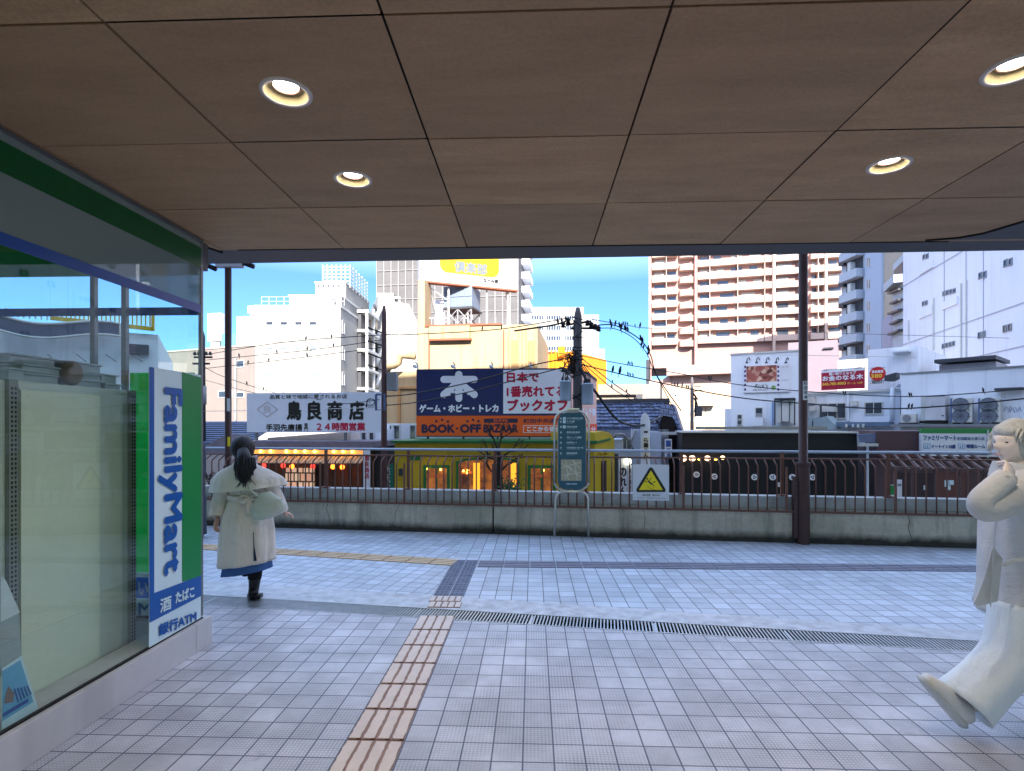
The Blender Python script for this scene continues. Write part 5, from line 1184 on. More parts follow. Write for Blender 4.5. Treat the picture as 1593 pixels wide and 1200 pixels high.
MB().ubox(Fh, u0, u1 + .3, zr, zr + .35, -3.3, -3.0).build('ridge', m_dgrey, b25)
gx0, gx1 = Fh.u(1016), Fh.u(1058); gz = Fh.zz(1040, 668); gp = Fh.zz(1040, 634)
MB().prism([Fh.at(gx0, gz, 0), Fh.at(gx1, gz - .6, 0), Fh.at(gx1 - .3, gp - .7, 0), Fh.at(Fh.u(1046), gp, 0), Fh.at(Fh.u(1028), gp, 0)], Fh.N * -4).build('gable_wall', m_wood, b25)
MB().prism([Fh.at(Fh.u(1024), gz + .5, .6), Fh.at(Fh.u(1030), gp + .15, .2), Fh.at(Fh.u(1048), gp + .15, .2), Fh.at(Fh.u(1062), gz - .1, .6), Fh.at(Fh.u(1059), gz - .35, .6), Fh.at(Fh.u(1047), gp - .5, .5), Fh.at(Fh.u(1031), gp - .4, .5), Fh.at(Fh.u(1027), gz + .3, .6)], Fh.N * -3.6).build('gable_roof', m_roof, b25)
MB().fbox(Fh, 1020, 672, 1064, 676, .2, 1.4).fbox(Fh, 1056, 676, 1059, 690, .6, .7).build('eave', m_trimw, b25); MB().fbox(Fh, 1016, 676, 1062, 860, -.5, -.2).build('side_wall', m_wood, b25)
m_dimw = paint('dim_white_wall', 176, 186, 204, rough=.7, var=.1, scale=1.5)
Fi = Face(940, 25, 1040, 24.5)
b26 = bldg('narrow_house', Fi, 1000, 'narrow pale blue house fronts crowded with pipes below the tiled roof')
body(b26, Fi, 930, 1028, 684, 3, m_dimw, pref=980); MB().fbox(Fi, 984, 668, 998, 860, -2, .1).fbox(Fi, 1012, 672, 1028, 860, -2, .1).build('front_bay', m_dimw, b26)
window(b26, Fi, 968, 682, 982, 700, bars=1, fw=.04); MB().fbox(Fi, 944, 706, 962, 860, .02, .1).build('lower_bay', m_dgrey, b26)
MB().tube([Fi.pt(952, 684, .15), Fi.pt(958, 676, .15), Fi.pt(970, 676, .15), Fi.pt(975, 684, .15)], .06, 8).tube([Fi.pt(985, 700, .15), Fi.pt(980, 690, .2), Fi.pt(989, 670, .2)], .04, 6).build('pipes', m_grey, b26, True)
pl = thing('pillar_sign', Fi.pt(1003, 720, .5), 'white rounded-top pillar sign with a vertical black and cream board', 'sign')
MB().fprism(Fi, [(996, 740), (996, 655), (998, 647), (1001, 643), (1004, 643), (1007, 647), (1010, 656), (1010, 740)], .2, .6).build('pillar', m_whiteb, pl); MB().fbox(Fi, 999, 680, 1008, 712, .602, .64).build('board', paint('board_cream', 220, 210, 180), pl)
t = MB(); vtext(t, Fi, 'らーめん', 1000.5, 681, 1006.5, 711, .642, .05); ftext(t, Fi, '一', 1001, 671, 1006, 673, .61, .2); t.build('lettering', m_black, pl)
p2 = thing('hanging_sign', Fi.pt(1038, 710, .5), 'white projecting sign with blue characters beside the dark gable', 'sign')
MB().fbox(Fi, 1033, 683, 1043.5, 712, .3, .45).build('board', m_wsign, p2); t = MB(); t.fbox(Fi, 1034.5, 685, 1042, 694.5, .452, .456).fbox(Fi, 1034.5, 697, 1042, 697.7, .452, .456); vtext(t, Fi, '居酒', 1035, 698, 1041.5, 711, .452, .04); t.build('lettering', m_fblue, p2)
Fj = Face(950, 16, 990, 16)
p3 = thing('banner', Fj.pt(969, 800), 'white vertical banner with black brush lettering left of the slip hazard sign', 'banner')
MB().fbox(Fj, 962.5, 712, 975, 800, 0, .02).build('cloth', m_wsign, p3); MB().tube([Fj.pt(962, 708, .0), Fj.pt(962, 860, .0)], .015, 6).build('pole', m_grey, p3)
t = MB(); vtext(t, Fj, 'のれん', 964, 727, 974, 772, .022, .05); t.build('lettering', m_black, p3)
p4 = thing('banner', Fj.pt(980, 800), 'narrow white banner with small dark writing beside the brush-lettered banner', 'banner')
MB().fbox(Fj, 976.5, 724, 983, 800, 0, .02).build('cloth', m_wsign, p4); t = MB(); vtext(t, Fj, '炭火焼き鳥', 978, 728, 981.5, 772, .022, .03); t.build('lettering', m_dgrey, p4); MB().ball(Fj.pt(976, 718, .1), .1, 12, 8).build('lamp', M('lamp_cool', L(240, 240, 200), .5, 0, emit=.6), p4)
# --- beige houses above the tiled roof
Fl = Face(920, 48, 1030, 47)
b27 = bldg('beige_house', Fl, 965, 'beige flat-roofed house with a small sign box above the blue tiled roof')
m_bei = paint('beige_wall', 140, 130, 120, rough=.8, var=.08)
body(b27, Fl, 926, 998, 614, 7, m_bei, pref=960); MB().fbox(Fl, 930, 597, 1000, 614, -7, -.6).build('upper_storey', paint('beige_upper', 130, 118, 110), b27); MB().fbox(Fl, 926, 611.5, 1000, 614.5, -7, .4).build('eave', m_bei, b27)
MB().prism([Fl.at(Fl.u(1000), Fl.zz(1000, 597), -7), Fl.at(Fl.u(1000), Fl.zz(1000, 630), -7), Fl.at(Fl.u(1000), Fl.zz(1000, 630), -.6), Fl.at(Fl.u(1000), Fl.zz(1000, 597), -.6)], Fl.U * 1.5).build('side_storey', m_bei, b27)
MB().fprism(Fl, [(996, 632), (1006, 620), (1036, 620), (1043, 634)], -5, .2).build('pitched_roof', paint('roof_taupe', 110, 102, 102, rough=.7, var=.15), b27); window(b27, Fl, 951, 621, 981, 630, m_panel, fmat=m_dgrey, fw=.08, bars=2); window(b27, Fl, 927, 622, 933, 631, m_panel, fmat=m_dgrey, fw=.08)
MB().fprism(Fl, [(988, 615), (999, 615), (997, 624), (990, 622)], .4, .9).build('open_hatch', m_dgrey, b27)

# --- the blue and orange book-store signboard
Fbo = Face(648, 25, 888, 24.2)
m_navy = paint('sign_navy', 24, 34, 84, rough=.35, var=.1); m_org = paint('sign_orange', 226, 88, 14, rough=.35, var=.06); m_red = paint('ink_crimson', 176, 16, 60, rough=.4); m_navy2 = paint('ink_navy', 44, 24, 60, rough=.4)
bo = thing('signboard', Fbo.pt(760, 680, -.2), 'huge navy, white and orange bookshop signboard above the yellow restaurant', 'signboard')
MB().fbox(Fbo, 648, 574, 888, 680, -.5, 0).build('box', m_dgrey, bo)
MB().fbox(Fbo, 648, 574, 783, 646.5, .002, .02).fbox(Fbo, 783, 574, 888, 575.5, .002, .02).fbox(Fbo, 783, 643.5, 888, 646.5, .002, .02).build('navy_field', m_navy, bo)
MB().fbox(Fbo, 783, 575.5, 888, 643.5, .002, .022).build('white_field', m_wsign, bo); MB().fbox(Fbo, 648, 647, 888, 678.5, .002, .02).build('orange_field', m_org, bo)
def zq(x, y): return (640 + x / 5.493, 560 + y / 5.493)
def capsule(mb, F, a, b_, r0, r1, out, t, n=8):
    pa, pb = F.pt(*a, out), F.pt(*b_, out); d = (pb - pa).normalized(); sx = d.cross(F.N); pts = []
    for k in range(n + 1): an = math.pi / 2 + math.pi * k / n; pts.append(pa + (d * math.cos(an) + sx * math.sin(an)) * r0)
    for k in range(n + 1): an = -math.pi / 2 + math.pi * k / n; pts.append(pb + (d * math.cos(an) + sx * math.sin(an)) * r1)
    mb.prism(pts, F.N * t)
lg = MB(); o = .022
capsule(lg, Fbo, zq(278, 168), zq(538, 168), .155, .155, o, .004)
capsule(lg, Fbo, zq(406, 128), zq(406, 330), .17, .16, o + .001, .004)
capsule(lg, Fbo, zq(380, 205), zq(278, 298), .12, .16, o + .002, .004); capsule(lg, Fbo, zq(432, 205), zq(538, 298), .12, .16, o + .003, .004)
lg.prism([Fbo.pt(*zq(x, y), o) for x, y in ((350, 190), (462, 190), (520, 270), (535, 300), (478, 300), (478, 285), (335, 285), (335, 305), (280, 315), (268, 290))], Fbo.N * .0045)
lg.build('emblem', m_wsign, bo)
t = MB(); t.prism([Fbo.pt(*zq(x, y), o + .007) for x, y in ((362, 266), (374, 244), (374, 266))], Fbo.N * .002); t.prism([Fbo.pt(*zq(x, y), o + .007) for x, y in ((440, 244), (440, 266), (452, 266))], Fbo.N * .002); t.build('emblem_gap', m_navy, bo)
t = MB(); ftext(t, Fbo, 'ゲーム・ホビー・トレカ', 653, 630, 775, 641.5, .022, .06); t.build('lettering', m_wsign, bo)
t = MB(); ftext(t, Fbo, '日本で', 789, 580, 838, 595, .024, .05); ftext(t, Fbo, '1番売れてる', 789, 601.5, 879, 617.5, .024, .05); ftext(t, Fbo, 'ブックオフ', 790, 622, 882, 639.5, .024, .06); t.build('lettering', m_red, bo)
t = MB(); ftext(t, Fbo, 'BOOK', 657, 661, 707.5, 673, .022, .09); ftext(t, Fbo, 'OFF', 716.5, 661, 748, 673, .022, .09); ftext(t, Fbo, 'BAZAAR', 753, 661, 805.5, 672.5, .022, .07); capsule(t, Fbo, (711, 667), (711.3, 667), .05, .05, .022, .004)
t.fbox(Fbo, 753, 651.5, 805.5, 658, .022, .026); ftext(t, Fbo, '町田中央通り店', 815, 651.5, 884, 658.5, .022, .03)
for x, y in ((679, 655.5), (688, 653.5), (697, 656), (727.5, 655.5), (736, 653.5), (744.5, 655.5)): t.disc(Fbo.pt(x, y, .022), .06, Fbo.N, 12, .003)
t.build('lettering', m_navy2, bo)
t = MB(); ftext(t, Fbo, 'SUPER', 768, 652.8, 791, 656.6, .028, .05); t.build('lettering', m_org, bo)
t = MB(); ftext(t, Fbo, 'ここから徒歩', 820, 664, 872, 671.5, .022, .05)
for q in ((814, 662.2, 886, 662.9), (814, 673, 886, 673.7), (814, 662.9, 814.7, 673)): t.fbox(Fbo, *q, .022, .025)
t.build('lettering', m_wsign, bo)
Fb2 = Face(888, 24.4, 929, 27)
MB().fprism(Fb2, [(889, 574), (915, 579), (928, 590), (928, 676), (889, 680)], -.4, 0).build('side_box', paint('side_pink', 226, 176, 160, rough=.5, var=.15), bo)
MB().fprism(Fb2, [(889, 574), (915, 579), (928, 590), (928, 594), (914, 583), (889, 578)], .001, .02).build('side_edge', m_navy2, bo)
MB().fbox(Fb2, 889, 660, 928, 678, .002, .02).build('side_band', paint('side_orange', 220, 80, 40), bo)
t = MB(); ftext(t, Fb2, 'マルチ館', 903, 634, 926, 646, .01, .04); ftext(t, Fb2, '歩1分 ', 906, 664, 926, 673, .022, .04); t.build('lettering', m_wsign, bo)
for k, x in enumerate((649, 707, 766, 826)):
    lm = thing('sign_lamp', Fbo.pt(x, 573, .2), f'small white lamp standing on the top edge of the navy signboard, {["first", "second", "third", "fourth"][k]} from left', 'sign lamp', 'lamps on the navy signboard')
    MB().tube([Fbo.pt(x, 574, -.1), Fbo.pt(x, 568, -.1), Fbo.pt(x, 565, .25)], .03, 6).build('arm', m_grey, lm); MB().fbox(Fbo, x - 2.5, 569.5, x + 2.5, 573.5, .15, .5).build('head', m_whiteb, lm, bevel=.02)
# sign supports
MB().fbox(Fbo, 662, 680, 664, 690, -.4, -.2).fbox(Fbo, 718, 680, 720, 690, -.4, -.2).fbox(Fbo, 772, 680, 774, 690, -.4, -.2).fbox(Fbo, 822, 680, 824, 690, -.4, -.2).build('support', m_dgrey, bo)
# --- white windowed strip behind it
Fn = Face(596, 27, 860, 26.6)
b28 = bldg('narrow_building', Fn, 620, 'white framed dark windows above the green roof edge left of the bookshop signboard')
body(b28, Fn, 597, 870, 659, 2, m_whiteb, pref=620)
for x0, x1 in ((605, 611), (611, 623), (637, 648)): window(b28, Fn, x0 + .3, 661, x1 - .3, 684, fw=.05, fmat=m_trimw)
# --- yellow restaurant with green trim
Fe = Face(612, 22.6, 925, 22.4)
b29 = bldg('restaurant', Fe, 780, 'yellow restaurant with green trimmed roof edge, arched centre window and warm lit interior')
m_ye = paint('restaurant_yellow', 188, 158, 30, rough=.6, var=.1, scale=1, streak=.15); m_gt = paint('restaurant_green', 24, 104, 52, rough=.5)
body(b29, Fe, 614, 925, 690, 5, m_ye, pref=700, z0=GZ); 
MB().fbox(Fe, 611, 685.5, 927, 689, -5, .35).build('roof_edge', m_gt, b29)
k_ = Face(925, 22.4, 956, 24.2)
MB().fprism(k_, [(925, 673), (938, 671), (949, 674), (955, 682), (956, 700), (956, 860), (925, 860)], -2, 0).build('rounded_wing', m_ye, b29); MB().fprism(k_, [(919, 689), (948, 682), (948, 685), (919, 692)], .01, .06).build('roof_edge', m_gt, b29)
MB().fbox(k_, 935, 717, 942, 860, .01, .05).build('side_door', m_brn2, b29); MB().ball(k_.pt(930, 705, .15), .1, 10, 6).ball(k_.pt(938, 704, .15), .12, 10, 6).build('wall_lamp', m_ye, b29)
m_int, nt, bb_, pos = newmat('warm_interior'); vo = nd(nt, 'ShaderNodeTexVoronoi'); vo.inputs['Scale'].default_value = 2.2; nt.links.new(pos, vo.inputs['Vector']); n3 = noise(nt, pos, 1.6, 4, .7)
cr_ = nd(nt, 'ShaderNodeValToRGB'); cr_.color_ramp.elements[0].color = (*L(60, 26, 16), 1); cr_.color_ramp.elements[1].color = (*L(190, 110, 40), 1); cr_.color_ramp.elements[0].position = .35; cr_.color_ramp.elements[1].position = .75
nt.links.new(n3, cr_.inputs[0]); nt.links.new(cr_.outputs[0], bb_.inputs['Base Color']); nt.links.new(cr_.outputs[0], bb_.inputs['Emission Color']); bb_.inputs['Emission Strength'].default_value = .10; bb_.inputs['Roughness'].default_value = .4
for q in ((659, 724, 700, 800), (821, 724, 864, 800)):
    window(b29, Fe, *q, mat=m_int, fmat=m_gt, fw=.12, bars=1)
    MB().fbox(Fe, q[0] + 3, 738, q[2] - 3, 743, .03, .06).build('lit_shelf', paint('shelf_orange', 220, 120, 60), b29)
MB().fprism(Fe, [(710, 800), (710, 718), (722, 714), (744, 712), (770, 711.5), (795, 713), (808, 718), (808, 800)], .0, .14).build('centre_frame', m_gt, b29)
MB().fprism(Fe, [(714, 800), (714, 721), (724, 717), (745, 715), (770, 714.5), (794, 716), (804, 721), (804, 800)], .141, .16).build('centre_window', m_int, b29)
for x0, x1 in ((737, 747), (795, 803)): MB().fbox(Fe, x0, 720, x1, 800, .161, .2).build('lit_column', M('lit_column', L(226, 150, 40), .6, .1, emit=.25), b29)
for q in ((750, 733, 793, 737), (716, 733, 736, 737)): MB().fbox(Fe, *q, .161, .2).build('lit_shelf', paint('shelf_orange', 220, 120, 60), b29)
for k, (x, y) in enumerate(((667, 729), (687, 730), (722, 732), (728, 735), (729, 731), (770, 734), (776, 742), (845, 731))): tag(MB().ball(Fe.pt(x, y, .25), .045, 8, 6).build('glowing_bulb', m_bulb, b29, smooth=True))
MB().fbox(Fe, 636, 708, 654, 716, .01, .04).build('vent', m_gt, b29); MB().fbox(Fe, 621, 729, 627, 740, .01, .1).build('wall_box', m_dgrey, b29)
MB().fbox(Fe, 700, 690, 703, 800, .0, .06).fbox(Fe, 866, 690, 869, 800, 0, .06).build('pilaster', m_ye, b29)
gb = thing('banner', Fe.pt(612, 770, .6), 'tall narrow teal-green banner stand at the left corner of the yellow restaurant', 'banner')
MB().fbox(Fe, 607, 720, 619, 790, .8, .84).build('cloth', paint('banner_teal', 20, 110, 88), gb); t = MB(); vtext(t, Fe, 'レストラン', 611, 724, 615, 756, .842, .04); t.build('lettering', m_wsign, gb)

# --- izakaya on the left
Ff = Face(385, 24.2, 592, 23.4)
b30 = bldg('izakaya', Ff, 490, 'tavern with glowing bulbs, slatted eaves and red lanterns below the long white signboard')
m_lowroof = paint('tin_roof_blue', 96, 110, 138, rough=.6, var=.2, scale=3)
body(b30, Ff, 376, 576, 690, 6, paint('tavern_wood', 92, 66, 48, rough=.7, var=.2), pref=480)
MB().ubox(Ff, Ff.u(376), Ff.u(590), Ff.zz(480, 695), Ff.zz(480, 686), -6, .8).build('roof_edge', paint('roof_mauve', 120, 112, 124, rough=.7, var=.2, scale=4), b30)
MB().fbox(Ff, 376, 697, 572, 708, .1, .5).build('lit_fascia', M('lit_fascia', L(226, 156, 84), .6, .15, 3, emit=.14), b30)
q = MB()
for k in range(30): x = 378 + k * 6.6; q.prism([Ff.pt(x, 718, .95), Ff.pt(x + 5.2, 718, .95), Ff.pt(x + 7.5, 709, .55), Ff.pt(x + 2.3, 709, .55)], (0, 0, -.03))
q.build('slatted_eave', paint('eave_slats', 190, 160, 128, rough=.6, var=.15), b30)
MB().fbox(Ff, 376, 719, 572, 721, .85, 1.0).build('eave_beam', m_wood, b30)
for k, x in enumerate((404, 418, 433, 457, 471, 485, 500, 529, 543, 557)): MB().ball(Ff.pt(x, 701.5, .6), .07, 10, 8).build('glowing_bulb', m_bulb, b30, smooth=True)
for k, x in enumerate((505, 520, 545, 565)): MB().fbox(Ff, x, 721, x + 3, 800, .1, .2).build('door_post', m_wood, b30)
MB().fbox(Ff, 523, 722, 543, 800, .02, .08).fbox(Ff, 547, 722, 566, 800, .02, .08).build('door', paint('tavern_door', 104, 62, 40, rough=.6, var=.25, scale=4), b30)
m_poster, nt, bb_, pos = newmat('menu_posters'); bt = nd(nt, 'ShaderNodeTexBrick'); bt.inputs['Scale'].default_value = 1; bt.inputs['Brick Width'].default_value = .27; bt.inputs['Row Height'].default_value = .37; bt.inputs['Mortar Size'].default_value = .03
bt.inputs['Color1'].default_value = (*L(236, 214, 184), 1); bt.inputs['Color2'].default_value = (*L(220, 170, 140), 1); bt.inputs['Mortar'].default_value = (*L(44, 36, 34), 1)
mp3 = nd(nt, 'ShaderNodeMapping'); mp3.inputs['Rotation'].default_value = (rad(90), 0, 0); nt.links.new(pos, mp3.inputs[0]); nt.links.new(mp3.outputs[0], bt.inputs['Vector']); nt.links.new(bt.outputs[0], bb_.inputs['Base Color']); nt.links.new(bt.outputs[0], bb_.inputs['Emission Color']); bb_.inputs['Emission Strength'].default_value = .06
MB().fbox(Ff, 446, 728, 490, 758, .05, .1).build('menu_posters', m_poster, b30); MB().fbox(Ff, 444, 760, 492, 768, .05, .3).build('counter', M('lit_counter', L(240, 210, 170), .6, .1, emit=.12), b30)
MB().fbox(Ff, 492, 722, 504, 800, .02, .06).build('dark_opening', m_gap, b30)
m_lr = M('lantern_red', L(235, 50, 36), .5, .1, emit=.45); m_lo = M('lantern_orange', L(250, 110, 30), .5, .1, emit=.9)
for k, (x, y, mt) in enumerate(((433, 722, m_lr), (462, 722, m_lr), (475, 723, m_lo), (506, 723, m_lr), (536, 723.5, m_lo), (550, 724, m_lo))):
    l_ = thing('red_lantern', Ff.pt(x, y, 1.1), f'glowing {"red" if mt is m_lr else "orange"} paper lantern under the tavern eave, {["first", "second", "third", "fourth", "fifth", "sixth"][k]} from left', 'lantern', 'paper lanterns under the tavern eave')
    MB().ball(Ff.pt(x, y, 1.1), .095, 14, 10, (1, 1, 1.1)).build('shade', mt, l_, smooth=True); MB().lathe(Ff.pt(x, y, 1.1) + V3((0, 0, .095)), [(.04, 0), (.04, .03), (.01, .03)], 10).build('cap', m_gap, l_)
sg2 = thing('signboard', Ff.pt(490, 673), 'long white tavern signboard with black brush characters and crimson opening hours', 'signboard')
Fg2 = Face(384, 24.6, 592, 23.7)
z0 = Fg2.zz(490, 673); z1 = Fg2.zz(490, 611)
MB().ubox(Fg2, 0, Fg2.Wd, z0, z1, -.3, 0).build('board', paint('tavern_board', 214, 218, 230, rough=.4, var=.04), sg2)
t = MB()
for s_, x0, x1 in (('鳥', 447, 468), ('良', 479, 500), ('商', 510, 532), ('店', 544, 566)): ftext(t, Fg2, s_, x0, 625, x1, 653, .004, .05)
ftext(t, Fg2, '品質と味で地域に愛されるお店', 420, 614.5, 540, 621, .004, .02); ftext(t, Fg2, '手羽先唐揚', 414, 660, 470, 670.5, .004, .04); vtext(t, Fg2, '専門', 473.5, 658.5, 479, 671, .004, .03, .0)
t.build('lettering', m_black, sg2)
t = MB(); ftext(t, Fg2, '２４時間営業', 493, 658, 568, 670, .004, .05); t.build('lettering', m_red, sg2)
t = MB(); c_ = (416, 637)
for a_, b_2 in (((400, 637), (416, 625)), ((416, 625), (432, 637)), ((432, 637), (416, 649)), ((416, 649), (400, 637))): t.bar(Fg2.pt(*a_, .01), Fg2.pt(*b_2, .01), .05, .006, up=Fg2.N)
ftext(t, Fg2, '良', 410, 631, 422, 643, .004, .02); t.build('emblem', paint('faded_mauve', 190, 184, 190), sg2)
MB().ubox(Fg2, .3, .4, z0 - 1, z0, -.25, -.15).ubox(Fg2, 4.5, 4.6, z0 - 1, z0, -.25, -.15).build('support', m_grey, sg2)
Fst = Face(560, 22.6, 585, 22.6)
p5 = thing('banner', Fst.pt(574, 765), 'white vertical banner with red characters standing right of the tavern doors', 'banner')
MB().fbox(Fst, 569, 698, 579, 762, .3, .33).build('cloth', m_wsign, p5); t = MB(); vtext(t, Fst, '鳥良商店', 570.5, 708, 577.5, 744, .333, .04); t.build('lettering', m_red, p5); MB().tube([Fst.pt(568.4, 696, .3), Fst.pt(568.4, 860, .3)], .015, 5).build('pole', m_grey, p5)
MB().ubox(Ff, Ff.u(576), Ff.u(612), GZ, Ff.zz(590, 700), -5, -.5).build('side_alley', m_dgrey, b30)
b30c = bldg('roof_ledge', Ff, 450, 'pale sloped canopy roof between the tavern signboard and its lit eaves', 'roof')
MB().fprism(Ff, [(396, 682), (530, 672), (530, 686), (396, 690)], -2, -1).build('slope', paint('canopy_pink', 206, 186, 176, rough=.7), b30c)
Fwn = Face(530, 26.5, 600, 26); MB().fbox(Fwn, 530, 668, 600, 700, -2, 0).build('wall', m_whiteb, b30c)
for x in (533, 550, 562, 574): window(b30c, Fwn, x, 672, x + 9, 686, fw=.05)
# --- blue tin roof and hoarding at the far left
Ft2 = Face(180, 31, 392, 29)
b31 = bldg('tin_roof_house', Ft2, 350, 'low house with a blue corrugated roof behind the left end of the railing')
MB().prism([Ft2.at(-1, Ft2.zz(330, 690), 0), Ft2.at(-1, Ft2.zz(330, 655), -3), Ft2.at(-1, Ft2.zz(330, 655) - .1, -3), Ft2.at(-1, Ft2.zz(330, 690) - .1, 0)], Ft2.U * (Ft2.Wd + .6)).build('roof', m_lowroof, b31)
q = MB()
for k in range(11): f_ = k / 11; z_a = Ft2.zz(330, 690) * (1 - f_) + Ft2.zz(330, 655) * f_; q.ubox(Ft2, -1, Ft2.Wd - .4, z_a, z_a + .04, -3 * f_ - .04, -3 * f_ + .01)
q.build('roof_ribs', m_dgrey, b31)
MB().ubox(Ft2, -1, Ft2.Wd - .6, GZ, Ft2.zz(330, 691), -3, -.3).build('wall', m_wood, b31)
MB().fprism(Ft2, [(326, 706), (385, 676), (392, 676), (392, 712), (326, 712)], .2, 1.5).build('side_roof', paint('roof_mauve', 120, 112, 124), b31)
Fhd = Face(200, 19.5, 400, 19)
b32 = thing('hoarding', Fhd.at(Fhd.u(340), GZ), 'pale pinkish hoarding with black scribbled graffiti behind the left railing bars', 'hoarding')
MB().fbox(Fhd, 200, 706, 398, 880, -.1, 0).build('panel', paint('hoarding_pink', 196, 180, 182, rough=.7, var=.06), b32)
t = MB(); rs = random.Random(11)
for k in range(9):
    x = 318 + k * 1.9; y = 735 + rs.uniform(-4, 4); t.tube([Fhd.pt(x + rs.uniform(-3, 3), y + rs.uniform(0, 18), .01) for _ in range(5)], .012, 4)
t.build('graffiti', m_dgrey, b32)

# ================================================================ POLES, WIRES, BIRDS
m_pole = paint('concrete_pole', 96, 92, 96, rough=.8, var=.2, scale=5, streak=.4); m_rpole = paint('brown_pole', 92, 66, 66, rough=.7, var=.2, scale=5)
m_can = paint('transformer_blue', 168, 186, 206, rough=.5, var=.06, streak=.3, dirt=L(110, 120, 130)); m_ins = paint('insulator_dark', 26, 26, 32, rough=.5)
def zpole(px, py, Z, r0, r1, mat, root, top=None):
    a = P(px, py, Z); b = V3((a.x, a.y, GZ)); MB().tube([b, a - EZ * .3, a], [r0, r1, r1 * .5], 14).build('shaft', mat, root, True); return a
U0 = cR
def arm(root, px, py, Z, x0, x1, w=.08, name='crossarm', dy=0):
    MB().bar(P(x0, py + dy, Z), P(x1, py, Z), w, w).build(name, m_ins, root)
up1 = thing('utility_pole', V3((P(897, HY, 20).x, P(897, HY, 20).y, GZ)), 'tall concrete utility pole with two pale transformer cans right of the navy signboard', 'utility pole', 'utility poles across the street')
zpole(899, 479, 20, .2, .14, m_pole, up1)
arm(up1, 0, 511, 20, 888, 934, .07); arm(up1, 0, 500, 20, 880, 920, .07, dy=6)
for x, y in ((914, 503), (920, 506), (926, 509), (931, 512), (884, 500), (876, 506)): MB().lathe(P(x, y, 20), [(.03, -.1), (.1, -.08), (.06, 0), (.1, .04), (.03, .12)], 10).build('insulator', m_ins, up1, True)
for x0, x1, y0, y1 in ((871, 888, 593, 624), (905, 923, 597, 630)):
    c_ = P((x0 + x1) / 2, y1, 19.7); h_ = (y1 - y0) / FPX * 19.7; r_ = (x1 - x0) / 2 / FPX * 19.7
    cn = MB().lathe(c_, [(0, 0), (r_ * .96, .01), (r_, .05), (r_, h_ - .06), (r_ * 1.08, h_ - .05), (r_ * 1.08, h_), (0, h_ + .03)], 22).build('transformer', m_can, up1, True)
    q = MB()
    for dx in (-.1, 0.05): q.lathe(c_ + V3((dx, 0, h_)), [(.03, 0), (.05, .06), (.03, .12), (.02, .16)], 8)
    q.build('bushing', m_ins, cn)
rs = random.Random(21); q = MB()
for k in range(26):
    a = V3((rs.uniform(-.5, .25), rs.uniform(-.2, .2), rs.uniform(-.4, .5))); c0_ = P(890, 566, 20)
    q.tube([c0_ + a, c0_ + a * .4 + V3((rs.uniform(-.3, .3), 0, rs.uniform(-.4, .3))), c0_ + V3((rs.uniform(-.1, .3), 0, rs.uniform(-.7, .9)))], .018, 4)
for k in range(14):
    z = rs.uniform(-1.6, 1.6); c0_ = P(897, 560, 19.8); q.tube([c0_ + V3((-.15, 0, z)), c0_ + V3((.22, 0, z + rs.uniform(-.3, .3)))], .02, 4)
for s_ in (-1, 1):
    for k in range(3):
        c0_ = P(897 + s_ * (10 + k * 3), 588, 19.8); q.tube([c0_ + V3((-s_ * .15, 0, .5)), c0_ + V3((s_ * .1, 0, .15)), c0_ + V3((s_ * .12, 0, -.2))], .02, 5)
q.tube([P(893, 500, 20), P(893, 640, 20)], .03, 6); q.tube([P(904, 520, 20), P(904, 650, 20)], .025, 6)
q.build('cable_tangle', m_ins, up1)
lv = MB()
for k in range(150):
    c0_ = P(893 + rs.gauss(0, 5), 566 + rs.gauss(0, 9), 19.9); d1 = V3((rs.uniform(-1, 1), rs.uniform(-1, 1), rs.uniform(-1, 1))).normalized() * .07; d2 = d1.orthogonal().normalized() * .04
    lv.add([c0_ - d1, c0_ + d2, c0_ + d1, c0_ - d2], [(0, 1, 2, 3)])
lv.build('dead_creeper', paint('creeper_brown', 70, 54, 44, rough=.9), up1)
up2 = thing('utility_pole', V3((P(598, HY, 21.5).x, P(598, HY, 21.5).y, GZ)), 'brown utility pole with a grey box between tavern sign and ochre building', 'utility pole', 'utility poles across the street')
zpole(597.5, 476, 21.5, .15, .09, m_rpole, up2)
MB().fbox(Face(602, 21.4, 618, 21.4), 602, 580, 617, 608, -.3, .1).build('box', m_grey, up2, bevel=.02)
q = MB()
for y in (520, 540, 560, 578): q.bar(P(572, y - 10, 21.5), P(600, y, 21.5), .05)
q.build('bracket', m_ins, up2)
q = MB().tube([P(585, 614, 21.3), P(598, 614, 21.3), P(598, 638, 21.3), P(585, 638, 21.3), P(585, 614, 21.3)], .05, 6); q.build('cable_frame', paint('frame_blue', 84, 96, 130), up2)
q = MB()
for k in range(4):
    c0_ = P(577 + rs.uniform(-3, 3), 627 + rs.uniform(-3, 3), 21.2); q.tube([c0_ + (cR * math.cos(j * .42) + EZ * math.sin(j * .42)) * (.11 + k * .02) for j in range(16)], .01, 4, False)
q.build('cable_coil', m_ins, up2)
up3 = thing('utility_pole', V3((P(313, HY, 30).x, P(313, HY, 30).y, GZ)), 'utility pole with crossarms and a grey can just beside the shop glass corner', 'utility pole', 'utility poles across the street')
zpole(314, 515, 30, .24, .16, m_ins, up3)
arm(up3, 0, 556, 30, 302, 330, .1); arm(up3, 0, 566, 30, 300, 326, .1); MB().lathe(P(313, 630, 29.7), [(0, 0), (.26, .02), (.26, 1.0), (0, 1.05)], 16).build('transformer', m_grey, up3, True)
for k in range(5): MB().lathe(P(303 + k * 6, 553, 30), [(.05, 0), (.1, .05), (.05, .2)], 8).build('insulator', m_ins, up3)
up4 = thing('utility_pole', V3((P(1077, HY, 42).x, P(1077, HY, 42).y, GZ)), 'distant small utility pole in front of the cream building', 'utility pole', 'utility poles across the street')
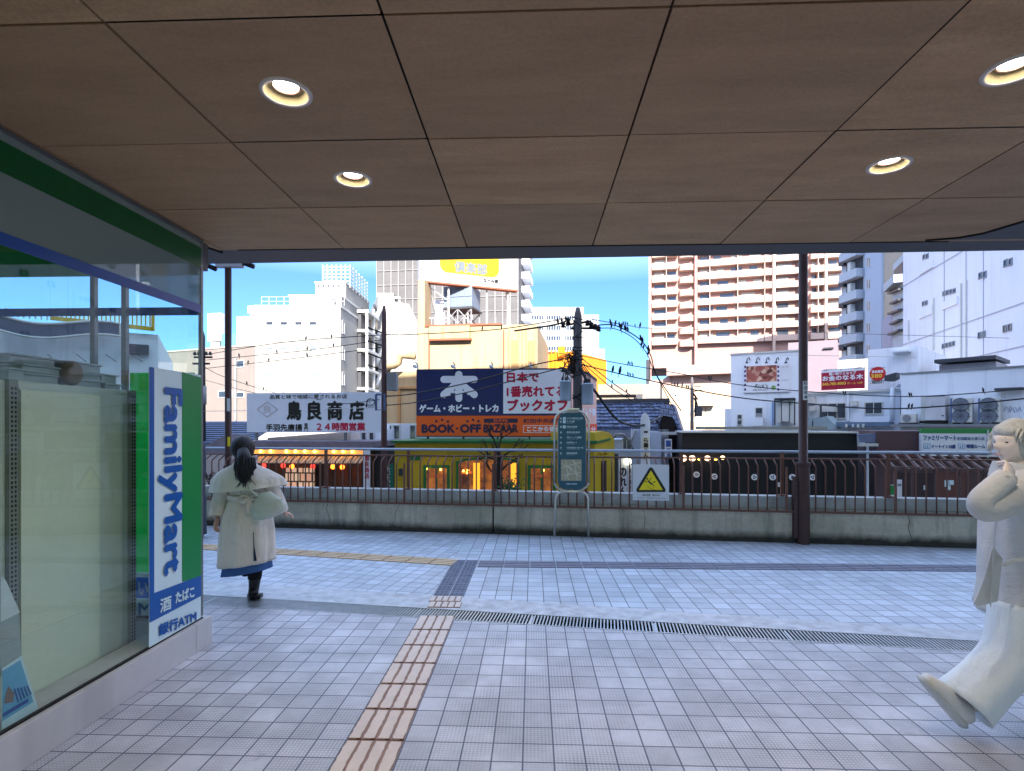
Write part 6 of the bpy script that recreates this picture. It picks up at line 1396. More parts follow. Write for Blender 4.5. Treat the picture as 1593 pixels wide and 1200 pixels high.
zpole(1076.5, 587, 42, .16, .12, m_pole, up4); arm(up4, 0, 607, 42, 1074, 1092, .08, dy=3); arm(up4, 0, 601, 42, 1080, 1090, .08)
MB().fbox(Face(1080, 41.9, 1092, 41.9), 1082, 632, 1091, 648, -.2, .2).build('box', m_dgrey, up4)
q = MB()
for k in range(9): q.tube([P(1077 + rs.uniform(0, 8), 610 + k * 3, 41.9), P(1080 + rs.uniform(0, 6), 618 + k * 4, 41.9)], .05, 4)
q.build('cable_tangle', m_ins, up4)

WIRES = []
def wire(pts, r, lbl, mat=m_ins):
    """pts: (px, py, Z), joined by a smooth sagging line"""
    p = [P(*q_) for q_ in pts]; out = []
    for i in range(len(p) - 1):
        a, b_ = p[i], p[i + 1]; m0 = (p[i + 1] - p[max(i - 1, 0)]) * .5; m1 = (p[min(i + 2, len(p) - 1)] - p[i]) * .5
        for k in range(10):
            t_ = k / 10; out.append(a * (2 * t_**3 - 3 * t_**2 + 1) + m0 * (t_**3 - 2 * t_**2 + t_) + b_ * (-2 * t_**3 + 3 * t_**2) + m1 * (t_**3 - t_**2))
    out.append(p[-1]); tag(MB().tube(out, r, 5).build('overhead_wire', mat), lbl, 'wire', 'overhead wires'); WIRES.append(out); return out
w1 = wire([(899, 492, 20), (780, 512, 20.5), (650, 520, 21), (598, 521, 21.5), (440, 533, 25), (314, 553, 30)], .018, 'thin wire crossing the ochre parapet and white block, topmost on the left')
w2 = wire([(598, 528, 21.5), (480, 545, 24), (314, 561, 30)], .016, 'second wire below the top in front of the big white block')
w3 = wire([(598, 540, 21.5), (440, 560, 25), (314, 574, 30)], .016, 'third wire below the top in front of the big white block')
w4 = wire([(899, 555, 20), (830, 568, 20.2), (740, 593, 20.6), (648, 612, 21.2), (598, 617, 21.4)], .024, 'dark cable crossing the white emblem of the navy signboard, upper of two')
w5 = wire([(897, 566, 20), (780, 597, 20.4), (720, 612, 20.8), (648, 626, 21.2), (598, 631, 21.4)], .02, 'dark cable crossing the navy signboard, lower of two')
w6 = wire([(314, 568, 30), (345, 585, 29), (430, 612, 27), (520, 628, 24), (590, 622, 21.4)], .016, 'slanting wire running down to the tavern signboard from the left pole')
w7 = wire([(314, 590, 30), (400, 612, 26), (500, 622, 24)], .012, 'faint slanting wire just above the tavern signboard')
w8 = wire([(314, 640, 30), (450, 638, 26), (590, 634, 21.4)], .014, 'pale wire crossing the tavern signboard at mid height', m_trimw)
wA = wire([(920, 497, 20), (975, 506, 22), (1016, 511, 26), (1140, 514, 34), (1593, 527, 40)], .016, 'thin topmost wire running right across the salmon tower')
wB = wire([(930, 506, 20), (958, 507, 20), (995, 528, 20), (1012, 553, 20), (1022, 585, 20), (1060, 640, 20)], .022, 'drooping bird-covered cable right of the tall utility pole, upper strand')
wB2 = wire([(930, 511, 20), (957, 512, 20), (985, 526, 20), (1006, 550, 20), (1018, 578, 20), (1050, 640, 20)], .016, 'drooping bird-covered cable right of the tall utility pole, lower strand')
wC = wire([(903, 553, 20), (960, 565, 20), (1060, 582, 20), (1137, 597, 20), (1250, 609, 19), (1425, 617, 17), (1640, 601, 15)], .016, 'long wire sagging past the restaurant board and crimson signboard to the right edge')
wD = wire([(903, 567, 20), (1000, 590, 20), (1137, 617, 20), (1250, 628, 19), (1400, 636, 17), (1640, 616, 15)], .022, 'long lower wire sagging in front of the air conditioners')
wE = wire([(903, 556, 20), (960, 601, 21), (1010, 632, 23), (1040, 642, 24)], .018, 'steep wire falling right toward the tiled roof, upper of two')
wF = wire([(903, 562, 20), (955, 606, 21), (1000, 632, 23)], .016, 'steep wire falling right toward the tiled roof, lower of two')
wG = wire([(902, 572, 19.8), (915, 596, 19.8), (928, 612, 20), (955, 648, 21), (975, 660, 23), (1000, 662, 24), (1030, 648, 26)], .05, 'thick black cable dropping from the tall utility pole past its transformer')
wH = wire([(1137, 551, 30), (1250, 553, 28), (1425, 556, 26)], .014, 'pale wire along the top of the restaurant wall', m_trimw)
wI = wire([(880, 500, 20), (860, 506, 20), (800, 515, 20.3)], .035, 'thick dark cable bundle left of the tall pole top')

# birds perched on the wires
m_bird = paint('bird_dark', 34, 36, 46, rough=.7)
def bird_at(p, s, flip, lbl, grp='birds perched on the wires'):
    global BIRD
    if BIRD is None:
        t_ = thing('bird', V3((0, 0, 0)), None, 'bird', grp)
        b_ = MB().tube([(-.01, 0, -.02), (0, 0, .03), (.012, 0, .08), (.02, 0, .13), (.03, 0, .165), (.035, 0, .19)], [.018, .042, .05, .038, .03, .012], 10)
        b_.tube([(.05, 0, .172), (.085, 0, .168)], [.01, .002], 6)
        b_.build('body', m_bird, t_, True)
        MB().prism([(-.035, -.012, -.02), (-.06, -.016, -.12), (-.06, .016, -.12), (-.035, .012, -.02)], (.018, 0, .004)).build('tail', m_bird, t_)
        q_ = MB().tube([(.0, .04, .02), (-.02, .048, .07), (.0, .035, .12)], [.008, .022, .01], 6).tube([(.0, -.04, .02), (-.02, -.048, .07), (.0, -.035, .12)], [.008, .022, .01], 6); q_.build('wings', m_bird, t_, True)
        BIRD = t_; o = t_
    else: o = copy_tree(BIRD)
    o.location = p + V3((0, 0, .02)); s *= .8; o.scale = (s * flip * .8, s * .8, s); o.rotation_euler = (0, 0, rs.uniform(-.6, .6)); o['label'] = lbl; o['group'] = grp; return o
BIRD = None
def on(w, px):       # point of a wire seen at a column
    best = None
    for a, b_ in zip(w[:-1], w[1:]):
        fa = [CX + FPX * (q_.dot(cR)) / q_.dot(cF) for q_ in (a, b_)]
        if (fa[0] - px) * (fa[1] - px) <= 0 and abs(fa[0] - fa[1]) > 1e-6: return a + (b_ - a) * ((px - fa[0]) / (fa[1] - fa[0]))
    return w[0]
ORD = 'first second third fourth fifth sixth seventh eighth ninth tenth eleventh'.split()
def birds(w, pxs, lbl, s=1.0):
    for i, px in enumerate(sorted(pxs)): bird_at(on(w, px), s * rs.uniform(.9, 1.15), rs.choice((-1, 1)), lbl + (f', {ORD[i]} from left' if len(pxs) > 1 else ''), lbl)
birds(wA, (970, 973, 976, 988), 'small dark bird on the thin top wire left of the salmon tower', .75)
birds(wA, (995.5,), 'dark bird alone on the thin top wire beside the salmon tower', 1.4)
birds(wB, (950, 957, 964, 967, 972, 974, 977, 997, 1000, 1008, 1010), 'dark bird on the upper drooping cable against the blue sky', 1.1)
birds(wB2, (951, 966, 998, 1001, 1008), 'dark bird on the lower drooping cable against the blue sky', 1.1)
birds(wC, (977, 980, 983.5, 1103, 1106), 'small dark bird on the long wire above the beige house', .8)
birds(wC, (1312, 1315, 1415, 1418, 1530), 'small dark bird on the long wire near the crimson signboard', .75)
birds(wD, (953, 964), 'larger dark bird on the lower wire right of the tall pole', 1.5)
birds(wD, (977, 980.5, 985, 1050, 1054, 1061, 1068, 1071), 'small dark bird on the lower wire before the podium', .8)
birds(wD, (1413.5, 1418.5), 'small dark bird on the lower wire above the small air conditioner', .8)
birds(wE, (953, 975), 'dark bird on the steep upper wire above the beige house', .8)
birds(wF, (952, 975), 'dark bird on the steep lower wire above the beige house', .8)
birds(w1, (476, 516, 780, 750), 'small dark bird on the topmost left wire', 1.0)
birds(w2, (372, 431, 478, 519), 'small dark bird on the second left wire', 1.0)
birds(w3, (386, 418, 478), 'small dark bird on the third left wire', 1.0)
birds(w6, (384, 410, 440, 471), 'small dark bird on the slanting wire above the tavern signboard', .9)
birds(w8, (427, 476, 570), 'small dark bird on the pale wire across the tavern signboard', .9)
birds(wI, (868, 874, 880, 884), 'dark bird on the thick bundle left of the tall pole top', 1.1)

# ================================================================ SMALL BARE TREE
tr_ = thing('bare_tree', V3((P(776, HY, 14).x, P(776, HY, 14).y, GZ)), 'small bare dark tree in front of the yellow restaurant centre window', 'tree')
m_bark = paint('bark_dark', 52, 42, 40, rough=.9, var=.3, scale=8)
base = P(778, 770, 14); MB().tube([V3((base.x, base.y, GZ)), P(778, 770, 14), P(776, 735, 14), P(778, 716, 14), P(775, 700, 14)], [.13, .11, .09, .075, .05], 10).build('trunk', m_bark, tr_, True)
br = MB()
def grow(p, d, l, r, n):
    if n == 0 or r < .003: return
    q1 = p + d * l * .5 + V3((rs.uniform(-.03, .03), rs.uniform(-.05, .05), 0)); q2 = q1 + (d + V3((rs.uniform(-.3, .3), rs.uniform(-.3, .3), .1))).normalized() * l * .5
    br.tube([p, q1, q2], [r, r * .85, r * .7], 5)
    for k in range(rs.choice((2, 3))): grow(q2, (d + V3((rs.uniform(-.9, .9), rs.uniform(-.7, .7), rs.uniform(-.3, .7)))).normalized(), l * rs.uniform(.6, .8), r * .62, n - 1)
for (x, y), d in (((775, 700), (-.5, 0, .8)), ((775, 700), (.3, 0, .9)), ((777, 712), (.9, 0, .4)), ((776, 718), (-.9, .2, .35)), ((776, 735), (.7, -.3, .5)), ((777, 745), (-.6, .2, .5)), ((777, 728), (.2, -.6, .6))):
    grow(P(x, y, 14), V3(d).normalized(), .30, .03, 4)
br.build('branches', m_bark, tr_)
lv = MB()
for k in range(260):
    c0_ = P(793 + rs.gauss(0, 10), 757 + rs.gauss(0, 6), 14 + rs.gauss(0, .2)); d1 = V3((rs.uniform(-1, 1), rs.uniform(-1, 1), rs.uniform(-1, 1))).normalized() * .045; d2 = d1.orthogonal().normalized() * .025
    lv.add([c0_ - d1, c0_ + d2, c0_ + d1, c0_ - d2], [(0, 1, 2, 3)])
lv.build('foliage', paint('leaf_green', 52, 92, 44, rough=.7), tr_)
# planter hedge at the foot, far below the parapet line
# ================================================================ PEOPLE
m_skin = paint('skin', 214, 170, 148, rough=.55, var=.04); m_hair = paint('hair_black', 34, 24, 24, rough=.5, var=.3, scale=30)
def wrinkle(mt, stretch, sc, strength, dist):     # cloth creases and hair strands as relief
    nt = mt.node_tree; b_ = nt.nodes['Principled BSDF']; g_ = nd(nt, 'ShaderNodeNewGeometry'); h_ = noise(nt, g_.outputs['Position'], sc, 4, .6, stretch)
    bp_ = nd(nt, 'ShaderNodeBump'); bp_.inputs['Strength'].default_value = strength; bp_.inputs['Distance'].default_value = dist; nt.links.new(h_, bp_.inputs['Height'])
    for l_ in list(b_.inputs['Normal'].links): nt.links.new(l_.from_socket, bp_.inputs['Normal'])
    nt.links.new(bp_.outputs[0], b_.inputs['Normal'])
wrinkle(m_hair, (90, 90, 7), 1.0, .9, .012)
def skin_mesh(mb, joints, edges, levels=2):
    """one smooth surface grown round a jointed skeleton: joints {name: (point, radius)}"""
    names = list(joints); me = bpy.data.meshes.new('skeleton'); me.from_pydata([joints[n_][0] for n_ in names], [(names.index(a), names.index(b_)) for a, b_ in edges], [])
    ob = bpy.data.objects.new('skeleton', me); COL.objects.link(ob)
    sk = ob.modifiers.new('Skin', 'SKIN'); sk.use_smooth_shade = True
    for i, n_ in enumerate(names):
        r_ = joints[n_][1]; me.skin_vertices[0].data[i].radius = (r_, r_) if not isinstance(r_, tuple) else r_
    me.skin_vertices[0].data[0].use_root = True
    sb = ob.modifiers.new('Subdivision', 'SUBSURF'); sb.levels = levels
    dg = bpy.context.evaluated_depsgraph_get(); m2 = bpy.data.meshes.new_from_object(ob.evaluated_get(dg))
    mb.add([v_.co.copy() for v_ in m2.vertices], [list(p_.vertices) for p_ in m2.polygons])
    bpy.data.objects.remove(ob); bpy.data.meshes.remove(me); bpy.data.meshes.remove(m2)
def head_mesh(mb, c, f, s=1.0, tilt=0.0):
    """a head with brow, eye sockets, nose, lips, chin and ears; f = the way it looks"""
    f = V3(f).normalized(); up = (EZ + f * tilt).normalized(); side = f.cross(up).normalized(); n, m = 40, 32; vs = []; fs = []
    g_ = lambda x, w: math.exp(-(x / w) ** 2)
    for i in range(m + 1):
        t_ = math.pi * i / m
        for k in range(n):
            a = 2 * math.pi * k / n; z = -math.cos(t_); q_ = math.sin(t_); x = q_ * math.cos(a); y = q_ * math.sin(a)
            X = x * .093; Y = y * .073; Z = z * .115
            if z < 0: Y *= 1 + .28 * z; X *= (1 + .12 * z)
            if x > 0:
                fr = g_(y, .22); X += .021 * g_(y, .13) * g_(z + .18, .13) + .010 * g_(y, .09) * g_(z + .02, .2)
                X += .008 * g_(y, .25) * g_(z + .47, .06) + .007 * g_(y, .22) * g_(z + .58, .05) - .004 * g_(y, .3) * g_(z + .525, .03) + .013 * g_(y, .28) * g_(z + .84, .14)
                X -= .010 * (g_(y - .4, .16) + g_(y + .4, .16)) * g_(z - .06, .10) * (x > .2); X += .005 * g_(z - .24, .08)
            if x < 0: X *= 1.08
            vs.append(V3(c) + (f * X + side * Y + up * Z) * s)
    for i in range(m):
        for k in range(n):
            a = i * n + k; b_ = i * n + (k + 1) % n; fs.append([a, b_, b_ + n, a + n])
    mb.add(vs, fs)
    for sg_ in (-1, 1):
        e = V3(c) + (f * -.005 + side * sg_ * .075 + up * -.005) * s
        mb.tube([e - up * .028 * s, e - up * .01 * s + side * sg_ * .008 * s, e + up * .012 * s + side * sg_ * .012 * s - f * .008 * s, e + up * .03 * s + side * sg_ * .004 * s], [(.008 * s, .006 * s), (.014 * s, .008 * s), (.019 * s, .008 * s), (.009 * s, .006 * s)], 8)
    return f, side, up
def hand(mb, wrist, d, back, s=1.0, curl=.5, thumb=1):
    """palm, four bent fingers of different lengths and a thumb from the side of the palm"""
    d = V3(d).normalized(); back = V3(back); back = (back - d * back.dot(d)).normalized(); sd_ = d.cross(back)
    w_ = V3(wrist)
    mb.tube([w_ - d * .02 * s, w_ + d * .02 * s, w_ + d * .055 * s, w_ + d * .085 * s], [(.026 * s, .019 * s), (.033 * s, .016 * s), (.040 * s, .014 * s), (.038 * s, .011 * s)], 12, upv=back)
    for k, (o_, ln_) in enumerate(((-.029, .066), (-.010, .076), (.010, .071), (.028, .056))):
        p0 = w_ + d * .078 * s + sd_ * o_ * s; a1 = curl * .6; dd = d; pts = [p0]; cur = p0
        for j, fr in enumerate((.42, .32, .26)):
            ang = curl * (j + .6) * .75; dd = d * math.cos(ang) - back * math.sin(ang); cur = cur + dd * ln_ * fr * s; pts.append(cur)
        mb.tube(pts, [.0088 * s, .0082 * s, .0074 * s, .0055 * s], 8)
    t0 = w_ + d * .025 * s + sd_ * thumb * .030 * s; td = (d * .6 + sd_ * thumb * .7 - back * .25).normalized()
    mb.tube([t0 - td * .012 * s, t0 + td * .022 * s, t0 + td * .045 * s - back * .004, t0 + td * .045 * s + (td - back * .4 - sd_ * thumb * .4).normalized() * .022 * s], [.011 * s, .0115 * s, .0098 * s, .0065 * s], 8)
def cloth(name, rings, mat, parent, n=48, folds=0.0, nf=7, seed=0, close_top=False, close_bot=False, th=0.006):
    """a garment: elliptical rings (centre, half width, half depth, axis right, axis depth) with soft folds, given thickness"""
    r_ = random.Random(seed); ph = [r_.uniform(0, 6.28) for _ in range(6)]; vs = []; fs = []; m = len(rings)
    def cat(i, t_):
        a = rings[max(i - 1, 0)]; b_ = rings[i]; c_ = rings[min(i + 1, m - 1)]; d_ = rings[min(i + 2, m - 1)]
        def cr_(p0, p1, p2, p3): return p1 + (p2 - p0) * (.5 * t_) + (p0 * 2 - p1 * 5 + p2 * 4 - p3) * (.5 * t_ * t_) + (p1 * 3 - p0 - p2 * 3 + p3) * (.5 * t_ ** 3)
        return [cr_(a[k], b_[k], c_[k], d_[k]) for k in range(3)] + [cr_(a[k], b_[k], c_[k], d_[k]) for k in (3, 4)]
    sub = 4; rows = []
    for i in range(m - 1):
        for j in range(sub): rows.append(cat(i, j / sub))
    rows.append(list(rings[-1])); M_ = len(rows)
    for i, (c0_, hw, hd, ax, ad) in enumerate(rows):
        v_ = i / (M_ - 1)
        for k in range(n):
            a = 2 * math.pi * k / n
            f_ = 1 + folds * (v_ ** .7) * (math.sin(nf * a + ph[0] + 1.2 * math.sin(v_ * 3 + ph[1])) * .6 + math.sin((nf * 2 + 1) * a + ph[2] + v_ * 2) * .28 + math.sin(v_ * 17 + a * 2 + ph[3]) * .12)
            vs.append(c0_ + ax.normalized() * hw * math.cos(a) * f_ + ad.normalized() * hd * math.sin(a) * f_)
    for i in range(M_ - 1):
        for k in range(n):
            a = i * n + k; b_ = i * n + (k + 1) % n; fs.append([a, a + n, b_ + n, b_])
    if close_top: fs.append(list(range(n)))
    if close_bot: fs.append([(M_ - 1) * n + k for k in range(n)][::-1])
    o = MB().add(vs, fs).build(name, mat, parent, True)
    sd_ = o.modifiers.new('Thickness', 'SOLIDIFY'); sd_.thickness = th; sd_.offset = -1
    return o

# --- the woman walking away on the left
ZW = 5.22; S1 = ZW / FPX
def Q(px, py, dz=0.0): return P(px, py, ZW + dz)
wm = thing('person', Q(394, 932), 'person walking away in cream caped trench coat with dark ponytail and black boots', 'person')
m_coat, nt, bb_, pos = newmat('cream_wool'); n1 = noise(nt, pos, 5, 4, .6); n2 = noise(nt, pos, 160, 2, .6)
nt.links.new(mix_rgb(nt, ramp(nt, math_n(nt, 'ADD', math_n(nt, 'MULTIPLY', n1, .5), math_n(nt, 'MULTIPLY', n2, .5)), .3, .7), L(214, 194, 178), L(244, 228, 214)), bb_.inputs['Base Color']); bb_.inputs['Roughness'].default_value = .9; bb_.inputs['Sheen Weight'].default_value = .3
bp = nd(nt, 'ShaderNodeBump'); bp.inputs['Strength'].default_value = .3; bp.inputs['Distance'].default_value = .004; nt.links.new(n2, bp.inputs['Height']); nt.links.new(bp.outputs[0], bb_.inputs['Normal'])
J = {'pelvis': (Q(385, 805), .11), 'waist': (Q(386, 775), .09), 'chest': (Q(384, 748), .12), 'neck0': (Q(380, 728), .055), 'neck': (Q(379, 719), .045), 'head': (Q(379, 712), .05),
     'shl': (Q(355, 741), .055), 'ell': (Q(344, 775, .02), .04), 'wrl': (Q(338, 806, -.03), .026), 'shr': (Q(411, 740), .055), 'elr': (Q(428, 770, .02), .04), 'wrr': (Q(439, 796, .12), .026),
     'hr': (Q(395, 815), .085), 'kr': (Q(396, 872, .02), .055), 'ar': (Q(394, 918, .02), .036), 'tr': (Q(392, 928, .12), .03),
     'hl': (Q(374, 815), .085), 'kl': (Q(377, 868, .22), .055), 'al': (Q(381, 880, .02), .036)}
E = [('pelvis', 'waist'), ('waist', 'chest'), ('chest', 'neck0'), ('neck0', 'neck'), ('neck', 'head'), ('chest', 'shl'), ('shl', 'ell'), ('ell', 'wrl'), ('chest', 'shr'), ('shr', 'elr'), ('elr', 'wrr'), ('pelvis', 'hr'), ('hr', 'kr'), ('kr', 'ar'), ('ar', 'tr'), ('pelvis', 'hl'), ('hl', 'kl'), ('kl', 'al')]
mb = MB(); skin_mesh(mb, J, E); head_mesh(mb, Q(378, 701), cF - cR * .15, .98)
hand(mb, J['wrl'][0] + V3((0, 0, -.01)), -EZ - cR * .2, -cR, .9, .7, -1); hand(mb, J['wrr'][0], cR * .7 - EZ * .3 + cF * .3, EZ, .9, .6, 1)
mb.build('body', m_skin, wm, True)
R_, D_ = cR, cF
def rg(px, py, hw, hd, dz=0, lean=0.0, tw=0.0): return (Q(px, py, dz), hw * S1, hd, R_ + EZ * lean + D_ * tw, D_.copy())
cloth('coat', [rg(381, 727, 15, .07), rg(383, 740, 31, .11), rg(386, 756, 31, .12), rg(386, 773, 28, .105), rg(386, 790, 34, .14), rg(385, 815, 40, .17), rg(384, 845, 42, .18, lean=.06), rg(383, 876, 43.5, .19, lean=.12)], m_coat, wm, n=72, folds=.085, nf=8, seed=4)
cloth('skirt', [rg(385, 850, 30, .12), rg(385, 872, 36, .15, lean=.12), rg(384, 889, 39, .16, lean=.16)], paint('denim_blue', 62, 96, 150, rough=.8, var=.15, scale=10), wm, folds=.05, nf=7, seed=2)
cloth('cape', [rg(379, 717, 11, .06), rg(380, 723, 18, .10), rg(382, 732, 38, .14), rg(385, 744, 54, .18, lean=.03), rg(387, 755, 58, .20, lean=.08), rg(387, 760, 60, .21, lean=.10)], m_coat, wm, n=72, folds=.06, nf=6, seed=9, th=.01)
cloth('collar', [rg(380, 713, 13, .065), rg(380, 718, 15, .075), rg(381, 726, 20, .10)], m_coat, wm, folds=.03, seed=3)
def limb(name, pts, rads, mat, parent, folds=.05, seed=1, flat=1.0):
    rings = []
    for i, (p_, r_) in enumerate(zip(pts, rads)):
        t_ = (pts[min(i + 1, len(pts) - 1)] - pts[max(i - 1, 0)]).normalized(); ax = t_.cross(cF if abs(t_.dot(cF)) < .9 else EZ).normalized(); ad = t_.cross(ax).normalized()
        rings.append((p_, r_, r_ * flat, ax, ad))
    return cloth(name, rings, mat, parent, 28, folds, 4, seed, close_top=True)
limb('sleeve', [Q(358, 740), Q(349, 757), Q(344, 775, .02), Q(341, 790), Q(340, 803, -.02)], [.055, .062, .066, .07, .076], m_coat, wm, .1, 5)
limb('sleeve', [Q(410, 740), Q(420, 755), Q(426, 769, .02), Q(431, 781, .06), Q(434, 794, .1)], [.055, .062, .066, .07, .074], m_coat, wm, .1, 8)
bt = MB(); n = 40
ringp = [Q(386, 773) + R_ * 30.5 * S1 * math.cos(2 * math.pi * k / n) * 1.0 + D_ * .12 * math.sin(2 * math.pi * k / n) for k in range(n + 1)]
bt.tube(ringp, [(.007, .026)] * (n + 1), 8, False, upv=EZ); bt.build('belt', m_coat, wm, True)
kn = MB().tube([Q(387, 772, -.15), Q(376, 771, -.17), Q(370, 779, -.17), Q(379, 782, -.17), Q(388, 775, -.16)], [(.02, .01)] * 5, 8).tube([Q(388, 774, -.16), Q(396, 770, -.17), Q(400, 777, -.17), Q(389, 777, -.16)], [(.018, .01)] * 4, 8).tube([Q(388, 775, -.16), Q(391, 790, -.17), Q(394, 803, -.18)], [(.018, .006)] * 3, 8).tube([Q(387, 775, -.16), Q(385, 788, -.17), Q(386, 799, -.18)], [(.018, .006)] * 3, 8)
kn.build('belt_knot', m_coat, wm, True)
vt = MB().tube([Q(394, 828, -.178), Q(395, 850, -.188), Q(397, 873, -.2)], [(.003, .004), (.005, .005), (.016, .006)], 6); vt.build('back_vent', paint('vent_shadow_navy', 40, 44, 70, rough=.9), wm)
hr = MB().ball(Q(378, 697, .0), .112, 24, 18, (.92, 1.02, 1.05)); hr.tube([Q(378, 702, -.10), Q(380, 712, -.15), Q(382, 728, -.16), Q(379, 742, -.15), Q(377, 754, -.14)], [.05, .06, .078, .062, .02], 14)
for k in range(130):
    a = rs.uniform(0, 6.28); r_ = rs.uniform(.03, .10); x0 = 380 + math.cos(a) * r_ / S1; dz = -.15 + math.sin(a) * r_
    hr.tube([Q(x0, 712, dz * .9), Q(x0 + rs.uniform(-3, 3), 728, dz), Q(x0 * .6 + 152 + rs.uniform(-8, 8), 742, dz), Q(x0 * .6 + 151 + rs.uniform(-12, 12), 752 + rs.uniform(-6, 8), dz)], [.007, .007, .006, .002], 5)
for k in range(16): a = rs.uniform(-1.4, 1.4); hr.tube([Q(378 + 16.5 * math.sin(a), 697 - 16.5 * math.cos(a)), Q(378 + 18.5 * math.sin(a) + rs.uniform(-1, 1), 698 - 18 * math.cos(a))], [.004, .001], 4)
hr.build('hair', m_hair, wm, True)
m_boot = paint('boot_black', 22, 20, 22, rough=.4, var=.2); m_tight = paint('tights_black', 24, 20, 24, rough=.9)
limb('tights', [Q(396, 868), Q(397, 885), Q(396, 900)], [.062, .060, .054], m_tight, wm, .01)
bo_ = MB().tube([Q(397, 893), Q(396, 905), Q(395, 916), Q(394, 922, .0)], [.058, .052, .046, .046], 14).tube([Q(394.5, 921, -.055), Q(394, 923.5, .0), Q(392.5, 926, .08), Q(391.5, 928, .15), Q(391, 928.5, .19)], [(.038, .03), (.046, .04), (.048, .035), (.044, .028), (.02, .015)], 14)
bo_.box(Q(389, 932.3, -.075), cR * .085, cF * .08, EZ * .035); bo_.build('boot', m_boot, wm, True)
bo_ = MB().tube([Q(378, 866, .2), Q(380, 878, .12), Q(381, 884, .04)], [.055, .05, .042], 12).tube([Q(381, 884, .05), Q(382, 889, .02), Q(382, 896, .02)], [.042, .044, .03], 12); bo_.build('boot', m_boot, wm, True)
m_bag = paint('bag_white', 196, 196, 182, rough=.6, var=.08, scale=8)
bg_ = thing('shoulder_bag', Q(415, 806, -.15), 'soft white shoulder bag slung behind the caped coat on a wide strap', 'bag')
def Qb(px, py, dz=-.17): return Q(px, py, dz)
bgm = []; 
for (x, y, hw, hd) in ((411, 766, 9, .02), (412, 771, 13, .045), (414, 780, 21, .06), (417, 790, 26, .065), (417, 799, 25, .06), (414, 806, 17, .04), (413, 808, 8, .01)): bgm.append((Qb(x, y), hw * S1, hd, R_ + EZ * .22, D_.copy()))
cloth('pouch', bgm, m_bag, bg_, 36, .03, 3, 12, True, True, .003)
sb_ = MB().tube([Q(381, 742, -.165), Q(386, 752, -.185), Q(393, 764, -.19), Q(403, 772, -.19)], [(.024, .006)] * 4, 8); sb_.tube([Q(398, 776, -.2), Q(396, 790, -.22), Q(404, 806, -.2)], .008, 6); sb_.build('strap', m_bag, bg_, True)
MB().tube([Q(440, 776, -.19), Q(430, 790, -.235), Q(412, 803, -.22)], .004, 5).tube([Q(402, 772, -.215), Q(418, 781, -.24), Q(440, 777, -.19)], .004, 5).build('seam', m_bag, bg_)

wrinkle(m_coat, (11, 11, 2.6), 1.0, .7, .04); wrinkle(m_bag, (9, 9, 22), 1.0, .5, .03)
st_c = MB()
for x in (362, 372, 400, 408): st_c.tube([Q(x, 762, -.128), Q(x + (386 - x) * .25, 771, -.112)], [.008, .003], 6)
st_c.build('gathers', m_coat, wm, True)
# --- sliver of a person beyond the shop sign
ZP = 8.1
def Qp(px, py, dz=0.0): return P(px, py, ZP + dz)
p3_ = thing('person', Qp(304, 836), 'person in a long dark coat mostly hidden behind the tall shop sign', 'person')
mb = MB(); skin_mesh(mb, {'pelvis': (Qp(304, 745), .12), 'waist': (Qp(304, 725), .10), 'chest': (Qp(304, 702), .13), 'neck': (Qp(304, 683), .05), 'head': (Qp(304, 676), .05), 'sl': (Qp(290, 695), .05), 'el': (Qp(287, 722), .04), 'wl': (Qp(287, 745), .026), 'sr': (Qp(313, 695), .05), 'er': (Qp(313, 722), .04), 'wr': (Qp(312, 742), .026), 'hl': (Qp(299, 752), .08), 'kl': (Qp(298, 792), .055), 'al': (Qp(298, 830), .035), 'hr': (Qp(309, 752), .08), 'kr': (Qp(310, 792), .055), 'ar': (Qp(312, 830), .035)},
          [('pelvis', 'waist'), ('waist', 'chest'), ('chest', 'neck'), ('neck', 'head'), ('chest', 'sl'), ('sl', 'el'), ('el', 'wl'), ('chest', 'sr'), ('sr', 'er'), ('er', 'wr'), ('pelvis', 'hl'), ('hl', 'kl'), ('kl', 'al'), ('pelvis', 'hr'), ('hr', 'kr'), ('kr', 'ar')], 1)
head_mesh(mb, Qp(304, 668), cF, 1.0); hand(mb, Qp(312, 742), -EZ, cR, .9, .5); hand(mb, Qp(287, 745), -EZ, -cR, .9, .5); mb.build('body', m_skin, p3_, True)
S3 = ZP / FPX
def r3(px, py, hw, hd): return (Qp(px, py), hw * S3, hd, cR.copy(), cF.copy())
m_dc = paint('coat_charcoal', 70, 76, 84, rough=.9, var=.15)
cloth('coat', [r3(304, 686, 6, .08), r3(304, 693, 13, .12), r3(304, 715, 12.5, .13), r3(304, 750, 12.5, .14), r3(304, 790, 13, .15)], m_dc, p3_, folds=.04, seed=6)
for x, s_ in ((313.5, 1), (292, 1)): limb('sleeve', [Qp(x - 1, 694), Qp(x, 715), Qp(x, 741)], [.055, .055, .05], m_dc, p3_, .03)
for x in (298, 312): limb('trouser_leg', [Qp(x, 770), Qp(x, 800), Qp(x, 831)], [.075, .07, .075], m_dc, p3_, .03); MB().tube([Qp(x, 833.5, -.08), Qp(x, 833, 0), Qp(x, 834.5, .17)], [(.035, .03), (.045, .035), (.03, .02)], 10).build('shoe', m_boot, p3_, True)
MB().ball(Qp(304, 667), .112, 16, 12, (.9, 1, 1.05)).build('hair', m_hair, p3_, True)

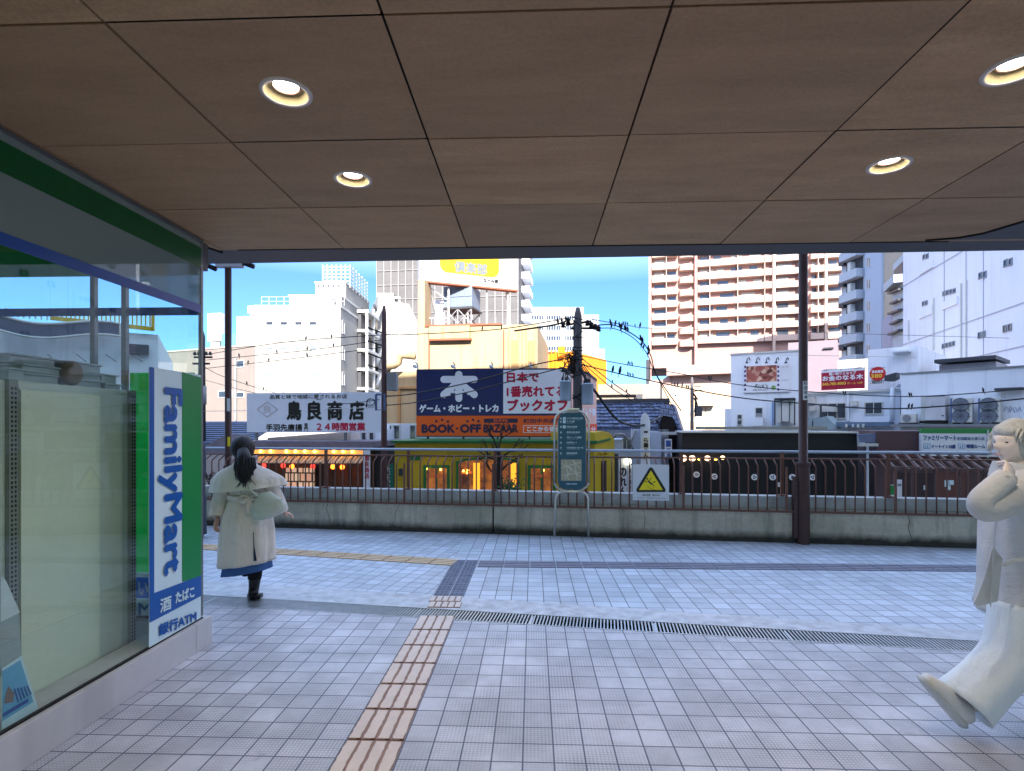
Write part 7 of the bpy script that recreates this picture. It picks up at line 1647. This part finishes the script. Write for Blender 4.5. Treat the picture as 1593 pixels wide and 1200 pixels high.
# --- person striding left at the right edge, all in pale clothes
ZR = 3.0; S2 = ZR / FPX
def Qr(px, py, dz=0.0): return P(px, py, ZR + dz)
pr = thing('person', Qr(1560, 1128), 'person in pale grey jacket and wide white trousers striding left at the edge', 'person')
m_pj = paint('jacket_pale', 208, 206, 206, rough=.85, var=.05, scale=6); m_pt = paint('trousers_white', 236, 240, 242, rough=.8, var=.03, scale=5); m_ps = paint('shoe_pale', 224, 220, 216, rough=.6, var=.05); m_ph = paint('hair_grey', 206, 204, 200, rough=.6, var=.15, scale=25)
J = {'pelvis': (Qr(1606, 930), .13), 'waist': (Qr(1604, 870), .115), 'chest': (Qr(1600, 790), .14), 'neck0': (Qr(1594, 742), .065), 'neck': (Qr(1586, 724), .055), 'head': (Qr(1580, 712), .055),
     'sa': (Qr(1596, 760, -.16), .065), 'ea': (Qr(1533, 792, -.24), .045), 'wa': (Qr(1566, 742, -.22), .03), 'sb': (Qr(1606, 760, .18), .065), 'eb': (Qr(1650, 830, .22), .045), 'wb': (Qr(1660, 900, .2), .028),
     'ha': (Qr(1596, 955, -.07), .10), 'ka': (Qr(1570, 1030, -.08), .07), 'aa': (Qr(1507, 1102, -.08), .04), 'ta': (Qr(1447, 1072, -.09), .03), 'hb': (Qr(1612, 955, .08), .10), 'kb': (Qr(1622, 1050, .1), .07), 'ab': (Qr(1668, 1110, .1), .04), 'tb': (Qr(1640, 1130, .1), .03)}
E = [('pelvis', 'waist'), ('waist', 'chest'), ('chest', 'neck0'), ('neck0', 'neck'), ('neck', 'head'), ('chest', 'sa'), ('sa', 'ea'), ('ea', 'wa'), ('chest', 'sb'), ('sb', 'eb'), ('eb', 'wb'), ('pelvis', 'ha'), ('ha', 'ka'), ('ka', 'aa'), ('aa', 'ta'), ('pelvis', 'hb'), ('hb', 'kb'), ('kb', 'ab'), ('ab', 'tb')]
mb = MB(); skin_mesh(mb, J, E); hc = Qr(1576, 690); f_, s_d, u_p = head_mesh(mb, hc, -cR - cF * .15, 1.02, -.05)
hand(mb, J['wa'][0] + V3((0, 0, .0)), (Qr(1576, 716, -.14) - Qr(1566, 742, -.22)), -cF, 1.0, 1.1, 1); hand(mb, J['wb'][0], -EZ, cR, 1, .5)
mb.build('body', paint('skin_pale', 240, 222, 212, rough=.55, var=.03), pr, True)
ey = MB()
for sg_ in (-1, 1): ey.ball(hc + f_ * .0745 + s_d * sg_ * .030 + u_p * .006, .0085, 12, 8, (1, 1, .6)).tube([hc + f_ * .086 + s_d * sg_ * .012 + u_p * .027, hc + f_ * .084 + s_d * sg_ * .03 + u_p * .031, hc + f_ * .07 + s_d * sg_ * .045 + u_p * .026], [.002, .003, .0015], 5)
ey.build('eyes', m_dgrey, pr, True)
lp = MB().tube([hc + f_ * .0985 - u_p * .060 - s_d * .022, hc + f_ * .103 - u_p * .0605, hc + f_ * .0985 - u_p * .060 + s_d * .022], [.003, .005, .003], 8); lp.build('lips', paint('lips', 206, 164, 158), pr, True)
hr = MB(); hr.ball(hc - f_ * .022 + u_p * .022, .11, 26, 18, (1.0, .84, 1.06)); hr.ball(hc + f_ * .045 + u_p * .068, .06, 16, 12, (.9, 1.1, .75)); hr.ball(hc - f_ * .055 - u_p * .045, .075, 16, 12, (.8, .9, 1.1))
for k in range(110):
    a = rs.uniform(0, 6.28); b_ = rs.uniform(-.1, 1.4); d_ = (f_ * math.cos(a) + s_d * math.sin(a)) * math.cos(b_) + u_p * math.sin(b_)
    if d_.dot(f_) > .55 and d_.dot(u_p) < .55: continue
    p0 = hc - f_ * .02 + u_p * .02 + d_ * .108; hr.tube([p0, p0 + (d_ * .15 - u_p * .5 + f_ * rs.uniform(-.4, .5)).normalized() * .04, p0 + (-u_p + f_ * rs.uniform(-.3, .5)).normalized() * .075], [.009, .008, .002], 5)
hr.build('hair', m_ph, pr, True)
def r2(px, py, hw, hd, dz=0, lean=0.0): return (Qr(px, py, dz), hw * S2, hd, cR + EZ * lean, cF.copy())
cloth('jacket', [r2(1590, 736, 17, .085), r2(1594, 752, 38, .17), r2(1596, 790, 52, .215), r2(1600, 850, 60, .225), r2(1600, 910, 62, .225, lean=.05), r2(1598, 948, 66, .235, lean=.06)], m_pj, pr, n=72, folds=.06, nf=7, seed=15)
cloth('hood_collar', [r2(1578, 722, 24, .10, lean=-.2), r2(1584, 733, 31, .13, lean=-.15), r2(1590, 746, 38, .16, lean=-.1)], m_pj, pr, folds=.03, nf=5, seed=5, th=.02)
limb('sleeve', [Qr(1599, 756, -.10), Qr(1578, 770, -.18), Qr(1556, 784, -.225), Qr(1536, 792, -.24), Qr(1526, 788, -.245), Qr(1528, 776, -.245), Qr(1542, 763, -.24), Qr(1557, 750, -.23), Qr(1563, 745, -.225)], [.088, .078, .068, .058, .052, .05, .05, .048, .046], m_pj, pr, .07, 2)
limb('sleeve', [Qr(1606, 755, .16), Qr(1640, 800, .2), Qr(1655, 850, .22), Qr(1662, 900, .2)], [.07, .068, .064, .058], m_pj, pr, .05, 3)
fl = MB().prism([Qr(1545, 850, -.16), Qr(1530, 905, -.17), Qr(1516, 938, -.17), Qr(1522, 944, -.16), Qr(1552, 936, -.15), Qr(1560, 870, -.15)], cF * .008); fl.build('jacket_flap', m_pj, pr)
cloth('trousers', [r2(1602, 900, 50, .17), r2(1602, 930, 54, .19), r2(1602, 960, 58, .2)], m_pt, pr, folds=.02, seed=1)
limb('trouser_leg', [Qr(1592, 945, -.08), Qr(1586, 985, -.09), Qr(1571, 1022, -.09), Qr(1541, 1056, -.09), Qr(1500, 1096, -.09)], [.145, .135, .122, .118, .132], m_pt, pr, .10, 6)
limb('trouser_leg', [Qr(1612, 945, .09), Qr(1618, 1000, .1), Qr(1628, 1050, .1), Qr(1650, 1090, .1), Qr(1665, 1112, .1)], [.145, .13, .118, .112, .115], m_pt, pr, .09, 4)
def shoe(hx, hy, tx, ty, dz):
    h0, t0 = Qr(hx, hy, dz), Qr(tx, ty, dz); d_ = (t0 - h0); u_ = d_.cross(cF).normalized(); u_ = u_ if u_.z > 0 else -u_
    q_ = MB().tube([h0 - d_ * .02 + u_ * .03, h0 + d_ * .12 + u_ * .045, h0 + d_ * .4 + u_ * .04, h0 + d_ * .75 + u_ * .028, h0 + d_ + u_ * .022], [(.042, .045), (.050, .062), (.054, .055), (.058, .042), (.034, .024)], 16, upv=u_)
    sh_ = q_.build('shoe', m_ps, pr, True)
    MB().tube([h0 - d_ * .05, h0 + d_ * .1, h0 + d_ * .45, h0 + d_ * .8, h0 + d_ * 1.05], [(.038, .018), (.050, .022), (.052, .020), (.061, .018), (.036, .014)], 16, upv=u_).build('sole', m_trimw, sh_, True)
wrinkle(m_pj, (5, 5, 8), 1.0, .6, .03); wrinkle(m_pt, (9, 9, 2.5), 1.0, .6, .03); wrinkle(m_ph, (80, 80, 9), 1.0, .9, .012)
dt = MB().tube([Qr(1551, 800, -.17), Qr(1546, 850, -.175), Qr(1543, 900, -.175), Qr(1541, 944, -.17)], .003, 5); dt.build('front_seam', m_pj, pr)
MB().tube([Qr(1560, 880, -.215), Qr(1578, 872, -.232), Qr(1597, 870, -.236)], [(.004, .012)] * 3, 6).build('pocket_flap', m_pj, pr)
MB().tube([Qr(1559, 750, -.232), Qr(1565, 741, -.224)], [.052, .048], 14).build('cuff', m_pj, pr, True)
shoe(1494, 1124, 1436, 1058, -.09); shoe(1676, 1120, 1640, 1134, .1)
